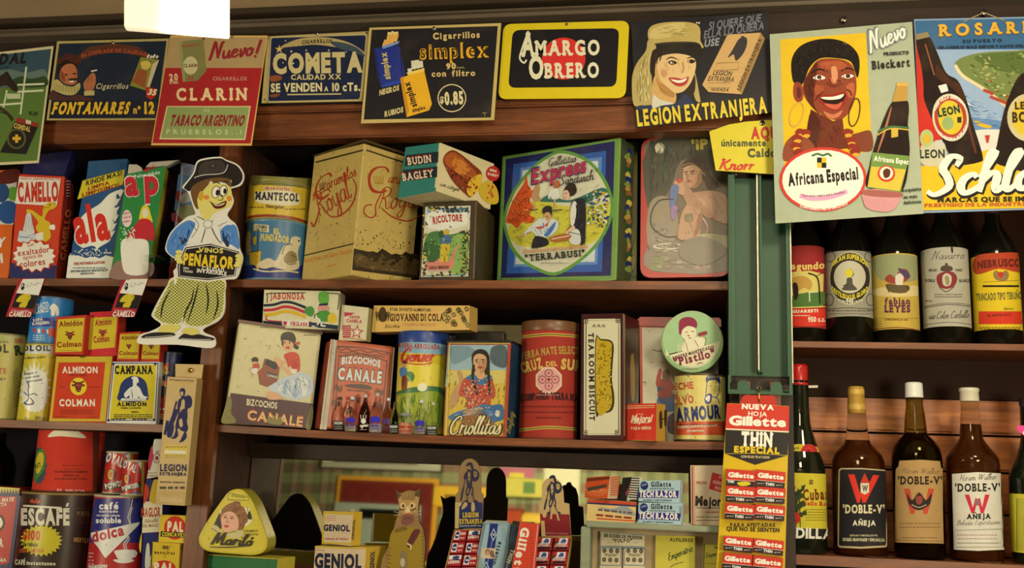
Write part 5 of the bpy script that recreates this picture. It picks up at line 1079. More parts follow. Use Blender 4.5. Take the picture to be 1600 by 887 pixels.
t = Thing('dessert_tin', 'round yellow dessert tin stacked on the blue cartoon tin', 'tin', 'tin'); fr(*G1)
can(t, 64, 398, 497, 276, .003, 'c9a82a', fund.top, rim='8a8038'); pg('7a7434', '60,260 420,280 420,330 60,310'); ln('4a4a2a', '80,315 240,310 405,338', 4)
pg('d0c28a', '150,322 298,330 298,352 150,344'); tx('a83a24', 'GRAN POSTRE', '154,340 294,348', 15, '3'); bl('d6ca9a', '100,366 140,350 240,346 320,356 348,380 344,420 300,430 200,424 120,414 100,392'); tx('23242c', 'MANTECOL', '104,394 344,406', 40, '3s', sp=.06); tx('4a3214', 'Georgalos', '162,440 260,446', 16, '2'); para('6a4a1c', 72, 436, 150, 436, 1, 6); para('6a4a1c', 270, 446, 385, 450, 1, 6, 3)
lathe(t.mb, t.ctr, [(t.r * 1.002, t.zb + .004), (t.r * 1.002, t.zb + .009)], '8f2f1e', cap=False)
t = Thing('sweets_tin', 'large rusty yellow sweets tin turned corner forward over the shelf edge', 'tin', 'rust'); fr(*G1)
box(t, '360,822 637,790 706,84 430,150', -.045, .142, 'c4a654', 'c4a654', -34, ZU, .0022, anchor=P('637,790')[0]); car_ = t
RED = 'a83418'
ln('3a3018', '436,190 700,122', 9, sm=False); ln('3a3018', '374,706 648,640', 7, sm=False)
for (c_, a, b, h, w_) in (('Caramelos', '450,392 662,240', 0, 70, 1.3),):
    pass
bl(RED, '470,270 445,300 432,350 445,392 480,396 512,370 508,362 480,380 455,376 444,345 455,300 480,268 510,258 520,272 528,262 512,246'); tx(RED, 'aramelos', '500,340 664,262', 62, 'c', w=.95)
for k in range(5): ln('7a4a1c', [(462 + k * 6, 340 - k * 2), (458 + k * 8, 306 - k * 2)], 4, sm=False)
ln('7a4a1c', '460,345 488,334', 8, sm=False); tx(RED, 'Royal', '452,500 640,380', 130, 'c', w=.62); ln(RED, '440,380 500,340 520,356', 6); ln(RED, '412,520 425,545 445,500 460,440', 8); ln(RED, '480,440 520,490 580,480 640,420 662,330 640,280', 8, taper=.6); para('c98a3c', 376, 728, 632, 728, 1, 18, 4, dy=-56); ln('c98a3c', '500,766 548,754', 6)
on(t.right); ln('3a3018', '718,122 925,190', 9, sm=False)
bl(RED, '770,215 735,245 726,300 745,350 790,362 830,352 830,344 792,350 758,336 742,300 748,255 778,225 820,222 838,245 846,238 825,214'); tx(RED, 'aramelos', '835,300 1010,330', 66, 'c', w=.95)
for k in range(5): ln('b5862c', [(768 + k * 10, 302), (758 + k * 14, 264)], 5, sm=False)
ln('b5862c', '766,306 812,306', 9, sm=False); tx(RED, 'Royal', '770,450 1020,440', 118, 'c', w=.66); ln(RED, '800,365 770,430 770,480 740,496 705,470 715,430 750,425', 7); ln(RED, '800,440 860,490 950,515 1020,480', 8, taper=.5)
rn = random.Random(5); pts = []
edge = [(650 + k * 26, 664 + k * 3 + rn.uniform(-16, 14)) for k in range(15)]
pg('2c2012', edge + [(1010, 834), (640, 786)]); pg('5a4420', [(p[0], p[1] + rn.uniform(20, 60)) for p in edge] + [(1000, 815), (660, 770)])
for k in range(40): x = 660 + rn.random() * 340; y = 560 + rn.random() * 110; el('3a2c14', x, y, rn.uniform(1, 5), rn.uniform(1, 5), n=6)
for k in range(60): x = 670 + rn.random() * 330; y = 700 + rn.random() * 90; el(('1f160c', '7a6434', '4a3a1c')[k % 3], x, y, rn.uniform(3, 14), rn.uniform(2, 8), n=7)
q = t.part('lid', 'rust', 'rust-rimmed lid'); w_ = [p.copy() for p in t.c[2:]]; d_ = -t.n * .142; top_ = max(w_[0].z, w_[1].z); cx_ = (w_[0] + w_[1]) / 2 + d_ / 2
poly_prism(q.mb, [V((p.x, p.y, top_)) + (V((p.x, p.y, 0)) - V((cx_.x, cx_.y, 0))) * .02 for p in (w_[0], w_[1], w_[1] + d_, w_[0] + d_)], V((0, 0, -.004)), col('6a5426'), col('4a3a1c'), .001)
t = Thing('coffee_tin', 'worn square tin with a landscape picture of a farmer under the cake box', 'tin', 'rust'); fr(*G1)
box(t, '1008,834 1318,828 1332,398 1032,412', .004, .13, '3a2c18', '3a2e16', -5, ZU, .003); ric = t
pg('c9c29a', '1020,825 1282,822 1296,430 1046,436'); pg('5f9ab0', '1050,520 1280,515 1286,440 1056,446'); bl('d9d4b8', '1060,470 1120,452 1200,470 1270,460 1275,530 1180,560 1060,550'); bl('3f6f38', '1050,600 1110,570 1180,590 1275,580 1278,700 1180,740 1040,720'); bl('7fa04a', '1180,610 1270,600 1275,800 1180,800 1160,700'); bl('c97a62', '1060,740 1120,720 1170,740 1200,680 1230,640 1210,700 1190,780 1100,790 1040,780'); bl('2f5a2c', '1040,640 1110,630 1120,720 1060,740')
tx('a8321f', 'RICOLTORE', '1088,532 1250,516', 36, '3', arc=6); bl('b59a3a', '1145,570 1165,558 1180,572 1170,590 1150,590'); bl('3f5f8a', '1135,600 1180,595 1186,640 1134,645'); bl('2f4a2a', '1118,580 1140,566 1146,600 1124,606'); pg('c9a82c', '1130,642 1184,640 1168,742 1152,742 1156,680 1146,740 1124,745'); tx('2a2414', 'GARCIA HERMANOS', '1066,782 1176,778', 16, '2'); ln('3f7fae', '1026,818 1274,814', 5, sm=False); rc('b5a98a', 1060, 788, 1180, 800)
dab(('2a2012', '3a3018', '4a4020'), '1022,824 1280,820 1292,560 1262,560 1240,800 1060,806 1050,560 1058,470 1290,470 1294,434 1048,440', 170, 16, 12, 30, 90)
dab(('5a8a3a', '3a6a2c', '8fae4a'), '1055,610 1110,580 1270,595 1272,700 1180,735 1050,715', 70, 18, 7, 60, 60)
for k in range(70):
    a_ = rn.random() * 4; x, y = ((1056 + rn.random() * 225, 436 + rn.random() * 30), (1030 + rn.random() * 22, 440 + rn.random() * 380), (1240 + rn.random() * 45, 560 + rn.random() * 250), (1032 + rn.random() * 240, 795 + rn.random() * 25))[int(a_)]; bl(('3a2c18', '2a2012', 'b5a93a')[k % 3], [(x - 7, y), (x, y - 6 * rn.random() - 3), (x + 8, y + 1), (x + 2, y + 7)], 2)
t = Thing('cake_box', 'green and cream cake box lying askew on the tin with the farmer', 'box', 'paper'); fr(*G1)
box(t, '897,348 1105,330 1128,80 935,106', -.062, .15, '2f7a6a', 'd2c088', -30, ric.top, .001, anchor=P('1105,330')[0])
pg('d2c088', '1096,331 1105,330 1128,82 1120,84'); pg('1f2a2c', '938,150 1118,130 1116,190 930,212'); pg('1f2a2c', '922,232 1112,212 1110,272 914,296')
for s_, b in (('BUDIN', '950,204 1078,188'), ('BAGLEY', '922,292 1090,268')): tx('b8301f', s_, b, 42, '3s'); tx('e2d4a8', s_, b, 38, '1s')
on(t.right); bl('7a3416', '1142,180 1160,140 1200,122 1250,150 1310,200 1358,250 1350,320 1300,382 1270,370 1200,300 1160,230'); bl('a8521c', '1150,170 1190,135 1230,150 1300,215 1330,260 1290,270 1240,240 1180,220'); bl('d9b02c', '1290,290 1355,255 1350,330 1300,378 1276,350'); bl('c97a2c', '1195,180 1240,170 1290,230 1260,260 1210,240'); 
dab(('8f4a1c', 'c97a34', '6a2c10'), '1150,185 1190,140 1240,150 1340,250 1345,300 1300,370 1230,320 1160,230', 60, 30, 5, 50, 20)
for k in range(26): x = 1175 + rn.random() * 160; y = 200 + (x - 1175) * .75 + rn.random() * 60; el(('a8281c', '4a1c0c')[k % 2], x, y, 5, 7, n=8)
bl('c9a62c', '1345,330 1390,290 1440,330 1450,410 1400,420 1352,380'); 
for k in range(10): el('a8281c', 1360 + rn.random() * 70, 320 + rn.random() * 80, 5, 6, n=8)
tx('3a3a24', 'con citeyal!', '1124,318 1240,352', 24, 'c', w=1.2); el('b5281c', 1420, 252, 38, 42); tx('e2d4a8', 'UNA', '1400,236 1440,246', 12, '3'); tx('e2d4a8', 'BAGLEY', '1390,258 1448,272', 12, '3')
# biscuit tin
t = Thing('biscuit_tin', 'large green rimmed biscuit tin showing a garden picnic in an oval', 'tin', 'tin'); fr(*G2)
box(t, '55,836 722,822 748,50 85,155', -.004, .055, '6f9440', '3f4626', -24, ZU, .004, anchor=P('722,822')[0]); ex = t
pg('1c2250', '80,830 690,818 712,72 108,172'); pg('2f5a9a', '110,806 640,795 664,125 150,200'); pg('5f86b0', '150,770 615,755 640,160 190,220'); pg('c9cfc0', '160,755 600,740 620,180 200,236')
loop_ = '405,122 500,140 580,185 650,265 690,350 706,430 690,520 640,620 570,700 480,770 378,818 280,790 190,735 130,660 98,560 92,510 110,430 150,340 210,260 280,190 340,150'
bl('5f9438', loop_, 3); fill([[(a, b) for a, b in cat(P('402,140 490,156 570,200 634,275 672,355 688,430 672,515 625,610 558,688 472,754 378,800 288,774 204,722 146,650 114,556 108,508 126,432 164,348 222,272 288,204 345,166'), True, 3)]], 'cfc9a0')
bl('c9bf3a', '120,560 200,430 300,400 420,430 560,440 680,420 668,520 620,610 540,650 400,660 250,660 160,640'); bl('d8d4a6', '200,330 300,380 340,300 300,230 240,270'); bl('2f6a5a', '300,400 350,370 440,400 520,380 640,330 670,360 600,380 560,410 330,410')
bl('d0501f', '108,520 130,440 165,370 205,310 222,262 235,330 262,360 240,400 262,440 240,480 272,500 230,530 200,520 170,555 140,530')
for k in range(40): x, y = 130 + rn.random() * 130, 300 + rn.random() * 240; (x > 225 - (y - 300) * .45) and bl('b53f18', [(x - 9, y), (x, y - 8), (x + 10, y + 2), (x, y + 7)], 2)
for k in range(130): x, y = 560 + rn.random() * 115, 350 + rn.random() * 200; el(('c9a82c', '2a3a7a', '4a7a3a', '1f2f5a', 'd9d4b0')[k % 5], x, y, rn.uniform(5, 10), rn.uniform(4, 9), n=7)
bl('b58a5a', '265,330 285,305 296,335 290,370 300,400 262,400 250,370'); bl('d9d9c0', '350,350 385,330 400,345 402,390 345,392'); bl('b5653a', '370,300 400,290 408,320 380,335'); ln('c99a6a', '262,400 268,450', 8); ln('c99a6a', '378,392 380,450', 9); ln('3a4a2a', '240,455 285,450', 6); ln('3a4a2a', '365,458 420,452', 6)
dab(('d9cc5a', 'a8a02c', 'b5b03a', '8f9a2c'), '130,560 200,450 300,410 420,440 560,450 670,430 660,520 610,610 540,640 400,650 250,650 170,630', 150, 34, 5, 5)
dab(('e0602a', 'a83a14', 'd9702f', 'b54a1c'), '112,520 134,440 170,365 215,290 235,340 255,370 245,400 255,440 245,480 262,500 200,515 165,545', 90, 24, 8, 60, 50)
dab(('2a5a3a', '3f7a5a', '244a34'), '310,405 350,376 440,402 520,384 640,335 660,360 560,405 330,408', 60, 18, 8, 90, 60)
bl('c9cfd0', '210,580 270,520 310,495 390,510 395,560 350,600 290,610 250,570 215,600'); bl('1c1a20', '310,450 335,430 362,440 360,490 345,470 320,480'); bl('c99a62', '320,476 345,466 360,490 350,515 330,510'); bl('c9401f', '270,550 320,540 345,515 340,540 300,560'); bl('3f6aa0', '320,590 360,540 385,520 372,560 340,600'); bl('1a1a20', '250,660 270,600 330,610 345,640 320,655 270,665'); ln('c99a62', '225,585 178,608', 9)
bl('2a2018', '430,345 455,308 490,310 500,350 478,375 450,372'); bl('d9b088', '430,350 450,345 462,375 450,400 428,385'); bl('1c1d26', '470,420 510,390 545,400 552,470 550,560 545,640 520,640 515,570 490,560 480,580 445,565 470,530'); bl('d9d4c0', '480,410 500,420 490,520 470,540 465,470'); bl('cfcdb8', '480,560 515,570 520,640 470,640 455,600'); bl('d9b088', '440,575 480,540 490,560 440,590'); bl('a8622c', '350,610 420,585 470,595 450,620 380,632'); ln('d9c09a', '360,616 460,596', 6)
dab(('8fb0d0', 'e0e0d4', '5f86b0'), '225,580 275,525 310,505 380,515 385,560 345,595 295,605 255,575', 40, 26, 4, 60)
dab(('3a3a44', '0f0f14'), '485,420 510,400 540,408 545,470 540,560 535,620 522,620 520,560 490,540', 40, 36, 4, 85, 12)
dab(('5a4030', '120d0a'), '436,345 456,314 486,316 494,350 476,368', 16, 18, 3, 60); dab(('b5824a', 'e0c090'), '325,480 345,470 356,490 345,510', 8, 10, 3, 60); ln('2a1a14', '330,490 340,488', 3); ln('2a1a14', '436,362 446,360', 3); ln('a83a2a', '432,385 440,386', 3)
dab(('2a2a34', '3a3a48'), '255,650 272,610 330,615 338,638 270,658', 18, 24, 3, 50); dab(('bdb99f', 'e6e2cc'), '485,430 495,430 485,520 474,530', 12, 26, 3, 90); ln('3a3a3a', '455,575 520,590', 3)
tx('2a2828', 'Galletitas', '342,212 496,186', 44, 'c', w=1.0); tx('1f2a5a', 'Express', '246,312 552,242', 82, '3i', sp=.05); tx('b02f4a', 'Express', '252,308 550,238', 74, '2i', sp=.12); tx('2a2828', 'Sandwich', '404,318 594,286', 52, 'c', w=1.1); tx('c98a4a', 'Establecimientos Modelo', '210,694 560,664', 24, '1'); tx('1f2420', '"TERRABUSI"', '216,738 546,708', 34, '2s', sp=.16); para('9a9a7a', 300, 745, 460, 735, 1, 6)
on(t.right); ln('3a4a2a', '738,822 765,60', 10, sm=False)
for k in range(26): bl(('1c2a5a', '7a8a3a', 'b58a3a', '8a5a2a', '2a4a2a', 'c9b04a')[k % 6], [(776 + rn.random() * 20 + dx, 130 + k * 26 + dy) for dx, dy in ((-14, 0), (0, -20), (16, 0), (4, 22))], 3)
t = Thing('biscuit_tin', 'second biscuit tin with figures on its narrow side behind the picnic tin', 'tin', 'tin'); fr(*G2)
box(t, '700,822 836,822 842,78 710,70', .11, .05, '6a7a3a', '5a6030', 10, ZU, .003)
pg('8a8a4a', '770,815 832,815 836,90 785,90'); bl('c98a3c', '785,170 805,150 822,180 826,280 815,400 820,470 790,480 775,420 780,300'); bl('b5481c', '795,170 812,165 815,230 800,250'); bl('a8a04a', '770,560 800,520 825,620 830,720 800,800 770,780'); ln('2a3018', '775,500 800,640 810,800', 6); ln('2a3018', '780,780 800,700 822,610', 4); bl('3a2c18', '790,110 812,100 818,140 798,150'); bl('c9b04a', '786,720 810,690 824,740 806,790')
t = Thing('picture_tray', 'red rimmed tin tray with a seated woman in a headband by a pond', 'tray', 'tin'); fr(*G2)
plate(t, '852,830 1352,822 1348,30 858,60', .03, 'a8281f', .018, rnd=.022, edge='8a1f18'); tr_ = t
pl = t.front; fill([cat(P('897,770 892,700 896,200 900,70 1340,50 1343,500 1340,792 1000,796 930,796'), True, 2)], '6a5a44')
bl('3f3a2a', '905,80 1340,55 1340,330 1200,200 1080,180 1020,330 960,420 890,430', 3); bl('2c3426', '905,100 930,90 925,300 915,400 905,380'); bl('35402c', '950,95 1010,90 990,280 960,300'); bl('8a7a5c', '905,420 1000,380 1060,480 1040,620 900,660'); ln('2a2a20', '1000,90 985,180 960,220', 9); ln('2a2a20', '930,90 925,250', 14)
el('bdb488', 960, 112, 28, 30); ln('4a4630', '960,84 985,112 975,150', 5); bl('7d705a', '905,640 1000,600 1100,640 1200,600 1335,640 1335,790 905,785'); bl('8a7c66', '910,560 980,520 1040,600 1000,680 920,660'); bl('77784c', '910,740 960,700 990,760 950,788 915,780'); bl('9a9264', '1180,590 1340,600 1340,660 1200,680'); ring('d9cfae', 1008, 655, 80, 14, 5)  # pale patches put a soft glare into the colour of the pond
dab(('2a3020', '4a5234', '1f2418', '3a442c'), '905,90 1340,60 1330,300 1240,170 1100,160 1020,300 950,400 905,410', 130, 60, 9, 95, 14)
dab(('a89a78', '6a5f44', 'c2b48c', '8a6a4a'), '905,640 1000,610 1330,650 1330,785 910,780', 170, 60, 4, 0, 10)
dab(('b5a888', '948766', '6a6048'), '915,560 980,530 1030,600 1000,670 925,655', 50, 30, 6, 30, 40)
tx('b5a030', "'IP", '1140,120 1230,112', 52, '3')
bl('3a2a22', '1090,210 1110,175 1150,160 1200,172 1225,210 1250,270 1290,320 1230,340 1200,280 1120,270'); bl('b58a62', '1092,232 1110,215 1170,215 1190,240 1190,300 1160,335 1110,320 1090,290'); ln('8a5a34', '1085,212 1140,196 1215,250', 8); ln('c9b87a', '1090,224 1150,208 1212,262', 4); ln('3a2418', '1100,246 1112,240', 4); ln('3a2418', '1130,244 1152,240', 4); bl('a83f32', '1106,292 1124,288 1136,296 1118,302'); bl('c98a6a', '1140,270 1165,262 1170,290 1148,296')
bl('b08560', '1190,350 1270,350 1330,380 1345,480 1330,530 1250,500 1200,470 1180,600 1100,620 1060,600 1080,480 1110,420 1120,370'); bl('a57a56', '1080,330 1110,300 1140,350 1200,420 1260,480 1230,500 1160,440 1110,420'); bl('b88a66', '1040,300 1070,280 1100,320 1090,370 1050,350'); bl('5a6a8a', '1020,340 1045,310 1068,330 1052,400 1030,460 1018,430'); bl('8f6a8a', '1030,430 1060,440 1040,510 1022,490'); bl('b5402c', '1050,285 1075,280 1082,300 1062,305'); ln('2a2420', '1040,395 960,400 915,470 920,550 990,600 1050,600', 6); ln('c97a6a', '1160,450 1165,600 1172,780', 6); ln('c97a6a', '1225,540 1205,780', 5); ln('d9a890', '1150,440 1200,500 1225,540', 5); bl('7a6a4a', '1100,480 1140,475 1145,515 1102,518'); bl('7a6f56', '1080,640 1180,600 1300,640 1320,700 1200,760 1080,720')
dab(('5a4030', '20140f', '3a2a22'), '1095,210 1115,178 1150,166 1198,178 1220,210 1260,290 1280,318 1235,330 1205,285 1195,230 1150,200', 70, 46, 4, 70, 25)
bl('9a7048', '1190,240 1194,300 1165,333 1135,330 1165,300 1172,260'); dab(('be946e', 'ae8058'), '1100,250 1160,240 1165,300 1120,315', 16, 22, 4, 60); ln('3a2418', '1098,246 1116,240', 5); ln('3a2418', '1130,242 1154,236', 5); ln('2a1a12', '1102,256 1114,256', 4); ln('2a1a12', '1132,252 1150,252', 4); ln('8a5a3a', '1118,258 1112,280 1122,284', 4)
dab(('b5906a', 'a07650'), '1200,360 1270,358 1325,385 1335,480 1320,520 1250,490 1200,460 1180,580 1100,610 1070,590 1090,480 1115,430', 90, 46, 6, 60, 30)
bl('8a5f3e', '1180,470 1200,480 1188,560 1150,600 1165,540'); bl('946a46', '1200,440 1262,490 1250,500 1190,455')
# ---------------------------------------------------------------- middle compartment, sagging shelf
def zs(px): return ZSP(px)
t = Thing('biscuit_tin', 'cream and brown biscuit tin with a girl in a red blouse and wide skirt', 'tin', 'tin'); fr(*G5)
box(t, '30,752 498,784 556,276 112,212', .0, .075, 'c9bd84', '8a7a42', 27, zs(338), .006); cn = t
pg('4a2a30', '34,752 496,782 512,650 70,592'); bl('7a7238', '22,752 30,700 60,610 76,640 72,700 95,730 90,752'); bl('7a7238', '470,780 480,720 500,660 510,690 498,780')
bl('1d1614', '335,300 345,275 375,266 405,275 418,305 414,330 432,345 425,362 405,350 400,330 370,318 345,322'); bl('d0a070', '342,318 365,310 400,325 402,350 385,372 362,368 345,348'); bl('a83a2c', '360,348 385,345 378,360'); ln('1d1614', '350,320 364,316', 3); ln('1d1614', '376,318 392,318', 3); el('1d1614', 358, 326, 4, 4, n=8); el('1d1614', 384, 327, 4, 4, n=8); bl('3a2a24', '345,300 352,330 346,345 340,320'); bl('b53f2c', '405,330 436,318 436,336'); bl('c23a24', '352,395 372,378 408,374 432,390 440,430 436,475 405,480 390,450 375,455 368,425')
bl('d0a070', '392,462 420,478 400,502 370,490 335,455 310,425 300,405 318,412 345,440 380,470'); bl('d0a070', '345,420 368,425 360,440 330,432'); pg('d9d0b4', '388,462 425,468 418,492 392,485')
bl('b9c2bc', '330,520 390,500 440,482 490,500 508,540 506,590 460,620 400,628 330,605 275,575 290,545'); bl('8aa0ac', '340,560 380,520 360,600'); bl('8aa0ac', '420,510 430,600 400,610'); bl('d9d6c4', '440,500 480,530 470,600 450,600 445,540'); bl('d9d6c4', '330,560 360,540 320,590'); bl('d0a070', '262,590 300,585 345,610 350,625 280,628 260,612')
dab(('d9dcd0', '8fa8b8', 'e6e4d4', '6f8fa8'), '320,525 390,505 440,488 485,505 500,540 498,585 455,612 400,620 335,598 290,575', 110, 60, 5, 70, 25)
dab(('e0563a', '8f2a1c'), '360,395 378,384 405,380 428,396 432,430 428,468 405,472 392,445 372,445', 26, 24, 4, 80); dab(('3a302c', '4a3c34'), '340,300 350,280 375,272 402,280 410,305 370,312', 14, 20, 3, 20)
pg('9a4428', '214,480 262,432 240,548 224,540'); pg('8a4a34', '250,408 335,440 318,530 262,560 222,545 232,480'); pg('2a2420', '262,410 330,436 310,470 250,440'); pg('3a3430', '264,480 322,496 316,520 262,502'); tx('d9d0b4', 'CANALE', '264,502 316,514', 12, '2'); bl('d0a070', '300,405 320,402 345,430 330,455 318,440')
bl('1d1614', '180,412 200,400 216,410 212,430 190,430'); bl('d0a070', '188,426 212,428 206,442 192,440'); bl('b53f2c', '188,440 218,436 222,460 192,462'); bl('d9d0b4', '180,465 214,462 205,490 180,486'); ln('d0a070', '186,486 180,510', 7); ln('d0a070', '190,448 168,470', 6)
tx('d9c89a', 'BIZCOCHOS', '154,656 316,676', 32, '2', lean=-.05); tx('b5543a', 'CANALE', '154,734 452,772', 52, '3'); tx('dcae6a', 'CANALE', '158,732 450,770', 46, '1'); bl('7a7238', '262,750 275,715 290,735 300,710 318,735 335,715 340,760'); para('5a5030', 230, 240, 290, 248, 1, 4); para('5a5030', 460, 282, 525, 288, 1, 4)
q = t.part('lid', 'tin', 'brown lid rim'); c4 = t.c; d_ = -t.n * .075
w_ = [c4[2], c4[3], c4[3] + d_, c4[2] + d_]; cm = sum(w_, V()) / 4; w_ = [cm + (p - cm) * 1.012 + V((0, 0, .004)) for p in w_]
bm_ = bmesh.new(); a_ = [bm_.verts.new(p) for p in w_]; b_ = [bm_.verts.new(p - V((0, 0, .006))) for p in w_]; bm_.faces.new(a_); bm_.faces.new(b_[::-1])
for i in range(4): bm_.faces.new((a_[i], b_[i], b_[(i + 1) % 4], a_[(i + 1) % 4]))
bmesh.ops.recalc_face_normals(bm_, faces=bm_.faces[:]); q.mb.addbm(bm_, col('5a3420'))
t = Thing('biscuit_tin', 'orange biscuit tin with dark scrollwork behind the miniature bottles', 'tin', 'tin'); fr(*G5)
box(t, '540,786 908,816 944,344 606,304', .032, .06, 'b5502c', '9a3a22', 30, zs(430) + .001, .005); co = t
pg('aaa58a', '556,786 580,788 636,312 614,306'); pg('c9a878', '556,786 544,785 604,306 610,306'); ln('8f8a72', '560,786 618,310', 4, sm=False); ln('aaa58a', '906,812 940,350', 7, sm=False)
SCRL = '4a2016'
ln(SCRL, '610,760 622,560 632,360 640,345 760,350 915,378 922,392 905,560 888,790', 5, sm=False); ln(SCRL, '625,720 645,420 660,395 780,385 890,420 900,440 878,700', 5)
for q in ('640,350 660,365 690,355 720,370 760,362 800,378 840,370 880,388 910,382', '640,372 680,380 720,372 760,384 800,392 850,392 890,405'): ln(SCRL, q, 5)
tx('c2ccc4', 'BIZCOCHOS', '660,438 866,456', 34, '3', arc=12); tx('3a1f18', 'CANALE', '636,520 876,542', 66, '3', sp=.12); tx('c2ccc4', 'CANALE', '640,517 872,539', 58, '2', sp=.24); bl('3a1f18', '684,548 760,545 815,556 815,575 740,568 690,560'); tx('3a1f18', 'MARCA REGISTRADA', '690,580 806,590', 9, '2'); tx(SCRL, 'S.A. CANALE', '652,402 850,416', 10, '1', arc=8)
for x, y in ((640, 560), (860, 580), (630, 640), (855, 660), (740, 620), (690, 680), (800, 690)):
    for k in range(3): ln(SCRL, [(x - 22, y + k * 10), (x - 6, y - 10 + k * 10), (x + 10, y + 6 + k * 10), (x + 24, y - 8 + k * 10)], 5)
on(t.left); ln('5a2418', '545,760 590,340', 6, sm=False); pg('5a2a20', '530,540 552,520 560,440 540,455')
t = Thing('cardboard_box', 'box with a wavy striped band and green figure, on the cream biscuit tin', 'box', 'paper'); fr(*G5)
box(t, '238,216 640,256 654,50 248,42', .012, .05, 'cfc494', 'a8986a', 8, cn.top - .006, .0008)
tx('b53a3a', 'JABONOSA', '280,92 462,94', 34, '2s'); ln('26382c', '264,112 266,75 278,62 470,58', 5); ln('26382c', '640,150 648,75 636,64 580,60', 5)
for dy, c, w in ((0, '26303a', 14), (26, 'b5323c', 15), (50, 'd0a82c', 18)): ln(c, [(245, 126 + dy), (300, 122 + dy), (350, 108 + dy), (400, 112 + dy), (470, 138 + dy)], w)
ln('b5323c', '262,180 270,206 420,214 500,215', 6); pg('26303a', '244,222 243,208 340,214 345,234'); pg('d9d4bc', '345,206 486,206 484,238 345,232'); pg('b5323c', '350,210 372,212 366,232 350,230'); tx('b5323c', 'VIRULANA', '386,232 480,236', 20, '3'); pg('26303a', '488,214 642,232 640,255 486,240')
bl('4a8a3a', '470,140 492,130 510,140 515,165 500,185 480,178 462,160'); bl('5fa03a', '540,60 585,55 590,110 545,115'); pg('26303a', '540,118 588,112 588,125 540,130'); bl('c98a7a', '540,130 585,128 595,150 560,160 535,150'); bl('4a8a3a', '535,160 590,155 605,200 560,215 535,195'); bl('d0b02c', '590,180 615,165 635,200 620,220 590,215'); ln('d9d4bc', '520,190 545,205 530,230', 8); ln('d9d4bc', '560,212 552,232 575,236', 8); ln('26303a', '515,195 520,175 540,170', 4); tx('d9d4bc', '300 g', '500,242 530,246', 10, '2')
t = Thing('spice_box', 'small cream cinnamon box with a red star on the orange biscuit tin', 'box', 'paper'); fr(*G5)
box(t, '645,300 790,316 806,138 662,122', .03, .025, 'd0c394', '9a8a52', -4, co.top, .0008)
pg('b5404a', '675,162 735,166 700,180 676,186'); tx('b5404a', 'Santa', '700,192 755,196', 18, '2i'); tx('b5404a', 'CANELA', '686,214 768,220', 16, '3'); 
for k in range(6): rc('b5404a', 666, 232 + k * 11, 710, 240 + k * 11)
ST = lambda r: [P([(742 + r * math.cos(a), 268 + r * math.sin(a) * 1.1) for a, r in [(k * math.pi / 5 - 1.45, r if k % 2 == 0 else r * .42) for k in range(10)]])][0]
fill([ST(38)], 'b5404a'); fill([ST(24)], 'd9cfae'); ln('b5404a', '668,296 784,310', 4, sm=False)
t = Thing('oat_canister', 'yellow and blue rolled oats canister with a man in a green field', 'canister', 'tin'); fr(*G5)
can(t, 942, 1206, 800, 268, .012, 'd0b424', zs(655), rim='5a4a2a', bl_=0) if False else can(t, 942, 1206, 800, 268, .012, 'd0b424', zs(655), rim='4a4428'); gen = t
pg('7aa0a4', '930,296 1230,310 1230,390 930,374'); tx('a8342c', 'AVENA ARROLLADA', '962,350 1184,360', 24, '3'); pg('b53a1c', '950,388 1200,390 1200,393 950,391'); bl('d9c43a', '950,480 1000,440 1100,430 1200,460 1200,600 950,590'); tx('b8281c', 'Genser', '972,424 1150,424', 66, 'c', w=2.0); ln('b8281c', '985,424 1020,436 1100,440 1140,430 1120,448', 7, taper=.6)
bl('3f6f3a', '935,600 1000,570 1060,560 1120,555 1200,570 1200,640 935,640'); bl('8f9a2a', '935,620 1060,590 1195,600 1195,780 935,780'); el('dcd8a8', 1090, 562, 26, 22)
for k in range(70): x = 936 + rn.random() * 258; y = 590 + rn.random() * 150; ln(('3f6a24', 'c9c24a', '5f8a2c', '2f5a20')[k % 4], [(x, y + 40), (x + rn.uniform(-8, 8), y)], 4, sm=False)
bl('c98a5a', '985,436 998,428 1006,440 998,456 988,450'); bl('2a2a20', '984,432 996,422 1008,430 1000,436'); bl('4a7aa0', '972,468 990,455 1008,462 1012,500 982,510'); bl('7a2c1c', '985,508 1012,504 1008,570 998,572 998,530 992,572 984,568'); bl('3f7a34', '1005,490 1030,478 1050,500 1040,530 1015,525'); ln('c9c24a', '1010,500 1040,540', 4)
q = t.part('lid', 'tin', 'dark blue lid'); lathe(q.mb, t.ctr, [(t.r * 1.03, t.top - .018), (t.r * 1.035, t.top - .016), (t.r * 1.035, t.top + .001), (t.r * 1.02, t.top + .003), (t.r * .95, t.top + .002)], '1f3f7a')
t = Thing('storage_tin', 'black round tin mostly hidden behind the rolled oats canister', 'tin', 'tin'); fr(*G5)
can(t, 1110, 1262, 800, 282, .10, '23252a', zs(690), rim='2a2c34')
t = Thing('storage_box', 'plain black box behind the cracker tin', 'box', 'tin'); fr(*G6); box(t, '95,826 366,826 366,264 98,262', .115, .03, '1c1814', '1c1814', 0, zs(745), .002)
t = Thing('storage_box', 'plain beige box', 'box', 'paper'); fr(*G6); t.label = 'plain beige box behind the cracker tin and the round red tin'; box(t, '215,826 462,826 462,230 220,228', .155, .03, '9a8a58', '8a7a4a', 0, zs(780), .002)
t = Thing('pasta_box', 'long tan pasta box lying on the oats canister', 'box', 'paper'); fr(0, 0, 1)
box(t, '580.5,513 733,516 733.5,477 584,477', .02, .035, 'd6ac58', 'b58c3c', -14, gen.top + .003, .0008); fr(*G5)
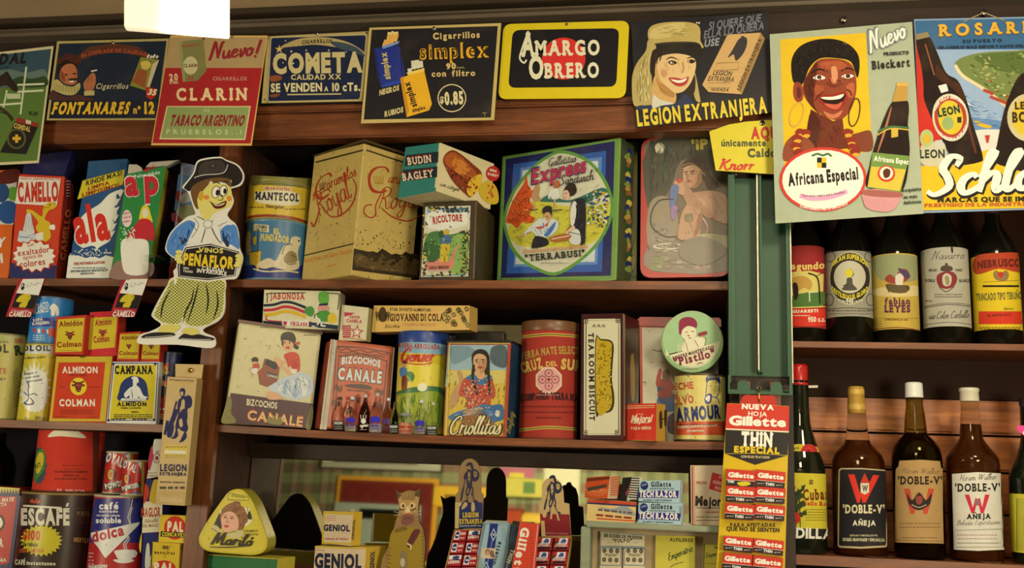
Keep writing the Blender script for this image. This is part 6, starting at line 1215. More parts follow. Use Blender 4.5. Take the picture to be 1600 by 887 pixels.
BN = '3a2a16'; tx('4a3418', 'STAB. DI PASTE ALIMENTARI', '918,154 1136,158', 15, '2'); tx('4a2a16', 'GIOVANNI DI COLA', '918,208 1205,208', 36, '2s', sp=.1); tx('c98a4a', 'TERMINI IMERESE', '980,234 1165,236', 14, '1'); tx('7a5a2a', 'Sicilia', '890,246 970,244', 16, '1i')
bl('4a3a1c', '862,150 880,134 896,150 902,200 880,214 858,200'); ring('4a3a1c', 880, 170, 20, 22, 3)
for k in range(5): ln(BN, [(840 + k * 3, 170 + k * 10), (850, 160 + k * 6), (868, 172 + k * 6)], 3); ln(BN, [(920 - k * 3, 170 + k * 10), (908, 160 + k * 6), (892, 172 + k * 6)], 3)
for k in range(18): x = 1190 + rn.random() * 130; y = 140 + rn.random() * 90; ln(('3a2a16', '4a5a3a')[k % 2], [(x, y), (x + 14, y - 10), (x + 22, y + 6), (x + 10, y + 12), (x + 8, y)], 4)
t = Thing('cracker_tin', 'cracker tin picturing a braided woman in a wheat field', 'tin', 'tin'); fr(*G6)
box(t, '38,822 378,828 404,322 62,322', .004, .07, 'a83a1f', '1f4a5f', -8, zs(745), .004); cr = t
pg('8fa8a4', '52,560 376,560 388,335 72,335'); pg('c9a83a', '46,815 368,820 382,470 64,470'); pg('c9b45a', '66,480 150,466 250,474 380,470 378,540 60,540'); bl('6f8a8a', '84,344 180,346 210,380 104,440 80,400'); bl('4a5a5a', '300,350 376,346 376,455 300,430')
for k in range(70): x = 60 + rn.random() * 310; y = 500 + rn.random() * 260; ln(('8a6a1c', 'd9c25a', '6a5a1c')[k % 3], [(x, y + 24), (x + 4, y)], 4, sm=False)
bl('b58a58', '84,610 106,565 130,530 118,480 132,470 148,510 150,560 116,640 80,675'); bl('1f1712', '195,390 215,365 245,358 275,372 290,410 285,470 262,500 215,490 198,440'); bl('c99a6a', '205,400 235,382 270,400 272,450 250,485 225,480 206,450'); ln('2a1a10', '212,418 228,414', 4); ln('2a1a10', '246,414 264,414', 4); bl('a83a2a', '225,452 240,448 252,454 238,462'); bl('c99a6a', '215,470 255,470 265,510 240,520 210,510'); ln('8a5a34', '238,420 236,440', 3)
bl('b5482f', '125,600 150,520 200,500 240,520 290,500 315,560 318,610 290,630 300,690 180,690 165,620'); bl('3a6a8a', '165,515 205,490 240,520 290,495 300,515 245,550'); ln('1f1712', '205,440 200,520 225,600', 14); ln('1f1712', '282,440 285,520 290,600', 14)
for k in range(40): x = 140 + rn.random() * 160; y = 540 + rn.random() * 130; el(('d9b088', '8a2a1c')[k % 2], x, y, 4, 4, n=6)
bl('3a6a8a', '70,720 120,690 200,670 260,650 300,660 340,700 300,760 200,720 110,740'); bl('8a5a2a', '130,770 160,710 240,690 290,720 310,790 140,800'); bl('2f5f84', '290,665 355,655 360,730 310,740 290,720'); el('c9c2a0', 332, 700, 14, 18); bl('b58a58', '150,690 210,670 260,672 220,700 160,712')
dab(('e0b07a', 'c9402a', '8f2a1c', 'd9cfa0', '3a5a6a'), '130,600 152,530 200,508 240,525 288,508 310,560 312,610 285,630 292,682 185,682 168,620', 150, 12, 7, 40, 80)
dab(('5f8fae', '24506a', '8fb0c0'), '80,720 120,698 200,680 260,660 298,668 330,700 300,745 200,712 112,730', 50, 40, 4, 160, 20); dab(('3a2a20', '120c08', '4a3a2a'), '200,400 216,372 245,364 272,378 284,410 268,400 245,380 220,392', 30, 26, 3, 60, 40)
dab(('d9b07a', 'b07a48'), '212,410 235,392 262,406 266,446 248,475 225,470', 18, 18, 4, 80); bl('b07f50', '255,410 270,420 266,455 250,482 240,484 256,450')
for x in (220, 255): el('1f140e', x, 426, 5, 3, n=8); ln('1f140e', [(x - 9, 416), (x + 9, 414)], 3)
bl('a83a2a', '226,453 240,449 252,455 238,462')
dab(('a06a30', '6a421c', 'b58a4a'), '140,775 165,715 240,698 285,725 300,785', 50, 26, 5, 60)
tx('2a1f14', 'Criollitas', '66,812 346,812', 96, 'c', w=2.0); tx('d9c98a', 'Criollitas', '69,810 343,810', 92, 'c', w=1.0); ln('c9b04a', '55,818 76,326 398,328', 5, sm=False); ln('a83a1f', '370,824 396,330', 16, sm=False)
on(t.right); pg('17384a', '384,824 425,826 440,345 404,335'); tx('c9b04a', 'Bagley', '396,812 420,700', 26, 'c', w=1.4); rc('8a7a3a', 402, 690, 416, 760)
q = t.part('lid', 'tin', 'black lid rim'); c4 = t.c; d_ = -t.n * .07; w_ = [c4[2], c4[3], c4[3] + d_, c4[2] + d_]; cm = sum(w_, V()) / 4; cm.z = max(p.z for p in w_)
poly_prism(q.mb, [V((cm.x + (p.x - cm.x) * 1.01, cm.y + (p.y - cm.y) * 1.03, cm.z + .0035)) for p in w_], V((0, 0, -.005)), col('1a1816'), col('1a1816'), .001)
t = Thing('mate_canister', 'tall round red yerba mate canister with a pale cross emblem', 'canister', 'paper'); fr(*G6)
can(t, 442, 754, 830, 216, .0, '9a2f22', zs(855), rim='7a3020'); mc = t
for y in (284, 778): tx('9a2f22', 'I', '0,0 1,0', 1); ln('c99a3a', [(430, y + 14), (600, y - 4), (770, y + 8)], 16); ln('4a5a2a', [(430, y + 14), (600, y - 4), (770, y + 8)], 6)
tx('a8863a', 'YERBA MATE SELECTA', '455,420 790,390', 38, '2', arc=20); tx('5a1f14', 'CRUZ', '466,486 578,458', 56, '3'); tx('c9a04a', 'CRUZ', '464,484 576,456', 52, '3'); tx('c9a04a', 'DEL', '590,450 650,446', 24, '2'); tx('5a1f14', 'SUR', '668,464 780,476', 56, '3'); tx('c9a04a', 'SUR', '666,462 778,474', 52, '3')
fill([P([(604 + 74 * math.cos(a), 524 + 76 * math.sin(a)) for a in [k * math.pi / 4 + .39 for k in range(8)]])], 'd0b088'); fill([P([(604 + 64 * math.cos(a), 524 + 66 * math.sin(a)) for a in [k * math.pi / 4 + .39 for k in range(8)]])], 'c98f80')
for a in range(4): x, y = 604 + 34 * math.cos(a * math.pi / 2), 520 + 34 * math.sin(a * math.pi / 2); ring('7a2a24', x, y, 19, 19, 4); el('b5504a', x, y, 7, 7)
el('7a2a24', 604, 520, 8, 8); tx('3a1a1a', 'COMPAÑIA YERBA MATE', '456,636 790,640', 34, '3s', arc=14, sp=.06); para('6a2018', 470, 660, 740, 690, 2, 6); para('6a2018', 540, 718, 670, 730, 1, 8); para('b5867a', 540, 600, 660, 606, 1, 4)
q = t.part('lid', 'tin', 'dull brown metal lid'); lathe(q.mb, t.ctr, [(t.r * 1.025, t.top - .013), (t.r * 1.03, t.top - .012), (t.r * 1.03, t.top + .003), (t.r * 1.01, t.top + .005), (t.r * .9, t.top + .004)], '6a4426')
t = Thing('biscuit_box', 'tall brown biscuit box with vertical lettering and a long golden biscuit', 'box', 'gloss'); fr(*G6)
box(t, '770,822 1000,824 1004,166 776,172', .0, .09, '3a1814', '33130f', -15, zs(950), .0015)
pg('c9bf92', '790,815 985,815 985,196 792,198'); ln('2a1a14', '800,808 976,808 976,204 802,206', 3, closed=True, sm=False)
for x, y in ((800, 210), (972, 206), (798, 802), (968, 800)): rc('3a1814', x - 12, y - 12, x + 12, y + 12); rc('c9bf92', x - 8, y - 8, x + 8, y + 8); rc('3a1814', x - 5, y - 5, x + 5, y + 5)
tx('2a1a14', 'TEA ROOM BISCUIT', '816,272 822,738', 26, '2s', sp=.2); bl('3a3210', '852,310 880,304 935,312 950,350 945,420 940,520 952,600 950,660 930,692 880,698 852,690', 3); bl('b5941c', '856,320 880,312 930,320 940,350 935,420 930,520 940,600 938,655 920,682 860,688', 3)
for k in range(150): x, y = 858 + rn.random() * 78, 322 + rn.random() * 360; el(('7a6414', 'd0b43a', '5a4a10')[k % 3], x, y, rn.uniform(2, 5), rn.uniform(2, 5), n=6)
for k in range(3): ln('3a1814', [(838 + k * 25, 240), (846 + k * 25, 228), (852 + k * 25, 242)], 3)
on(t.right); ln('a8905a', '1006,820 1008,175', 4, sm=False); bl('8a6a1c', '1040,400 1055,390 1062,500 1060,620 1045,625 1038,520')
t = Thing('storage_tin', 'red and cream tin with a dancing girl behind the round custard box', 'tin', 'tin'); fr(*G6)
box(t, '1092,815 1500,812 1512,235 1086,238', .10, .05, 'cfc296', '9a2018', 0, zs(1040), .002)
pg('b5241c', '1092,812 1106,812 1100,240 1086,240'); bl('b5281f', '1175,520 1190,465 1205,470 1200,520 1230,500 1270,560 1240,590 1180,560'); bl('8a5a3a', '1210,480 1235,465 1250,490 1235,520 1212,515'); bl('3a5a8a', '1190,600 1240,585 1290,620 1300,680 1220,690 1180,660'); bl('2a3a5a', '1180,560 1215,570 1200,640'); ln('5a4a2a', '1155,360 1200,370 1230,350', 6); bl('a8281f', '1180,600 1230,560 1265,590 1230,620'); bl('3a2a3a', '1240,720 1280,700 1290,800 1240,800')
q = t.part('lid', 'tin', 'bright red lid'); a_, b_ = t.c[3], t.c[2]; bx(q.mb, (a_.x - .003, a_.y - .003, a_.z - .002), (b_.x + .003, a_.y + .053, a_.z + .018), 'b5241c', .003)
t = Thing('milk_tin', 'yellow milk tin', 'tin', 'tin'); fr(*G6); t.label = 'yellow and red milk powder tin with a drinking child drawing'
can(t, 1268, 1548, 806, 484, .012, 'd0bc62', zs(1095), rim='4a3a1a'); arm = t
pg('c24a20', '1250,742 1560,742 1560,815 1250,815'); tx('b5401f', 'LECHE', '1246,578 1374,566', 34, '2'); tx('b5401f', 'EN', '1250,622 1292,616', 30, '2'); tx('b5401f', 'POLVO', '1246,660 1376,642', 38, '2'); tx('1f2f5f', 'ARMOUR', '1284,742 1520,722', 66, '3', lean=0)
NB = '26336a'; bl(NB, '1445,540 1440,510 1470,492 1505,500 1516,530 1510,545 1490,520 1460,530'); bl('d0bc62', '1450,530 1490,525 1510,545 1506,590 1480,600 1450,590'); ln(NB, '1446,536 1440,590 1436,640', 4); ln(NB, '1510,545 1508,590 1490,620', 4); ln(NB, '1456,556 1470,552', 3); ln(NB, '1486,552 1500,554', 3); bl(NB, '1432,620 1450,596 1470,600 1466,640 1440,650'); bl('d9cfa8', '1436,622 1452,604 1462,610 1456,638'); ln(NB, '1470,610 1500,620 1512,650', 4)
for k in range(6): ln('d0bc62', [(1450 + k * 10, 515), (1456 + k * 9, 500)], 3, sm=False)
tx('d9cfa8', 'FRIGORIFICO ARMOUR DE LA PLATA S.A.', '1290,780 1500,768', 12, '2'); para('5a2a14', 1300, 756, 1480, 752, 1, 5); tx('d9cfa8', 'ARGENTINA', '1340,798 1430,796', 9, '2')
t = Thing('dessert_box', 'round green dessert box standing on edge on the milk tin', 'box', 'paper'); fr(*G6)
cpx = P('1366,307')[0]; Yp = .022; pc = U(cpx[0], cpx[1], Yp); rr = (U(*P('1533,307')[0], Yp) - U(*P('1199,307')[0], Yp)).length / 2
pc.z = arm.top + rr + .0008
bm_ = bmesh.new(); ring_ = lambda r, y: [bm_.verts.new(V((pc.x + r * math.cos(a), y, pc.z + r * math.sin(a)))) for a in [2 * math.pi * k / 64 for k in range(64)]]
rs = [ring_(rr * .95, Yp), ring_(rr * .985, Yp + .0005), ring_(rr, Yp + .002), ring_(rr, Yp + .02), ring_(rr * .97, Yp + .0202), ring_(rr * .97, Yp + .04)]
bm_.faces.new(rs[0]); bm_.faces.new(rs[-1][::-1])
for a_, b_ in zip(rs, rs[1:]):
    for k in range(64): bm_.faces.new((a_[k], a_[(k + 1) % 64], b_[(k + 1) % 64], b_[k]))
bmesh.ops.recalc_face_normals(bm_, faces=bm_.faces[:]); t.mb.addbm(bm_, lambda f: col('8aa66a') if f.calc_center_median().y < Yp + .021 else col('5a4a24'))
on(Plane(V((0, Yp, 0)), V((0, -1, 0)))); ring('b5bd88', 1366, 307, 150, 150, 5); el('9ab57a', 1366, 307, 146, 146)
fill([P([(1366 + 146 * math.cos(math.radians(a)), 307 + 146 * math.sin(math.radians(a))) for a in range(4, 166, 6)] + [(1225, 395)])], 'd2c796')
bl('8a3040', '1295,240 1300,205 1330,188 1370,192 1392,215 1390,245 1370,240 1340,235 1320,262 1300,282'); bl('d9cfa0', '1312,262 1340,238 1380,245 1388,280 1372,312 1340,322 1318,300'); bl('d9cfa0', '1330,320 1380,300 1410,285 1432,300 1430,340 1390,352 1340,372 1310,360'); ln('8a3040', '1330,270 1344,266', 4); ln('8a3040', '1362,264 1378,264', 4); ln('8a3040', '1348,300 1362,298', 4); ln('8a3040', '1320,300 1335,330 1345,370', 3); ln('8a3040', '1380,310 1400,345', 3); bl('b5503a', '1340,285 1350,282 1352,292'); bl('8a3a3a', '1398,275 1440,262 1445,280 1405,290'); ln('8a3040', '1400,292 1440,300 1432,340', 3)
for k in range(5): ln('d2c796', [(1290 + k * 10, 330 - k * 3), (1294 + k * 10, 384 - k * 6)], 4, sm=False)
tx('4a2a2a', 'POSTRE MANTECADO', '1266,414 1484,352', 15, '2', sp=.2); tx('7a2a38', '"Pistilo"', '1276,448 1490,396', 40, '3s', sp=.06); ln('7a2a38', '1392,440 1410,430 1424,434', 4); para('7a6a4a', 1310, 462, 1400, 446, 1, 4)
t = Thing('medicine_box', 'small red medicine box in front of the red and cream tin', 'box', 'paper'); fr(*G6)
box(t, '1008,822 1176,822 1178,645 1010,650', .002, .036, 'bf2f1c', 'b5862c', -24, zs(1010), .0008)
tx('e0c89a', 'Mejoral', '1040,748 1150,744', 36, '3i', sp=.02); tx('d9b88a', 'PARA NIÑOS', '1042,786 1148,784', 14, '3'); fr4('d9a86a', '1016,672 1168,668 1168,658 1016,661', 3); ln('d9a86a', '1070,704 1110,703', 3, sm=False); ln('d9c89a', '1050,752 1140,749', 3, sm=False); on(t.right); bl('3a2a14', '1192,700 1206,690 1208,770 1194,776'); bl('3a2a14', '1218,690 1232,684 1232,760 1220,764'); ln('3a2a14', '1190,735 1236,725', 6)
q = t.part('open_flap', 'paper'); fx = UZ(*P('1060,828')[0], zs(1010)); a_ = t.c[0]; b_ = t.c[1]; poly_prism(q.mb, [a_ + V((.005, -.0012, .0016)), b_ + V((-.002, -.0012, .0016)), b_ + V((-.004, -.014, .0010)), a_ + V((.012, -.014, .0010))], V((0, 0, -.0008)), col('b58a3c'), col('b58a3c'), 0)
# ---------------------------------------------------------------- miniature bottles on the sagging shelf
CLEAR = glassy('clear_glass', (.93, .94, .92), .02, 1.12)
BROWNG = glassy('brown_glass', (.10, .035, .012), .03, 1.3)
def mini(label, x, yt, yb, w, glass, liquid, capc, lab, Y=.0, jar=False):
    t = Thing('miniature_bottle', label, 'bottle', glass, 'miniature bottles in front of the orange tin'); fr(*G5)
    (px, pyb), (_, pyt) = P([(x, yb), (x, yt)]); ph = w / 2 / FR[2]
    r = (U(px + ph, pyb, Y) - U(px - ph, pyb, Y)).length / 2; c = U(px, pyb, Y + r); c.z = 0; zb = zs(px) + .0002; h = U(px, pyt, Y + r).z - U(px, pyb, Y + r).z
    if jar: pr = [(.9, 0), (1, .03), (1, .62), (.92, .72), (.72, .8), (.72, .86)]
    else: pr = [(.86, 0), (1, .03), (1, .42), (.97, .5), (.7, .66), (.42, .78), (.3, .86), (.28, .93)]
    lathe(t.mb, c, [(r * a, zb + h * b) for a, b in pr], WH, 28)
    if liquid:
        q = t.part('liquid', 'gloss'); k = .55 if jar else liquid[1]
        lathe(q.mb, c, [(r * .84, zb + h * .02), (r * .9, zb + h * .05), (r * .9, zb + h * min(k, .42)), (r * (.9 if k < .45 else .6), zb + h * k)], liquid[0], 24)
    q = t.part('cap', 'tin', 'metal crown cap'); e = .72 if jar else .33
    lathe(q.mb, c, [(r * e * 1.05, zb + h * (.86 if jar else .92)), (r * e * 1.12, zb + h * (.875 if jar else .93)), (r * e * 1.05, zb + h * .975), (r * e * .9, zb + h)], capc, 20)
    if lab:
        q = t.part('label', 'paper'); use(q, Cyl(c, r * 1.0 + .0002, 3), 2e-4); lab(x, yt, yb, w)
    return t
def L1(txt, bg, fg):
    def f(x, yt, yb, w):
        H = yb - yt; rc(bg, x - w * .5, yb - H * .30, x + w * .5, yb - H * .04); tx(fg, txt, f'{x-w*.42},{yb-H*.2} {x+w*.42},{yb-H*.2}', H * .07, '3'); para(fg, x - w * .4, yb - H * .14, x + w * .4, yb - H * .08, 2, 2)
    return f
def L2(c):
    def f(x, yt, yb, w):
        H = yb - yt; bl(c, [(x - w * .36, yb - H * .38), (x, yb - H * .42), (x + w * .36, yb - H * .38), (x + w * .3, yb - H * .25), (x, yb - H * .28), (x - w * .3, yb - H * .24)], 3); para(c, x - w * .34, yb - H * .2, x + w * .34, yb - H * .2, 1, 7, 3); ln(c, [(x - w * .3, yb - H * .11), (x + w * .3, yb - H * .11)], 3)
    return f
def L3(x, yt, yb, w):
    H = yb - yt; c = 'd9d4c0'; el(c, x, yb - H * .3, w * .22, H * .07)
    for k in range(3): ln(c, [(x - w * .2 + k * w * .2, yb - H * .36), (x - w * .24 + k * w * .24, yb - H * .46)], 3)
    tx(c, 'Ingenio', f'{x-w*.4},{yb-H*.14} {x+w*.4},{yb-H*.16}', H * .1, 'c', w=1.6); para(c, x - w * .3, yb - H * .08, x + w * .3, yb - H * .08, 1, 2)
mini('leftmost miniature bottle with black label and dark cap', 643, 612, 796, 54, CLEAR, None, '2a2420', L1('CINZANO', '15161a', 'd9d4c0'))
mini('miniature bottle with violet print left of the dark brown one', 708, 612, 800, 66, CLEAR, ('b5a07a', .2), 'c9c4b4', L2('3a2f9a'))
mini('dark brown miniature bottle with white drawing and silver cap', 777, 600, 803, 60, BROWNG, None, 'b5b0a0', L3)
mini('tallest clear miniature bottle with blue print right of the dark brown one', 840, 592, 806, 68, CLEAR, ('a89a8a', .22), 'b5a88a', L2('2f2fa8'))
mini('miniature bottle with faint violet print, fifth from the left', 900, 616, 808, 56, CLEAR, None, 'c9c4b4', L2('6a4a8a'), .016)
mini('slim miniature bottle with black label and dark cap left of the small jar', 937, 640, 812, 50, CLEAR, None, '23201e', L1('CINZANO', '15161a', 'd9d4c0'), -.004 + .004)
mini('squat miniature jar with red lettering and wide metal lid', 1001, 702, 816, 84, CLEAR, ('c98a6a', .3), '8a8474', lambda x, yt, yb, w: (para('b53a24', x - w * .4, yb - 50, x + w * .4, yb - 50, 1, 14, 4), ln('b53a24', f'{x-30},{yb-22} {x+30},{yb-22}', 5, sm=False)), jar=True)
mini('miniature bottle with violet print right of the squat jar', 1078, 630, 816, 68, CLEAR, ('a8947a', .22), 'c9c4b4', L2('3a2f9a'))
mini('rightmost miniature bottle with black band at its waist', 1140, 643, 820, 56, CLEAR, ('c9a88a', .2), 'b5b0a0', L1('CINZANO', '15161a', 'd9d4c0'))
# ---------------------------------------------------------------- middle compartment, lowest shelf in front of the mirror
def prism_thing(t, pts, Y, depth, cf, cs, yaw=0, smooth=True, n=4, bev=.0, dz=None, back=None):
    p = P(pts); ol = cat(p, True, n) if smooth else p; a = math.radians(yaw); nn = V((math.sin(a), -math.cos(a), 0)); cx_ = sum(q[0] for q in ol) / len(ol)
    pl = Plane(U(cx_, ol[0][1], Y), nn); w = [pl.hit(*q) for q in ol]
    if dz is not None: k = dz - min(q.z for q in w); w = [V((q.x, q.y, q.z + k * max(0, min(1, (max(v.z for v in w) - q.z) / max(1e-6, max(v.z for v in w) - min(v.z for v in w)))))) for q in w]
    poly_prism(t.mb, w, -nn * depth, col(cf), col(cs), bev)
    if back:
        for i, f in enumerate(t.mb.f):
            q = [t.mb.v[k] for k in f]; m = (q[1] - q[0]).cross(q[2] - q[0]).normalized()
            if m.dot(nn) < -.95: t.mb.c[i] = col(back)
    t.front = pl; t.n = nn; on(pl); return t
t = Thing('cardboard_box', 'green box with yellow end under the triangular sweets tin', 'box', 'paper'); fr(*H1)
box(t, '22,977 560,977 574,822 60,790', -.005, .05, '2f6a3a', 'b5a02c', -16, ZB, .001); gb = t
ln('b5a02c', '70,796 568,826', 6, sm=False)
t = Thing('sweets_tin', 'yellow triangular tin', 'tin', 'tin'); fr(*H1); t.label = 'yellow rounded triangle tin with a curly haired child bursting through paper'
OUTM = '298,357 340,366 375,400 410,452 455,560 496,670 504,720 494,765 460,795 400,808 300,802 180,792 100,780 55,748 42,705 52,660 110,560 200,430 245,375'
prism_thing(t, OUTM, -.012, .045, 'c9b52f', 'a8982c', 2, bev=.003, dz=gb.top + .0004, back='17151c')
ln('b8a838', '298,372 338,382 368,412 402,462 446,568 484,676 490,722 478,758 446,780 300,786 110,764 66,735 58,700 68,664 124,566 212,438 254,388', 4, closed=True)
ln('6a6428', '244,384 376,410 380,438', 4, sm=False); ln('6a6428', '244,384 238,430 370,436', 4, sm=False); tx('6a6428', 'Dulces', '262,408 350,420', 18, '1i')
bl('1f1c14', '150,590 195,500 205,540 190,640 150,610'); bl('1f1c14', '365,480 385,500 400,560 360,600'); bl('c2b272', '128,620 160,600 200,640 210,660 260,650 330,635 345,660 300,690 220,670 150,640'); bl('d9cf96', '355,490 375,482 385,500 370,530 372,560 410,560 370,605 345,590'); bl('d9cf96', '185,510 200,500 195,540'); ln('4a4420', '130,620 200,655 300,640', 4); ln('4a4420', '368,484 376,520 372,555 408,562', 4)
bl('8a5a2c', '190,530 205,490 240,460 270,448 285,440 320,445 325,465 350,490 368,530 372,570 350,600 345,625 320,635 300,620 310,560 280,520 240,510 215,540 205,580 192,570')
bl('d9a07a', '195,560 210,525 240,510 275,515 305,550 312,600 300,630 260,642 220,645 200,610'); 
for x, y in ((215, 500), (240, 480), (268, 470), (300, 458), (330, 490), (350, 530), (355, 570), (335, 600), (300, 490), (325, 540), (285, 500)): ring('6a4020', x, y, 14, 11, 4)
for x, y in ((228, 488), (255, 472), (310, 470), (342, 510), (346, 555)): ln('b5804a', [(x - 8, y + 4), (x, y - 6), (x + 9, y)], 4)
el('2a1a12', 222, 548, 7, 5); el('2a1a12', 266, 554, 8, 5); ln('6a4020', '210,535 230,534', 3); ln('6a4020', '252,538 280,542', 3); ln('b57a54', '240,550 232,580 244,584', 3); bl('b53a3a', '214,604 228,598 244,606 228,616')
tx('6a5a1c', 'CARAMELOS', '346,646 440,644', 14, '1'); tx('6a5a1c', 'DE FRUTAS', '350,668 440,668', 14, '1'); tx('1c1710', 'Mariló', '122,726 400,738', 68, 'c', w=2.5); ln('2a2a24', '115,746 240,748 380,738', 8, taper=.5)
t = Thing('painkiller_box', 'large yellow and cream painkiller box under its smaller twin', 'box', 'paper', 'yellow and cream painkiller boxes'); fr(*H1)
box(t, '808,977 1150,977 1166,748 824,738', -.006, .055, 'd2b98a', 'c9a02c', -22, ZB, .0008); gl = t
pg('c9a82c', '822,752 1165,760 1166,750 824,740'); tx('b57a4a', 'EN DOSIS', '828,772 886,776', 12, '1'); para('c99a6a', 828, 784, 900, 784, 1, 4); tx('1f2238', 'GENIOL', '820,882 1134,890', 88, '3'); on(t.right); tx('1f2238', 'GENIOL', '1218,890 1222,776', 26, '3')
t = Thing('painkiller_box', 'small yellow and cream painkiller box stacked on its larger twin', 'box', 'paper', 'yellow and cream painkiller boxes'); fr(*H1)
box(t, '870,725 1062,732 1078,512 880,506', -.006, .024, 'd2b98a', 'c9a02c', -26, gl.top, .0008); pg('c9a82c', '868,722 882,722 890,508 880,508'); pg('c9a82c', '870,724 1060,731 1061,720 871,713'); pg('c9a82c', '880,508 1076,514 1075,532 879,524'); para('b5705a', 884, 540, 980, 566, 3, 4, 2, .4); tx('1f2238', 'GENIOL', '880,636 1056,640', 38, '3'); para('c98a7a', 1000, 652, 1054, 652, 1, 3); tx('b5504a', 'vence al dolor', '886,696 1046,698', 14, '2i'); on(t.right); tx('1f2238', 'GENIOL', '1082,700 1094,560', 14, '2')
q = t.part('open_flap', 'paper'); a_ = t.c[3]; b_ = t.c[2]; poly_prism(q.mb, [b_ + V((-.004, .001, .0002)), b_ + V((.0015, .008, .0002)), b_ + V((-.001, .009, .004)), b_ + V((-.006, .002, .0045))], V((0, .0006, 0)), col('b59a6a'), col('b59a6a'), 0)
t = Thing('cat_cutout', 'brown cardboard tabby cat figure with a yellow belly and dark back', 'cutout', 'paper'); fr(*H2)
CATO = '165,364 184,378 205,384 238,370 272,368 298,374 332,357 326,410 318,466 318,520 322,580 345,620 358,690 360,760 352,880 348,968 82,968 72,840 98,780 128,700 150,630 165,570 182,520 186,470 178,420'
prism_thing(t, CATO, -.012, .006, '8a6a3c', '15131a', 0, n=3); 
bl('a8854a', '186,400 240,385 310,395 312,460 300,510 250,530 205,520 190,470'); bl('5a4026', '165,364 182,380 200,400 180,420'); bl('5a4026', '332,357 305,376 290,398 322,410')
for k in range(9): ln('4a3420', [(200 + k * 13, 385), (212 + k * 9, 432)], 5, taper=.6)
ln('3a2818', '188,490 205,498 225,490', 7); ln('3a2818', '250,498 275,500 300,486', 7); el('c9a468', 212, 470, 20, 22); el('c9a468', 275, 468, 22, 22); el('2a1f14', 214, 472, 7, 12); el('2a1f14', 273, 470, 7, 12); bl('d0b47a', '225,505 245,470 262,505 245,525'); bl('7a4a3a', '205,545 240,525 282,540 280,580 240,600 205,590'); bl('b5453a', '232,520 256,520 244,534'); ln('3a2818', '220,560 244,552 268,560', 4)
for q in ('195,520 150,510', '195,530 150,535', '295,515 335,505', '295,528 336,528'): ln('d9c49a', q, 2, sm=False)
bl('8f7420', '140,640 200,615 280,612 335,640 345,720 330,968 110,968 110,820 120,720'); tx('4a3a1c', 'ARIZONA', '158,650 240,630', 22, '3i'); bl('5a2a24', '240,720 280,640 310,626 328,640 310,680 270,740 248,750'); ln('c9b88a', '240,722 270,740', 10); ln('c9b88a', '268,736 262,765', 8); bl('7a6a4a', '190,840 200,780 225,775 240,820 235,887 200,900'); el('b5a070', 210, 850, 16, 30)
for k in range(10): ln('4a3420', [(100 + k % 3 * 6, 720 + k * 26), (126 + k % 2 * 8, 728 + k * 26)], 5, taper=.5); ln('4a3420', [(336, 650 + k * 24), (352, 656 + k * 24)], 4, taper=.5)
SBL = '2a3350'
def soldier(x, y, s, c=SBL, skin='b0905a'):
    f = lambda q: [(x + float(a.split(',')[0]) * s, y + float(a.split(',')[1]) * s) for a in q.split()]
    bl(c, f('-18,-98 -12,-108 4,-112 14,-104 15,-94 4,-92 -10,-92 -20,-92'), 3); bl(skin, f('-10,-92 4,-94 8,-84 2,-76 -7,-78'), 3); bl(c, f('4,-94 16,-96 18,-80 10,-72 6,-82'), 3); bl(c, f('-12,-80 -4,-76 4,-74 -2,-68 -10,-70'), 3)
    bl(c, f('8,-74 26,-78 42,-66 48,-46 40,-24 24,-16 12,-24'), 3); bl(skin, f('20,-66 34,-64 38,-48 28,-36 20,-44'), 3); ln(c, f('22,-58 36,-50'), 3 * s); ln(c, f('14,-30 34,-22 44,-34'), 4 * s)
    bl(c, f('-12,-70 6,-72 12,-50 12,-20 10,10 -12,12 -16,-20 -18,-50'), 3); bl(skin, f('-8,-62 0,-64 4,-40 2,-14 -6,-12 -10,-40'), 3); ln(c, f('-12,-34 8,-40'), 4 * s); ln(c, f('-12,-16 10,-18'), 5 * s)
    ln(c, f('-14,-64 -26,-40 -22,-22'), 8 * s); ln(c, f('10,-60 16,-30 2,-24'), 7 * s); bl(skin, f('-27,-24 -19,-26 -18,-16 -26,-15'), 3)
    bl(c, f('-14,10 12,8 18,40 8,50 2,24 -6,52 -20,46'), 3); bl(skin, f('-10,20 -4,18 -10,42 -15,40'), 3); bl(skin, f('6,18 10,20 12,40 8,40'), 3)
    ln(c, f('-13,48 -14,82'), 8 * s); ln(c, f('12,46 24,80'), 8 * s); ln(skin, f('-14,56 -14,78'), 3 * s); ln(skin, f('15,54 23,76'), 3 * s); bl(c, f('-30,84 -18,76 -8,78 -9,87 -28,90'), 3); bl(c, f('18,80 28,75 38,80 42,87 22,88'), 3)
    ln(c, f('-17,-52 -30,10'), 4 * s, sm=False); ln(c, f('-30,10 -38,44 -44,80'), 9 * s, taper=.4)
card1 = [(560, 622), (745, 622), (752, 395)] + [(737, 382)] + [(660 + 75 * math.cos(a), 262 + 108 * math.sin(a)) for a in [-math.pi * k / 12 for k in range(13)]][0:13] + [(582, 378), (565, 395)]
t = Thing('display_card', 'navy display box with a paper soldier standing on its lid, right of the cat', 'display', 'paper'); fr(*H2)
prism_thing(t, card1, .028, .0018, '8a6c42', '3a2c1c', 0, smooth=False); t.org = None  # upper card in a darker tan, shade put into its colour
pg('1f2a50', '560,622 745,622 747,448 563,448'); pg('b09a5c', '560,622 586,622 590,448 562,448'); soldier(660, 330, 1.35, '2a2a38', '8a6c42'); bl('b09a5c', '580,455 605,450 600,470 575,480'); bl('b0905a', '622,450 640,450 642,470 620,490 604,492'); bl('b0905a', '672,452 690,452 694,500 672,508')
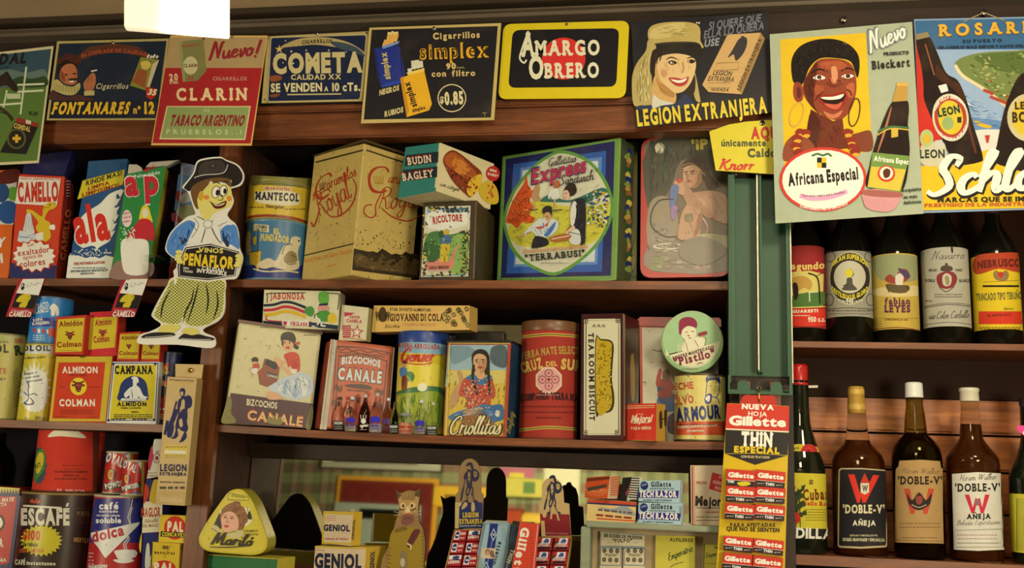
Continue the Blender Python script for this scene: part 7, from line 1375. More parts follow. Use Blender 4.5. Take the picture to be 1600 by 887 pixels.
tx('c9a42c', 'LEGION', '614,548 718,546', 30, '3s'); tx('c9a42c', 'EXTRANJERA', '592,590 744,588', 28, '3s', sp=.06); tx('b0a890', 'INDUSTRIA ARGENTINA', '592,610 738,608', 8, '2')
def tray(t, quad, Ytop, Ybot):
    """open sloping tray below the card: four walls and a floor, top edge further back"""
    q = t.part('tray', 'paper', 'open tan tray'); p = P(quad); w = [U(*p[0], Ybot), U(*p[1], Ybot), U(*p[2], Ytop), U(*p[3], Ytop)]; n = (w[1] - w[0]).cross(w[3] - w[0]).normalized(); n = n if n.dot(w[0] - CAM) > 0 else -n
    bm = bmesh.new(); o = [bm.verts.new(v) for v in w]; i = [bm.verts.new(v + n * .016) for v in w]; bm.faces.new(i)
    for k in range(4): bm.faces.new((o[k], o[(k + 1) % 4], i[(k + 1) % 4], i[k]))
    bmesh.ops.recalc_face_normals(bm, faces=bm.faces[:]); q.mb.addbm(bm, col('8a6a34'))
    for k in range(4): tube(q.mb, [w[k], w[(k + 1) % 4]], .0011, col('a8843c'), seg=6)
    return w, n
def packs(w, n, rows, cols, labels, art, group, out=.002):
    """small packets lying in a tray, each a thing"""
    k = 0
    for i in range(rows):
        for j in range(cols):
            u0, u1 = (j + .05) / cols, (j + .95) / cols; v1, v0 = 1 - (i + .05) / rows, 1 - (i + .93) / rows
            f = lambda u, v: (w[0] * (1 - u) + w[1] * u) * (1 - v) + (w[3] * (1 - u) + w[2] * u) * v
            t = Thing('cigarette_packet', labels[k], 'packet', 'gloss', group); c = [f(u0, v0) - n * out, f(u1, v0) - n * out, f(u1, v1) - n * out, f(u0, v1) - n * out]
            poly_prism(t.mb, c, n * .011, col('9a2426'), col('8a2022'), .0005); on(Plane(c[0], -n)); t.quad = c; art(t, k, f, u0, u1, v0, v1, n, out); k += 1
def to_px(p):
    d = p - CAM; X = RT_.dot(d); Yd = DN_.dot(d); Z = FW.dot(d); return (CX + F * X / Z, CY + F * Yd / Z)
def packart(t, k, f, u0, u1, v0, v1, n, out):
    g = lambda u, v: to_px(f(u0 + (u1 - u0) * u, v0 + (v1 - v0) * v) - n * out); fr(0, 0, 1)
    if k % 3 != 1:
        pg('d0c8b4', [g(.08, .1), g(.48, .1), g(.48, .9), g(.08, .9)]); bl('1f2a5a', [g(.14, .3), g(.3, .2), g(.42, .3), g(.42, .75), g(.28, .85), g(.14, .7)], 3); a, b = g(.2, .5), g(.4, .5); ln('d0c8b4', [a, b], 2.2, sm=False)
        a, b = g(.55, .55), g(.95, .58); tx('d9c9b0', 'LEGION', [a, b], 3.2, '3'); para('d9b0a0', *g(.56, .3), *g(.92, .25), 2, 1)
    else:
        pg('d0c8b4', [g(.05, .55), g(.95, .6), g(.95, .95), g(.05, .92)]); bl('2a3a6a', [g(.3, .7), g(.5, .5), g(.75, .6), g(.8, .85), g(.5, .9)], 3); el('1f1a24', *g(.75, .45), 3, 3); a, b = g(.08, .2), g(.9, .25); tx('d9c9b0', 'LEGION', [a, b], 4, '3')
def packart2(t, k, f, u0, u1, v0, v1, n, out):
    g = lambda u, v: to_px(f(u0 + (u1 - u0) * u, v0 + (v1 - v0) * v) - n * out); fr(0, 0, 1)
    pg('d0c8b4', [g(.3, .5), g(.85, .5), g(.85, .95), g(.3, .95)]); bl('3a4a7a', [g(.4, .5), g(.5, .85), g(.62, .9), g(.75, .8), g(.7, .5)], 3); el('1f1a24', *g(.15, .5), 3.2, 3.4)
    a, b = g(.1, .26), g(.9, .28); tx('d9b9a0', 'EXTRANJERA', [a, b], 2.6, '3'); a, b = g(.15, .42), g(.8, .44); tx('d9c9b0', 'LEGION', [a, b], 2.6, '2'); ln('1f1a1c', [g(.12, .12), g(.9, .14)], 3.4, sm=False)
fr(*H2); w, n = tray(t, '478,968 694,968 742,632 558,632', .022, -.03)
packs(w, n, 4, 2, ['packet under the navy soldier card, left column, row %d of the tray' % 0] * 0 + ['top left packet in the tray of the navy soldier display', 'top right packet in the tray of the navy soldier display', 'left packet in the second row under the navy soldier display', 'right packet in the second row under the navy soldier display', 'left packet in the third row of the tray beside the cat', 'right packet in the third row of the tray beside the cat', 'lowest left packet in the tray beside the cat', 'lowest right packet in the tray beside the cat'], packart, 'packets in the navy soldier display tray')
t = Thing('display_card', 'dark red display box with a paper soldier standing on its lid', 'display', 'paper'); fr(*H2)
prism_thing(t, [(1140, 676), (1340, 676), (1326, 456), (1292, 450), (1287, 370), (1270, 316), (1228, 281), (1172, 290), (1144, 330), (1142, 446), (1122, 452)], .026, .0018, 'b5945c', '2a2014', 0, smooth=False)
pg('7a1c20', '1140,672 1338,672 1328,528 1130,524'); pg('b5945c', '1140,672 1168,672 1160,572 1138,570'); soldier(1215, 410, 1.3, '2a2c38', 'b5945c'); ln('b5945c', '1208,510 1204,560', 12); ln('b5945c', '1240,510 1256,570', 12); bl('b5945c', '1145,500 1175,505 1170,545 1150,545'); tx('b5756a', 'INDUSTRIA ARGENTINA', '1172,656 1318,662', 7, '2')
w, n = tray(t, '1060,968 1296,968 1342,684 1112,682', .02, -.03)
packs(w, n, 3, 2, ['top left packet in the tray of the dark red soldier display', 'top right packet in the tray of the dark red soldier display', 'left packet in the second row under the dark red soldier display', 'right packet in the second row under the dark red soldier display', 'lowest left packet in the tray of the dark red soldier display', 'lowest right packet in the tray of the dark red soldier display'], packart2, 'packets in the dark red soldier display tray')
t = Thing('razor_blade_carton', 'pale blue blade carton with navy diamonds leaning between two displays', 'carton', 'paper'); fr(*H2)
box(t, '672,977 890,977 934,590 752,578', -.006, .018, '8fa6a0', '6a7a74', -4, ZB, .0008)
pg('1f2a66', '742,977 800,977 850,590 796,588'); fr4('2a3a5a', '684,970 880,970 926,596 758,586', 3); fr4('2a3a5a', '694,966 872,966 918,602 764,594', 2); ln('8fa6a0', '770,900 822,650', 3, sm=False)
for x, y in ((818, 664), (768, 884)): pg('a8b8ac', [(x - 20, y), (x + 3, y - 44), (x + 22, y), (x - 2, y + 44)]); pg('1f2a66', [(x - 13, y), (x + 2, y - 32), (x + 15, y), (x - 1, y + 32)]); tx('c9cfbc', 'G', [(x - 6, y + 6), (x + 8, y + 6)], 14, '2')
pg('c2ad84', '736,752 840,756 836,826 738,822'); el('7a5a40', 780, 782, 18, 22); el('b58a6a', 780, 788, 13, 17); bl('7a5a40', '800,770 820,775 818,812 798,808'); tx('24324a', 'Gillette', '826,870 872,714', 28, '2s'); para('3a4a5a', 870, 620, 905, 700, 8, 2, 5)
q = t.part('torn_flap', 'paper'); w_ = [t.c[3] + V((.002, .001, 0)), t.c[2] + V((-.004, .001, 0)), t.c[2] + V((-.006, .003, .004)), t.c[3] + V((.004, .003, .003))]; poly_prism(q.mb, w_, V((0, .0008, 0)), col('8a8a70'), col('8a8a70'), 0)
t = Thing('razor_blade_carton', 'red blade carton with a black side leaning right of the pale blue one', 'carton', 'gloss'); fr(*H2)
box(t, '925,977 1092,977 1130,592 996,578', -.036, .03, 'c23a24', '1f1c1c', 33, ZB, .0008)
tx('e0cfae', 'Gillette', '1008,612 938,968', 52, '3s', sp=.08); para('7a1c14', 1066, 640, 1090, 900, 14, 3, 6); ln('d9b09a', '1116,596 1078,970', 4, sm=False)
on(t.left); tx('d0c4a0', 'THIN', '940,760 905,850', 24, '3s'); tx('a8a084', 'Gillette', '905,856 890,940', 14, '2')
# pale blue-green display stand with pins and press studs
t = Thing('display_stand', 'pale blue-green wooden stand holding razor boxes and haberdashery cards', 'stand', wood('painted_stand', (.20, .26, .20), (.28, .34, .26), (4, 25, 25), .5)); fr(*H3)
a_ = U(*P('116,580')[0], -.012); b_ = U(1139, 826, -.012); zt_ = U(*P('116,556')[0], -.012).z; zb_ = U(*P('116,598')[0], -.012).z
STT = zt_; X0 = a_.x; X1 = min(b_.x, XQL - .001)
bx(t.mb, (X0, -.012, zb_), (X1, .07, zt_), WH, .0015)
q = t.part('side_panel', t.mats[0]); l_ = U(*P('78,700')[0], -.008); bx(q.mb, (l_.x, -.008, ZB), (l_.x + .016, .066, zb_), WH, .0012)
q = t.part('back_panel', plain('stand_back', (.42, .34, .2), .7)); bx(q.mb, (l_.x + .016, .045, ZB), (X1, .05, zb_), WH, 0)
q = t.part('side_panel', t.mats[0]); bx(q.mb, (X1 - .012, -.006, ZB), (X1, .045, zb_), WH, .001)
def cardt(name, label, cat_, quad, Y, back, group=None):
    t = Thing(name, label, cat_, 'paper', group); fr(*H3); plate(t, quad, Y, back, .0008); return t
t = cardt('press_stud_card', 'wide lettered press stud card at the upper left in the blue-green stand', 'card', '215,740 528,742 530,652 218,628', .035, 'c9b888', 'press stud cards'); fr4('4a6a74', '220,735 523,737 525,656 222,634', 4); tx('4a4a38', 'BROCHES DE PRESION', '242,668 510,686', 22, '3'); tx('3a3428', '"PULPO"', '302,706 438,706', 22, '2s'); ln('5a4a30', '265,708 296,708', 2, sm=False); ln('5a4a30', '446,708 480,708', 2, sm=False)
for lab_, q_, xs in (('left of two small press stud cards in the blue-green stand', '210,977 362,977 368,745 216,740', 0), ('right of two small press stud cards in the blue-green stand', '376,977 526,977 530,755 380,748', 168)):
    t = cardt('press_stud_card', lab_, 'card', q_, .035, 'c9b888', 'press stud cards'); o = xs
    fr4('3f6a7c', [(216 + o, 866), (358 + o, 870), (362 + o, 750), (220 + o, 745)], 5); tx('4a4030', '"PULPO"', [(246 + o, 804), (334 + o, 806)], 16, '2s')
    for x, y in ((245, 765), (292, 766), (336, 768), (243, 828), (286, 830), (330, 832)): el('2a241c', x + o, y, 14, 16); el('8a7a58', x + o, y, 9, 10); el('3a3020', x + o, y, 4, 4)
t = cardt('pin_card', 'large yellow pin card in the middle of the blue-green stand', 'card', '600,977 882,977 884,664 606,658', .034, 'c2b23c'); tx('3a3a1c', 'ALFILERES', '704,698 866,704', 22, '2', sp=.2); tx('3f4a24', 'Emperatriz', '696,838 866,766', 48, 'c', w=1.4); ln('3f4a24', '706,884 740,862 800,846', 5); ln('8f9a4a', '846,690 850,977', 3, sm=False)
t = cardt('pin_card', 'yellow pin card with dark green border beside the hanging blade card', 'card', '935,977 1100,977 1105,718 942,712', .036, 'bfae3c'); fr4('2f4a34', '942,970 1095,970 1100,724 948,718', 5); tx('3a3a1c', 'TIPO', '1018,752 1060,754', 16, '3'); tx('3f4a24', 'Emperatriz', '956,816 1092,790', 32, 'c', w=1.3); para('4a4a24', 960, 856, 1060, 858, 1, 3)
def stand_box(name, label, cat_, quad, Y, depth, f, s, yaw, z, group=None, bev=.0006): t = Thing(name, label, cat_, 'paper', group); fr(*H3); box(t, quad, Y, depth, f, s, yaw, z, bev); return t
lb = stand_box('matchbox', 'wide cream and red box under two striped boxes on the stand', 'box', '118,556 462,568 470,424 126,398', -.008, .03, 'c9aa64', '2a2a4a', -2, STT); pg('b5401f', '124,424 470,446 471,426 126,400'); pg('2a2a4a', '123,436 470,458 470,446 124,424'); bl('8a8a80', '200,460 300,470 380,450 440,480 460,520 380,510 280,490'); para('5a4a3a', 200, 470, 440, 478, 1, 14, 3, dy=24); para('7a2a1c', 186, 506, 452, 512, 1, 15, 5, dy=24); pg('b5401f', '190,544 460,562 460,552 190,534')
t = stand_box('matchbox', 'orange sunburst box with striped end on the wide cream box', 'box', '104,398 268,388 284,238 120,250', -.012, .03, 'c2481c', 'c9a878', -30, lb.top + .001)
for k in range(13): a = math.pi * (k + .5) / 13; pg('d98a4a', [(190, 330), (190 + 100 * math.cos(a - .06), 330 + 90 * math.sin(a - .06)), (190 + 100 * math.cos(a + .06), 330 + 90 * math.sin(a + .06))]) if k % 1 == 0 and False else ln('d98a4a', [(190 + 25 * math.cos(a), 332 + 12 * math.sin(a)), (190 + 84 * math.cos(a), 332 + 54 * math.sin(a))], 4, sm=False)
pg('4a3a2a', '126,322 262,296 262,318 126,348'); pg('6a2a14', '122,256 282,244 282,262 120,280'); on(t.right)
for k in range(9): pg('c2481c', [(288, 252 + k * 15), (356, 240 + k * 15), (355, 248 + k * 15), (287, 260 + k * 15)])
t = stand_box('matchbox', 'black sunburst box with black and white striped end on the wide cream box', 'box', '356,396 404,402 438,246 372,252', -.010, .028, '1f1a1a', 'd0c4a0', -38, lb.top + .001)
for k in range(8): ln('c2584a', [(396, 380 - k * 4), (420 + k * 2, 300 + k * 8)], 2, sm=False)
on(t.right)
for k in range(9): pg('1f1a1a', [(412, 392 - k * 17), (492, 398 - k * 17), (492, 390 - k * 17), (412, 384 - k * 17)])
def tech(label, quad, Y, z):
    t = stand_box('razor_box', label, 'box', quad, Y, .022, '9fb5ac', 'b5c4b8', -10, z, 'pale blue razor boxes'); q = [tuple(map(float, p.split(','))) for p in quad.split()]
    g = lambda u, v: tuple((q[0][k] + (q[1][k] - q[0][k]) * u) * (1 - v) + (q[3][k] + (q[2][k] - q[3][k]) * u) * v for k in (0, 1))
    pg('2a2470', [g(.0, .2), g(.97, .2), g(.98, .54), g(.0, .54)]); tx('d9d0b0', 'TECH RAZOR', [g(.02, .25), g(.93, .25)], 40, '3s', sp=.06); el('1c2250', *g(.13, .77), 27, 30); tx('8f9ab0', 'AZUL', [g(.07, .74), g(.19, .82)], 12, '3'); tx('2a3038', 'Gillette', [g(.29, .72), g(.78, .72)], 34, '2s'); tx('4a5458', 'CON UNA HOJA GILETTE AZUL', [g(.26, .6), g(.86, .6)], 9, '2'); tx('3a4a50', 'SE AFEITA Y GUSTO REFINADO', [g(.12, .06), g(.82, .07)], 10, '2'); on(t.right); pg('c9cfc0', [(786, q[2][1] + 20), (796, q[2][1] + 20), (794, q[2][1] + 100), (784, q[2][1] + 100)]); return t
tl_ = tech('lower of two pale blue razor boxes on the stand', '478,574 782,586 792,432 484,426', -.008, STT)
tech('upper of two pale blue razor boxes on the stand', '484,424 770,428 780,270 490,274', -.008, tl_.top)
t = stand_box('medicine_box', 'tall cream medicine pack with red stripes beside the hanging blade card', 'box', '855,600 1120,600 1130,165 850,165', .02, .03, 'cbb184', 'b59a6a', 0, STT); pg('9a3024', '862,596 872,596 868,170 858,170'); ln('9a3024', '880,596 876,170', 3, sm=False); pg('b5302a', '1004,214 1130,250 1120,372 980,330'); tx('d9a08a', 'calma', '1006,288 1082,308', 28, '3'); tx('d9a08a', 'dolores', '1020,330 1100,350', 26, '3'); tx('d9a08a', '¡Si!', '1050,250 1090,262', 18, '2'); tx('2a241f', 'Mejoral', '884,446 1118,452', 62, '3', sp=.06); ln('2a241f', '886,464 1110,464', 4, sm=False); tx('a83a34', 'ANALGESICO', '958,500 1050,500', 10, '2'); para('4a3a2c', 890, 526, 1110, 550, 2, 5, 3); tx('b5605a', 'MEJOR', '892,294 966,296', 16, '3')
# ---------------------------------------------------------------- blade dispenser and hanging blade card on the right post
GREENP = plain('green_enamel', (.014, .092, .050), .42, 0, .3, 10, .4)
t = Thing('blade_dispenser', 'green metal two-channel rack screwed to the post between the tins and the wine', 'rack', GREENP); fr(*H4)
za = U(*P('74,20')[0], -.012).z; zb2 = U(*P('72,855')[0], -.012).z; xl_ = U(*P('72,500')[0], -.03).x; xm1 = U(*P('186,500')[0], -.03).x; xm2 = U(*P('206,500')[0], -.03).x; xr_ = U(*P('322,500')[0], -.03).x
def chan(x0, x1, y0, y1, z0, z1, mb=None): bx(mb or t.mb, (x0, y0, z0), (x1, y1, z1), WH, .0008)
chan(xl_, xr_, -.010, -.0055, zb2 + .022, za)
chan(xl_, xl_ + .0035, -.034, -.010, zb2 + .008, za); chan(xr_ - .0045, xr_, -.034, -.010, zb2 + .008, za); chan(xm1, xm1 + .0035, -.034, -.010, zb2 + .026, za); chan(xm2 - .0035, xm2, -.034, -.010, zb2 + .026, za); chan(xl_ + .0035, xl_ + .011, -.034, -.0315, zb2 + .02, za); chan(xr_ - .0085, xr_ - .0045, -.034, -.0315, zb2 + .02, za); chan(xm1 + .0035, xm2 - .0035, -.03, -.026, zb2 + .026, za)
q = t.part('foot_bracket', GREENP); pl_ = Plane(V((0, -.036, 0)), V((0, -1, 0)))
pts_ = P('70,800 78,800 78,858 106,860 108,832 118,822 140,822 154,836 156,862 238,866 240,838 250,828 272,828 284,842 286,870 312,874 314,804 324,804 326,880 70,874')
poly_prism(q.mb, [pl_.hit(*p) for p in pts_], V((0, .0015, 0)), WH, WH, 0)
chan(xl_, xr_, -.0345, -.006, zb2 - .004, zb2 - .0025, q.mb)
q = nail(t, 193, 852, -.0365, .0045, 'screw')
q = t.part('bare_edge', plain('worn_steel', (.55, .5, .4), .4, .8, .5, 60), 'worn bare steel edge'); bx(q.mb, (xm1 - .0002, -.0345, zb2 + .03), (xm1 + .002, -.0339, za - .001), WH, 0); bx(q.mb, (xr_ - .0015, -.0345, zb2 + .01), (xr_ + .0002, -.0339, za - .075), WH, 0)
for x in ('138,860', '258,864'):
    q = t.part('wooden_slide', WOOD, 'bare wooden slide'); a_ = U(*P(x)[0], -.02); bx(q.mb, (a_.x - .010, -.026, a_.z - .03), (a_.x + .008, -.011, a_.z + .014), WH, .001)
t = Thing('blade_card', 'tall hanging red, black and yellow card full of razor blade packets', 'card', 'gloss'); fr(*H5)
plate(t, '20,1000 345,1000 368,132 78,118', -.046, 'c9a418', .0015, edge='8a8068'); bc = t
pg('c2301f', '70,238 366,252 368,133 77,119'); ln('e0d8c4', '72,238 366,252', 5, sm=False); tx('e6dcc8', 'NUEVA', '146,144 296,150', 22, '3'); tx('e6dcc8', 'HOJA', '176,176 264,180', 20, '1'); tx('e6dcc8', 'Gillette', '86,218 352,228', 40, '3', sp=.02)
pg('1c1a1c', '67,354 70,242 366,256 360,362 208,406'); ln('c9a418', '67,354 208,352 360,362', 2, sm=False); tx('e6dcc8', 'THIN', '144,316 288,320', 62, '3s', sp=.06); tx('d9b41f', 'ESPECIAL', '110,346 322,354', 27, '3'); tx('c9b07a', 'COM FILOS TRATADOS', '142,372 276,376', 10, '2'); tx('4a3a14', 'PARA AFEITADAS', '92,694 302,694', 16, '3'); tx('2a2414', 'QUE NO SE SIENTEN', '74,712 322,720', 18, '2')
q = t.part('hanger', 'gloss', 'red hanging tongue'); prism_pts = P('136,124 150,88 165,80 290,82 304,92 310,130'); plh = Plane(bc.front.p + V((0, .0008, 0)), bc.n); poly_prism(q.mb, [plh.hit(*p) for p in prism_pts], V((0, .0012, 0)), col('b5281c'), col('8a1f18'), 0)
q = t.part('hook', BRASS, 'brass hook'); a_ = U(*P('226,60')[0], -.043); tube(q.mb, [a_ + V((0, .012, .004)), a_, a_ + V((0, -.006, -.006)), a_ + V((0, -.0055, -.016)), a_ + V((0, .001, -.022))], .0012, WH, seg=8)
GP = [('top left blade packet with a yellow oval on the hanging card', '72,504 206,512 214,434 76,424'), ('top right blade packet on the hanging card', '208,506 346,518 352,440 216,426'), ('left blade packet in the second row of the hanging card', '70,578 204,586 212,512 74,500'), ('right blade packet in the second row of the hanging card', '206,580 346,590 352,516 214,508'), ('left blade packet in the third row of the hanging card', '66,658 202,666 208,594 72,582'), ('right blade packet in the third row of the hanging card', '204,660 344,670 350,600 210,588'), ('left blade packet just below the small slogan on the hanging card', '60,804 196,820 200,748 64,736'), ('right blade packet just below the small slogan on the hanging card', '198,812 338,832 344,762 204,748'), ('lowest left blade packet on the hanging card', '52,892 190,906 196,826 62,814'), ('lowest right blade packet on the hanging card', '194,906 332,918 340,842 202,826')]
for i, (lab_, q_) in enumerate(GP):
    t = Thing('blade_packet', lab_, 'packet', 'gloss', 'blade packets on the hanging card'); fr(*H5); box(t, q_, -.060, .0125, 'c2301f', 'a82a1c', 0, None, .0006)
    q = [tuple(map(float, p.split(','))) for p in q_.split()]; g = lambda u, v: tuple((q[0][k] + (q[1][k] - q[0][k]) * u) * (1 - v) + (q[3][k] + (q[2][k] - q[3][k]) * u) * v for k in (0, 1))
    pg('1f1b1c', [g(.01, .02), g(.99, .02), g(.99, .36), g(.01, .36)]); tx('e6dcc8', 'Gillette', [g(.06, .54), g(.94, .54)], 21, '3', sp=.02); ln('e0d4c0', [g(.0, .37), g(1, .37)], 1.5, sm=False)
    if i == 0: tx('d9d0b8', 'THIN', [g(.05, .2), g(.28, .2)], 11, '3'); bl('c9b41f', [g(.38, .2), g(.5, .3), g(.75, .32), g(.86, .22), g(.72, .08), g(.5, .06)], 3)
    else: tx('d9d0b8', 'THIN', [g(.34, .12), g(.64, .12)], 12, '3'); para('a89a84', *g(.06, .2), *g(.3, .2), 1, 4); para('a89a84', *g(.7, .2), *g(.92, .2), 1, 4)
# ---------------------------------------------------------------- right compartment: wine row
def bottle(name, label, frame, cx_, rows, zb, Y, glass, group=None, cat_='bottle'):
    """rows: (photo row in frame units, half width in frame units) from base to top"""
    t = Thing(name, label, cat_, glass, group); fr(*frame); (px, pyb), = P([(cx_, rows[0][0])]); hw = max(h for y, h in rows) / FR[2]
    r = (U(px + hw, pyb, Y) - U(px - hw, pyb, Y)).length / 2; r = (U(px + hw, pyb, Y + r) - U(px - hw, pyb, Y + r)).length / 2 * .99; c = U(px, pyb, Y + r); D = Y + r; k = r / hw; z0 = U(px, pyb, D).z
    c.z = 0; t.cpx = px; t.ctr = c; t.r = r; t.k = k; t.Zof = lambda y: zb + U(px, FR[1] + y / FR[2], D).z - z0
    t.prof = [(h / FR[2] * k, t.Zof(y)) for y, h in rows]; lathe(t.mb, c, t.prof, WH, 48); t.surf = Cyl(c, r, 5); return t
def profile_between(t, y0, y1, rows, extra, n=8):
    z0, z1 = sorted((t.Zof(y0), t.Zof(y1))); out = []
    for i in range(n + 1):
        z = z0 + (z1 - z0) * i / n
        for (ra, za_), (rb, zb_) in zip(t.prof, t.prof[1:]):
            if za_ <= z <= zb_: out.append((ra + (rb - ra) * (z - za_) / max(1e-9, zb_ - za_) + extra, z)); break
    return out
GREENB = plain('dark_bottle_glass', (.006, .006, .004), .08, 0, .3, 10, .35); LAB = []
def label_part(t, pts, c, smooth=False, e=.0004, wrap=True):
    q = t.part('label', 'paper'); q.body = None; use(q, Cyl(t.ctr, t.r + e, 4), 2e-5); 
    ys = [p[1] for p in P(pts)]; xs = [p[0] for p in P(pts)]; cx0 = t.cpx; zt_, zb_ = U(cx0, min(ys), t.ctr.y - t.r).z, U(cx0, ys[1], t.ctr.y - t.r).z
    if wrap:
        th = math.atan2(CAM.y - t.ctr.y, CAM.x - t.ctr.x); n = math.pi / 40; vs = []; R = t.r + e; k0 = (th - math.pi) % n
        for k in range(-24, 25): a = th + k * n; vs += [V((t.ctr.x + R * math.cos(a), t.ctr.y + R * math.sin(a), zb_)), V((t.ctr.x + R * math.cos(a), t.ctr.y + R * math.sin(a), zt_))]
        q.mb.add(vs, [(2 * k, 2 * k + 2, 2 * k + 3, 2 * k + 1) for k in range(48)], col(c))
    elif smooth: fill([cat(P(pts), True, 3)], c)
    else: pg(c, pts)
    return q
def wine(label, cx_, hw, ytop, yb, glass=GREENB):
    t = bottle('wine_bottle', label, H6, cx_, [(yb, hw * .93), (yb - 6, hw), (ytop + 20, hw), (ytop - 30, hw * .96), (ytop - 80, hw * .8), (ytop - 140, hw * .5), (ytop - 190, hw * .32), (ytop - 320, hw * .28), (ytop - 325, hw * .33), (ytop - 350, hw * .33)], ZR, .012, glass, 'wine bottles on the upper right shelf')
    q = t.part('capsule', 'tin', 'dark foil capsule'); z = t.prof[-1][1]; lathe(q.mb, t.ctr, [(t.r * .30, z - .055), (t.r * .345, z - .012), (t.r * .35, z + .0006), (t.r * .3, z + .001)], '3a1418', 28); return t
t = wine('wine bottle with red horse picture label, half behind the green metal rack', 124, 108, 150, 608)
q = label_part(t, '-10,575 230,562 230,142 -10,145', '8f2420'); pg('c9b45a', '10,462 215,458 215,440 220,290 150,272 30,280'); bl('b58a3a', '60,310 120,300 160,330 150,370 120,360 80,380 60,360'); bl('4a6a2c', '60,400 220,380 215,450 40,455'); ln('2a1c14', '140,285 180,300 195,340 200,440', 8); ln('2a1c14', '180,300 215,282', 4); ln('d9cfa0', '146,380 148,430', 5); ln('d9cfa0', '146,384 190,380', 4); bl('2a1a18', '62,340 85,340 90,400 70,420'); tx('d9b45a', 'Segundo', '20,262 224,258', 34, '3', arc=-6); rc('c9301f', -10, 466, 240, 556); tx('d9cfa0', 'GUARESTI', '60,488 190,484', 14, '3'); tx('d9cfa0', '950 c.c.', '140,534 228,532', 24, '2'); ln('d9c45a', '-10,464 235,456', 5); para('d9cfa0', 50, 500, 150, 502, 1, 4)
t = wine('wine bottle with grey label and a round black and yellow medallion', 353, 122, 150, 612)
q = label_part(t, '228,520 350,505 478,520 478,168 232,172', '8f876c'); el('a89c70', 355, 310, 108, 138); el('2a261f', 355, 310, 102, 130); el('b5aa84', 354, 304, 82, 84); bl('5a5238', '340,270 360,262 375,290 362,305 344,300'); el('c9b42c', 350, 284, 20, 22); bl('4a4434', '340,310 365,310 370,340 390,370 315,370 335,340'); ln('3a3428', '320,350 345,340', 6); tx('c9b42c', 'DESTILERIAS EL GLOBO', '262,372 446,372', 22, '3', arc=-46); tx('c9b42c', 'GRAN SUPERIOR', '262,252 446,256', 22, '3', arc=44); tx('c9c09a', '940', '336,440 372,440', 26, '3'); tx('c9c09a', 'VOLUMEN', '290,424 332,438', 10, '2'); tx('c9c09a', 'CM CUB', '378,438 420,426', 10, '2'); ln('3a3428', '236,470 350,462 474,470', 3); para('5a523c', 244, 474, 470, 474, 1, 6, 3); para('6a6248', 250, 490, 465, 490, 1, 4, 4)
for s_ in (-1, 1): ring('4a4434', 355 + s_ * 105, 420, 22, 30, 3); ring('4a4434', 355 + s_ * 100, 200, 26, 26, 3)
t = wine('wine bottle with ochre label and thick purple lettering', 596, 117, 165, 616)
q = label_part(t, '476,582 600,570 714,586 714,182 482,182', 'b5963a'); bl('8a8a5a', '490,200 700,200 710,300 640,330 500,310'); bl('c9b070', '500,360 700,350 710,400 490,400'); bl('8f3a2a', '535,310 560,290 590,310 600,280 640,262 660,290 650,320 600,340 545,330'); bl('c9b89a', '590,300 610,285 630,300 620,350 590,340'); bl('4a3a4a', '600,260 640,270 665,300 640,310'); bl('5a4a2a', '540,340 600,345 660,350 640,385 560,380'); ln('2a2a20', '545,350 555,385', 4); ln('2a2a20', '640,350 660,370', 4); tx('5a1f3a', 'fabian', '534,444 662,444', 32, '3s', sp=.04); tx('5a1f3a', 'LEYES', '534,484 664,484', 34, '3s', sp=.04); tx('6a4a1c', 'Coleccionista de vino', '534,526 650,528', 11, '1i'); ln('8a6a1c', '480,516 714,516', 2, sm=False); ln('7a4a1c', '478,574 600,562 712,578', 5); para('7a5a1c', 488, 530, 520, 556, 3, 3)
t = wine('wine bottle with pale grey label, red crest and crown', 857, 121, 145, 616)
q = label_part(t, '736,568 860,556 978,568 976,150 738,155', 'a39a7c'); bl('7a2a2c', '800,300 840,276 885,280 905,310 890,350 850,365 810,350'); bl('b5ac88', '830,300 850,285 875,300 872,340 850,352 832,340'); bl('8a7a4a', '842,305 860,300 866,335 850,345'); bl('4a3a2c', '820,270 825,250 850,244 878,252 880,270 850,276'); el('4a3a2c', 850, 240, 8, 8); ln('5a4a34', '812,355 850,380 890,352', 5); tx('5a5040', 'Navarro', '770,215 940,210', 40, 'c', w=.9); tx('4a4234', 'ROBLE', '742,328 790,330', 14, '3'); tx('4a4234', 'BLANCO', '915,330 968,330', 14, '3'); tx('4a4234', 'GRAN', '760,275 800,275', 12, '2'); tx('4a4234', 'VINO', '895,275 930,275', 12, '2'); para('5a5040', 790, 392, 930, 404, 2, 4, 3); ln('3a342a', '738,462 860,445 976,456', 3); ln('3a342a', '738,454 860,437 976,448', 2); tx('5a5040', 'Luis Colon Carballo', '752,520 962,512', 36, 'c', w=.8); ln('3a342a', '738,550 860,536 976,548', 2); para('5a5040', 742, 424, 780, 430, 1, 5)
bl('2a241c', '872,150 880,148 884,176 876,180', 2)
t = wine('wine bottle with bright yellow label and red band at the right edge', 1118, 121, 165, 622)
q = label_part(t, '995,590 1120,570 1240,588 1240,185 998,195', 'd0ae1c'); bl('a83a1c', '998,200 1120,180 1240,190 1240,280 1120,262 1000,290'); tx('5a1a10', 'NEBRUSCO', '1010,262 1230,250', 36, '3', arc=6); bl('8a6a3a', '1090,285 1105,270 1130,285 1155,270 1170,290 1160,320 1130,325 1100,315'); bl('b5301f', '1115,280 1140,280 1140,300 1128,308 1116,300'); ln('8a6a1c', '1040,330 1220,322', 3, sm=False); rc('1f1a14', 1036, 346, 1222, 356); tx('5a5a2a', 'TRINCADO TIPO TERUÑO', '1004,425 1236,415', 34, '2'); tx('6a5a1c', 'Blanco', '1144,474 1192,472', 14, '1i'); rc('c2321a', 1016, 480, 1250, 546); tx('5a1a10', 'ELABORADO', '1060,508 1180,503', 12, '2i'); para('7a5a14', 1020, 560, 1230, 568, 2, 5, 3)
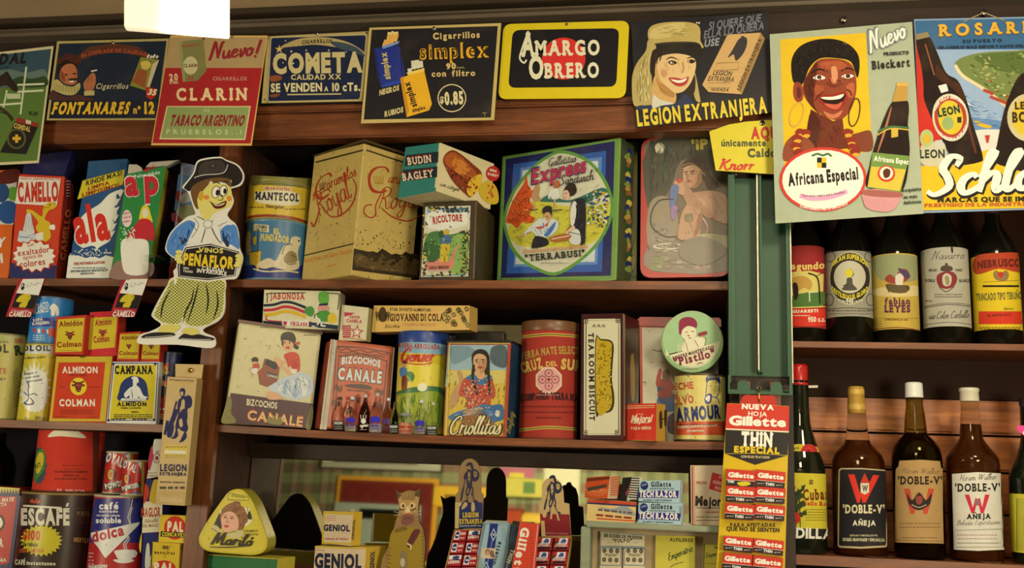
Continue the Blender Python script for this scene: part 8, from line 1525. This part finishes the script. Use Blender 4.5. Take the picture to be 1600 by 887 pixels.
# ---------------------------------------------------------------- right compartment: spirits
AMBER = glassy('amber_glass', (.30, .10, .025), .015, 1.25)
DARKG = plain('dark_green_glass', (.006, .010, .006), .04, 0, .2, 10, .7)
LIQ = plain('amber_spirit', (.055, .014, .004), .08, 0, .2, 8, .5)
LIQ2 = plain('dark_spirit', (.022, .009, .005), .05, 0, .2, 8, .6)
CL2 = glassy('bottle_glass', (.80, .74, .58), .01, 1.08)
def spirit(label, cx_, rows, level, liq, glass, Y=.012):
    t = bottle('spirit_bottle', label, H7, cx_, rows, ZRB, Y, glass, 'spirit bottles on the lower right shelf')
    if liq:
        q = t.part('liquid', liq); zt_ = t.Zof(level); pr = [(max(.001, r - .0014), z) for r, z in t.prof if z < zt_]; pr[0] = (pr[0][0], pr[0][1] + .002)
        for (ra, za_), (rb, zb_) in zip(t.prof, t.prof[1:]):
            if za_ <= zt_ <= zb_: pr.append((ra + (rb - ra) * (zt_ - za_) / (zb_ - za_) - .0014, zt_))
        lathe(q.mb, t.ctr, pr, WH, 40)
    return t
def capp(t, rows, c, fin='plastic', label=None, name='cap'):
    q = t.part(name, fin, label); lathe(q.mb, t.ctr, [(h / FR[2] * t.k, t.Zof(y)) for y, h in rows], c if isinstance(c, str) else WH, 36); return q
t = spirit('dark rum bottle with red cap and yellow cane label beside the blade card', 122, [(836, 104), (826, 110), (520, 110), (470, 108), (430, 100), (390, 84), (350, 70), (300, 54), (270, 47), (200, 43), (110, 40), (85, 40)], None, None, DARKG)
capp(t, [(105, 40), (100, 43), (90, 38), (80, 39), (30, 41), (18, 39), (14, 34)], 'b51f1c', 'gloss', 'red sealing wax cap')
q = t.part('revenue_stamp', 'paper', 'small paper stamp hanging off the neck'); a_ = U(*P('165,95')[0], t.ctr.y - .01); poly_prism(q.mb, [a_ + V((-.006, 0, -.002)), a_ + V((.010, .004, -.001)), a_ + V((.010, .004, .003)), a_ + V((-.006, 0, .002))], V((0, .0005, 0)), col('c9bf96'), col('c9bf96'), 0)
def neck_label(t, y0, y1, e, parts):
    q = t.part('neck_label', 'paper'); pr = profile_between(t, y0, y1, None, e, 6); return q, pr
q = t.part('neck_label', 'paper'); use(q, Cyl(t.ctr, 78 / FR[2] * t.k, 4), 3e-3); pg('c2ae2c', '58,350 110,345 180,358 196,392 190,412 130,410 66,400'); el('c22a24', 148, 380, 34, 34); ring('8a1c1a', 148, 380, 25, 25, 3); tx('7a1414', 'R', '140,392 158,392', 22, '3s'); tx('5a4a14', 'Reserva', '72,372 108,366', 10, '2i')
q = label_part(t, '20,740 232,740 232,490 210,480 150,472 90,478 66,490 40,500 20,520', 'c2ae2a'); pg('1a1814', '20,760 232,760 232,716 20,712'); tx('6a2a14', 'Cubana', '126,590 262,584', 44, '2s', sp=.06); tx('b52a1c', 'Sello Rojo', '128,612 256,616', 17, '3s', sp=.06); para('5a5418', 136, 630, 226, 676, 5, 3, 7)
for k in range(7): ln('26321a', [(60 + k * 9, 720 - k % 2 * 30), (70 + k * 6, 620 - k * 8), (92 + (k % 3 - 1) * 14, 520 + k * 8)], 5, taper=.6); bl('26321a', [(58 + k * 10, 600 - k * 12 + (k % 2) * 60), (80 + k * 8, 575 - k * 8 + (k % 2) * 60), (100 + k * 6, 590 - k * 12 + (k % 2) * 60), (78 + k * 8, 600 - k * 8 + (k % 2) * 60)], 3)
for k in range(10): bl('2f3a1c', [(52 + k * 7, 560 + (k * 37) % 120), (72 + k * 7, 540 + (k * 37) % 120), (96 + k * 5, 556 + (k * 37) % 120), (74 + k * 7, 562 + (k * 37) % 120)], 3)
el('b5281f', 87, 668, 27, 27); tx('7a1414', 'R', '78,680 96,680', 22, '2s'); tx('5a4a14', '5D', '152,520 168,520', 18, '2'); tx('d9d0b0', 'PADILLA', '18,752 250,758', 42, '2', sp=.1)
t = spirit('amber whisky bottle with gold cap, black label and red W', 377, [(840, 110), (830, 118), (470, 119), (430, 117), (400, 106), (375, 82), (355, 62), (335, 54), (300, 48), (230, 42), (180, 40), (140, 38), (110, 37)], 338, LIQ, CL2)
capp(t, [(222, 38), (212, 41), (190, 41), (160, 38), (120, 38), (108, 36), (104, 30)], 'c2973a', 'tin', 'gold foil capsule')
q = label_part(t, '276,790 285,798 380,802 488,796 493,788 494,470 488,458 380,450 290,450 280,458', 'b5a070', wrap=False); pg('1d1a1c', '282,784 290,790 380,794 484,788 488,782 489,474 483,463 380,455 294,456 286,464')
for q_ in ('322,478 350,478 376,566 372,602 362,602', '458,482 432,480 388,566 384,602 398,602', '372,602 362,602 384,520 396,520', '384,602 398,602 386,520 374,520'): pg('c9301f', q_)
pg('c9c29a', '377,516 413,516 413,556 395,566 377,556'); pg('b5301f', '375,516 388,486 394,472 402,486 416,516'); tx('3a3428', 'W', '384,552 408,552', 26, '2s'); tx('d0c088', "'DOBLE-V'", '300,646 480,646', 34, '2s', sp=.06); tx('d0c49a', 'AÑEJA', '342,700 442,700', 20, '3', sp=.2); tx('b5a878', 'DESTILADO Y EMBOTELLADO POR', '330,748 450,748', 7, '2'); tx('c9bd8c', 'ESTABLEC. HIRAM WALKER & SONS (ARG.) S.A.', '300,768 482,770', 12, '3')
t = spirit('dark bottle with white cap and tan label', 638, [(846, 104), (836, 112), (440, 113), (400, 112), (365, 104), (335, 84), (312, 60), (300, 52), (280, 50), (230, 46), (180, 38), (150, 38), (120, 38)], 300, LIQ2, glassy('olive_glass', (.30, .30, .08), .02, 1.2))
capp(t, [(146, 40), (144, 42), (140, 41), (92, 40), (82, 38), (79, 30)], 'd6ceb4', 'plastic', 'white screw cap')
q = label_part(t, '526,775 740,780 746,460 728,448 724,420 640,414 546,418 542,442 530,456', 'a8834a', wrap=False); tx('6a5230', 'Hiram Walker', '556,472 720,476', 24, 'c', w=1.0); tx('1f1a16', "'DOBLE-V'", '540,520 732,520', 32, '2s', sp=.06); pg('b5442c', '566,540 592,540 612,650 596,650'); pg('b5442c', '698,540 672,540 652,650 668,650'); pg('b5442c', '596,650 612,650 632,570 620,560'); pg('b5442c', '668,650 652,650 632,570 646,560'); bl('2a221c', '580,560 600,590 620,570 632,556 646,570 664,590 686,560 680,605 650,628 632,634 612,628 588,605'); bl('8a3a2c', '620,575 645,575 645,600 632,610 620,600'); ln('c9a878', '600,610 632,622 664,610', 3); para('7a5c34', 550, 690, 724, 706, 2, 4, 4); ln('6a4c28', '530,764 742,770', 2, sm=False); para('7a5c34', 560, 752, 710, 756, 1, 4, 5)
t = spirit('amber whisky bottle with white label and red W', 887, [(864, 110), (854, 118), (440, 119), (428, 116), (420, 118), (400, 106), (380, 90), (350, 64), (330, 52), (260, 46), (200, 40), (165, 40), (130, 38)], 268, LIQ, CL2)
capp(t, [(168, 42), (164, 44), (128, 42), (124, 46), (112, 45), (109, 38)], 'cfc29a', 'tin', 'cream and gold screw cap')
q = label_part(t, '784,806 890,812 1006,806 1004,474 888,468 776,476', 'cfc5a6', wrap=False); tx('4a4234', 'Hiram Walker', '808,506 970,500', 26, 'c', w=1.0); tx('1f1c1a', "'DOBLE-V'", '790,552 986,550', 32, '2s', sp=.06)
for q_ in ('832,566 852,566 874,648 862,648', '940,566 920,566 902,648 914,648', '862,648 874,648 888,586 878,580', '914,648 902,648 886,586 898,580'): pg('c22a3a', q_)
el('8a5a5a', 887, 600, 12, 14); tx('1f1c1a', 'AÑEJA', '842,672 944,670', 20, '3s'); tx('6a624e', 'Bebida Espirituosa', '796,700 985,694', 22, 'c', w=.8); fr4('8a8470', '792,796 1000,794 996,716 790,722', 2); para('b58a80', 800, 740, 975, 756, 2, 4, 3); para('6a624e', 800, 776, 985, 776, 1, 3)
t = spirit('dark bottle with yellow label cut off by the right edge', 1152, [(850, 104), (840, 110), (540, 110), (480, 108), (430, 92), (390, 72), (340, 52), (300, 44), (160, 40), (140, 40)], None, None, DARKG)
q = label_part(t, '1050,820 1150,826 1255,820 1255,570 1150,566 1050,572', 'c2b02a'); pg('a8a030', '1058,812 1250,812 1250,582 1058,582'); pg('b53a24', '1090,660 1150,650 1150,740 1090,745'); ln('5a5418', '1060,812 1060,582', 3, sm=False)
t2 = t.part('cap', 'plastic', 'dark cap'); lathe(t2.mb, t.ctr, [(42 / FR[2] * t.k, t.Zof(168)), (44 / FR[2] * t.k, t.Zof(130)), (38 / FR[2] * t.k, t.Zof(126))], '1f1a1a', 28)
t = Thing('price_ticket', 'pink and white paper ticket at the right edge above the last bottle', 'ticket', 'paper'); fr(*H7)
plate(t, '1060,285 1120,330 1140,270 1062,262', .006, 'd9407a', .0006, edge='c9c4b0', yaw=6); pg('e0dcc8', '1085,300 1122,326 1128,300 1090,286')
q = t.part('wire', CHROME); a_ = U(*P('1130,300')[0], .006); tube(q.mb, [a_, a_ + V((.012, .012, -.004)), a_ + V((.02, .05, -.006))], .0007, WH, seg=6)
finish()
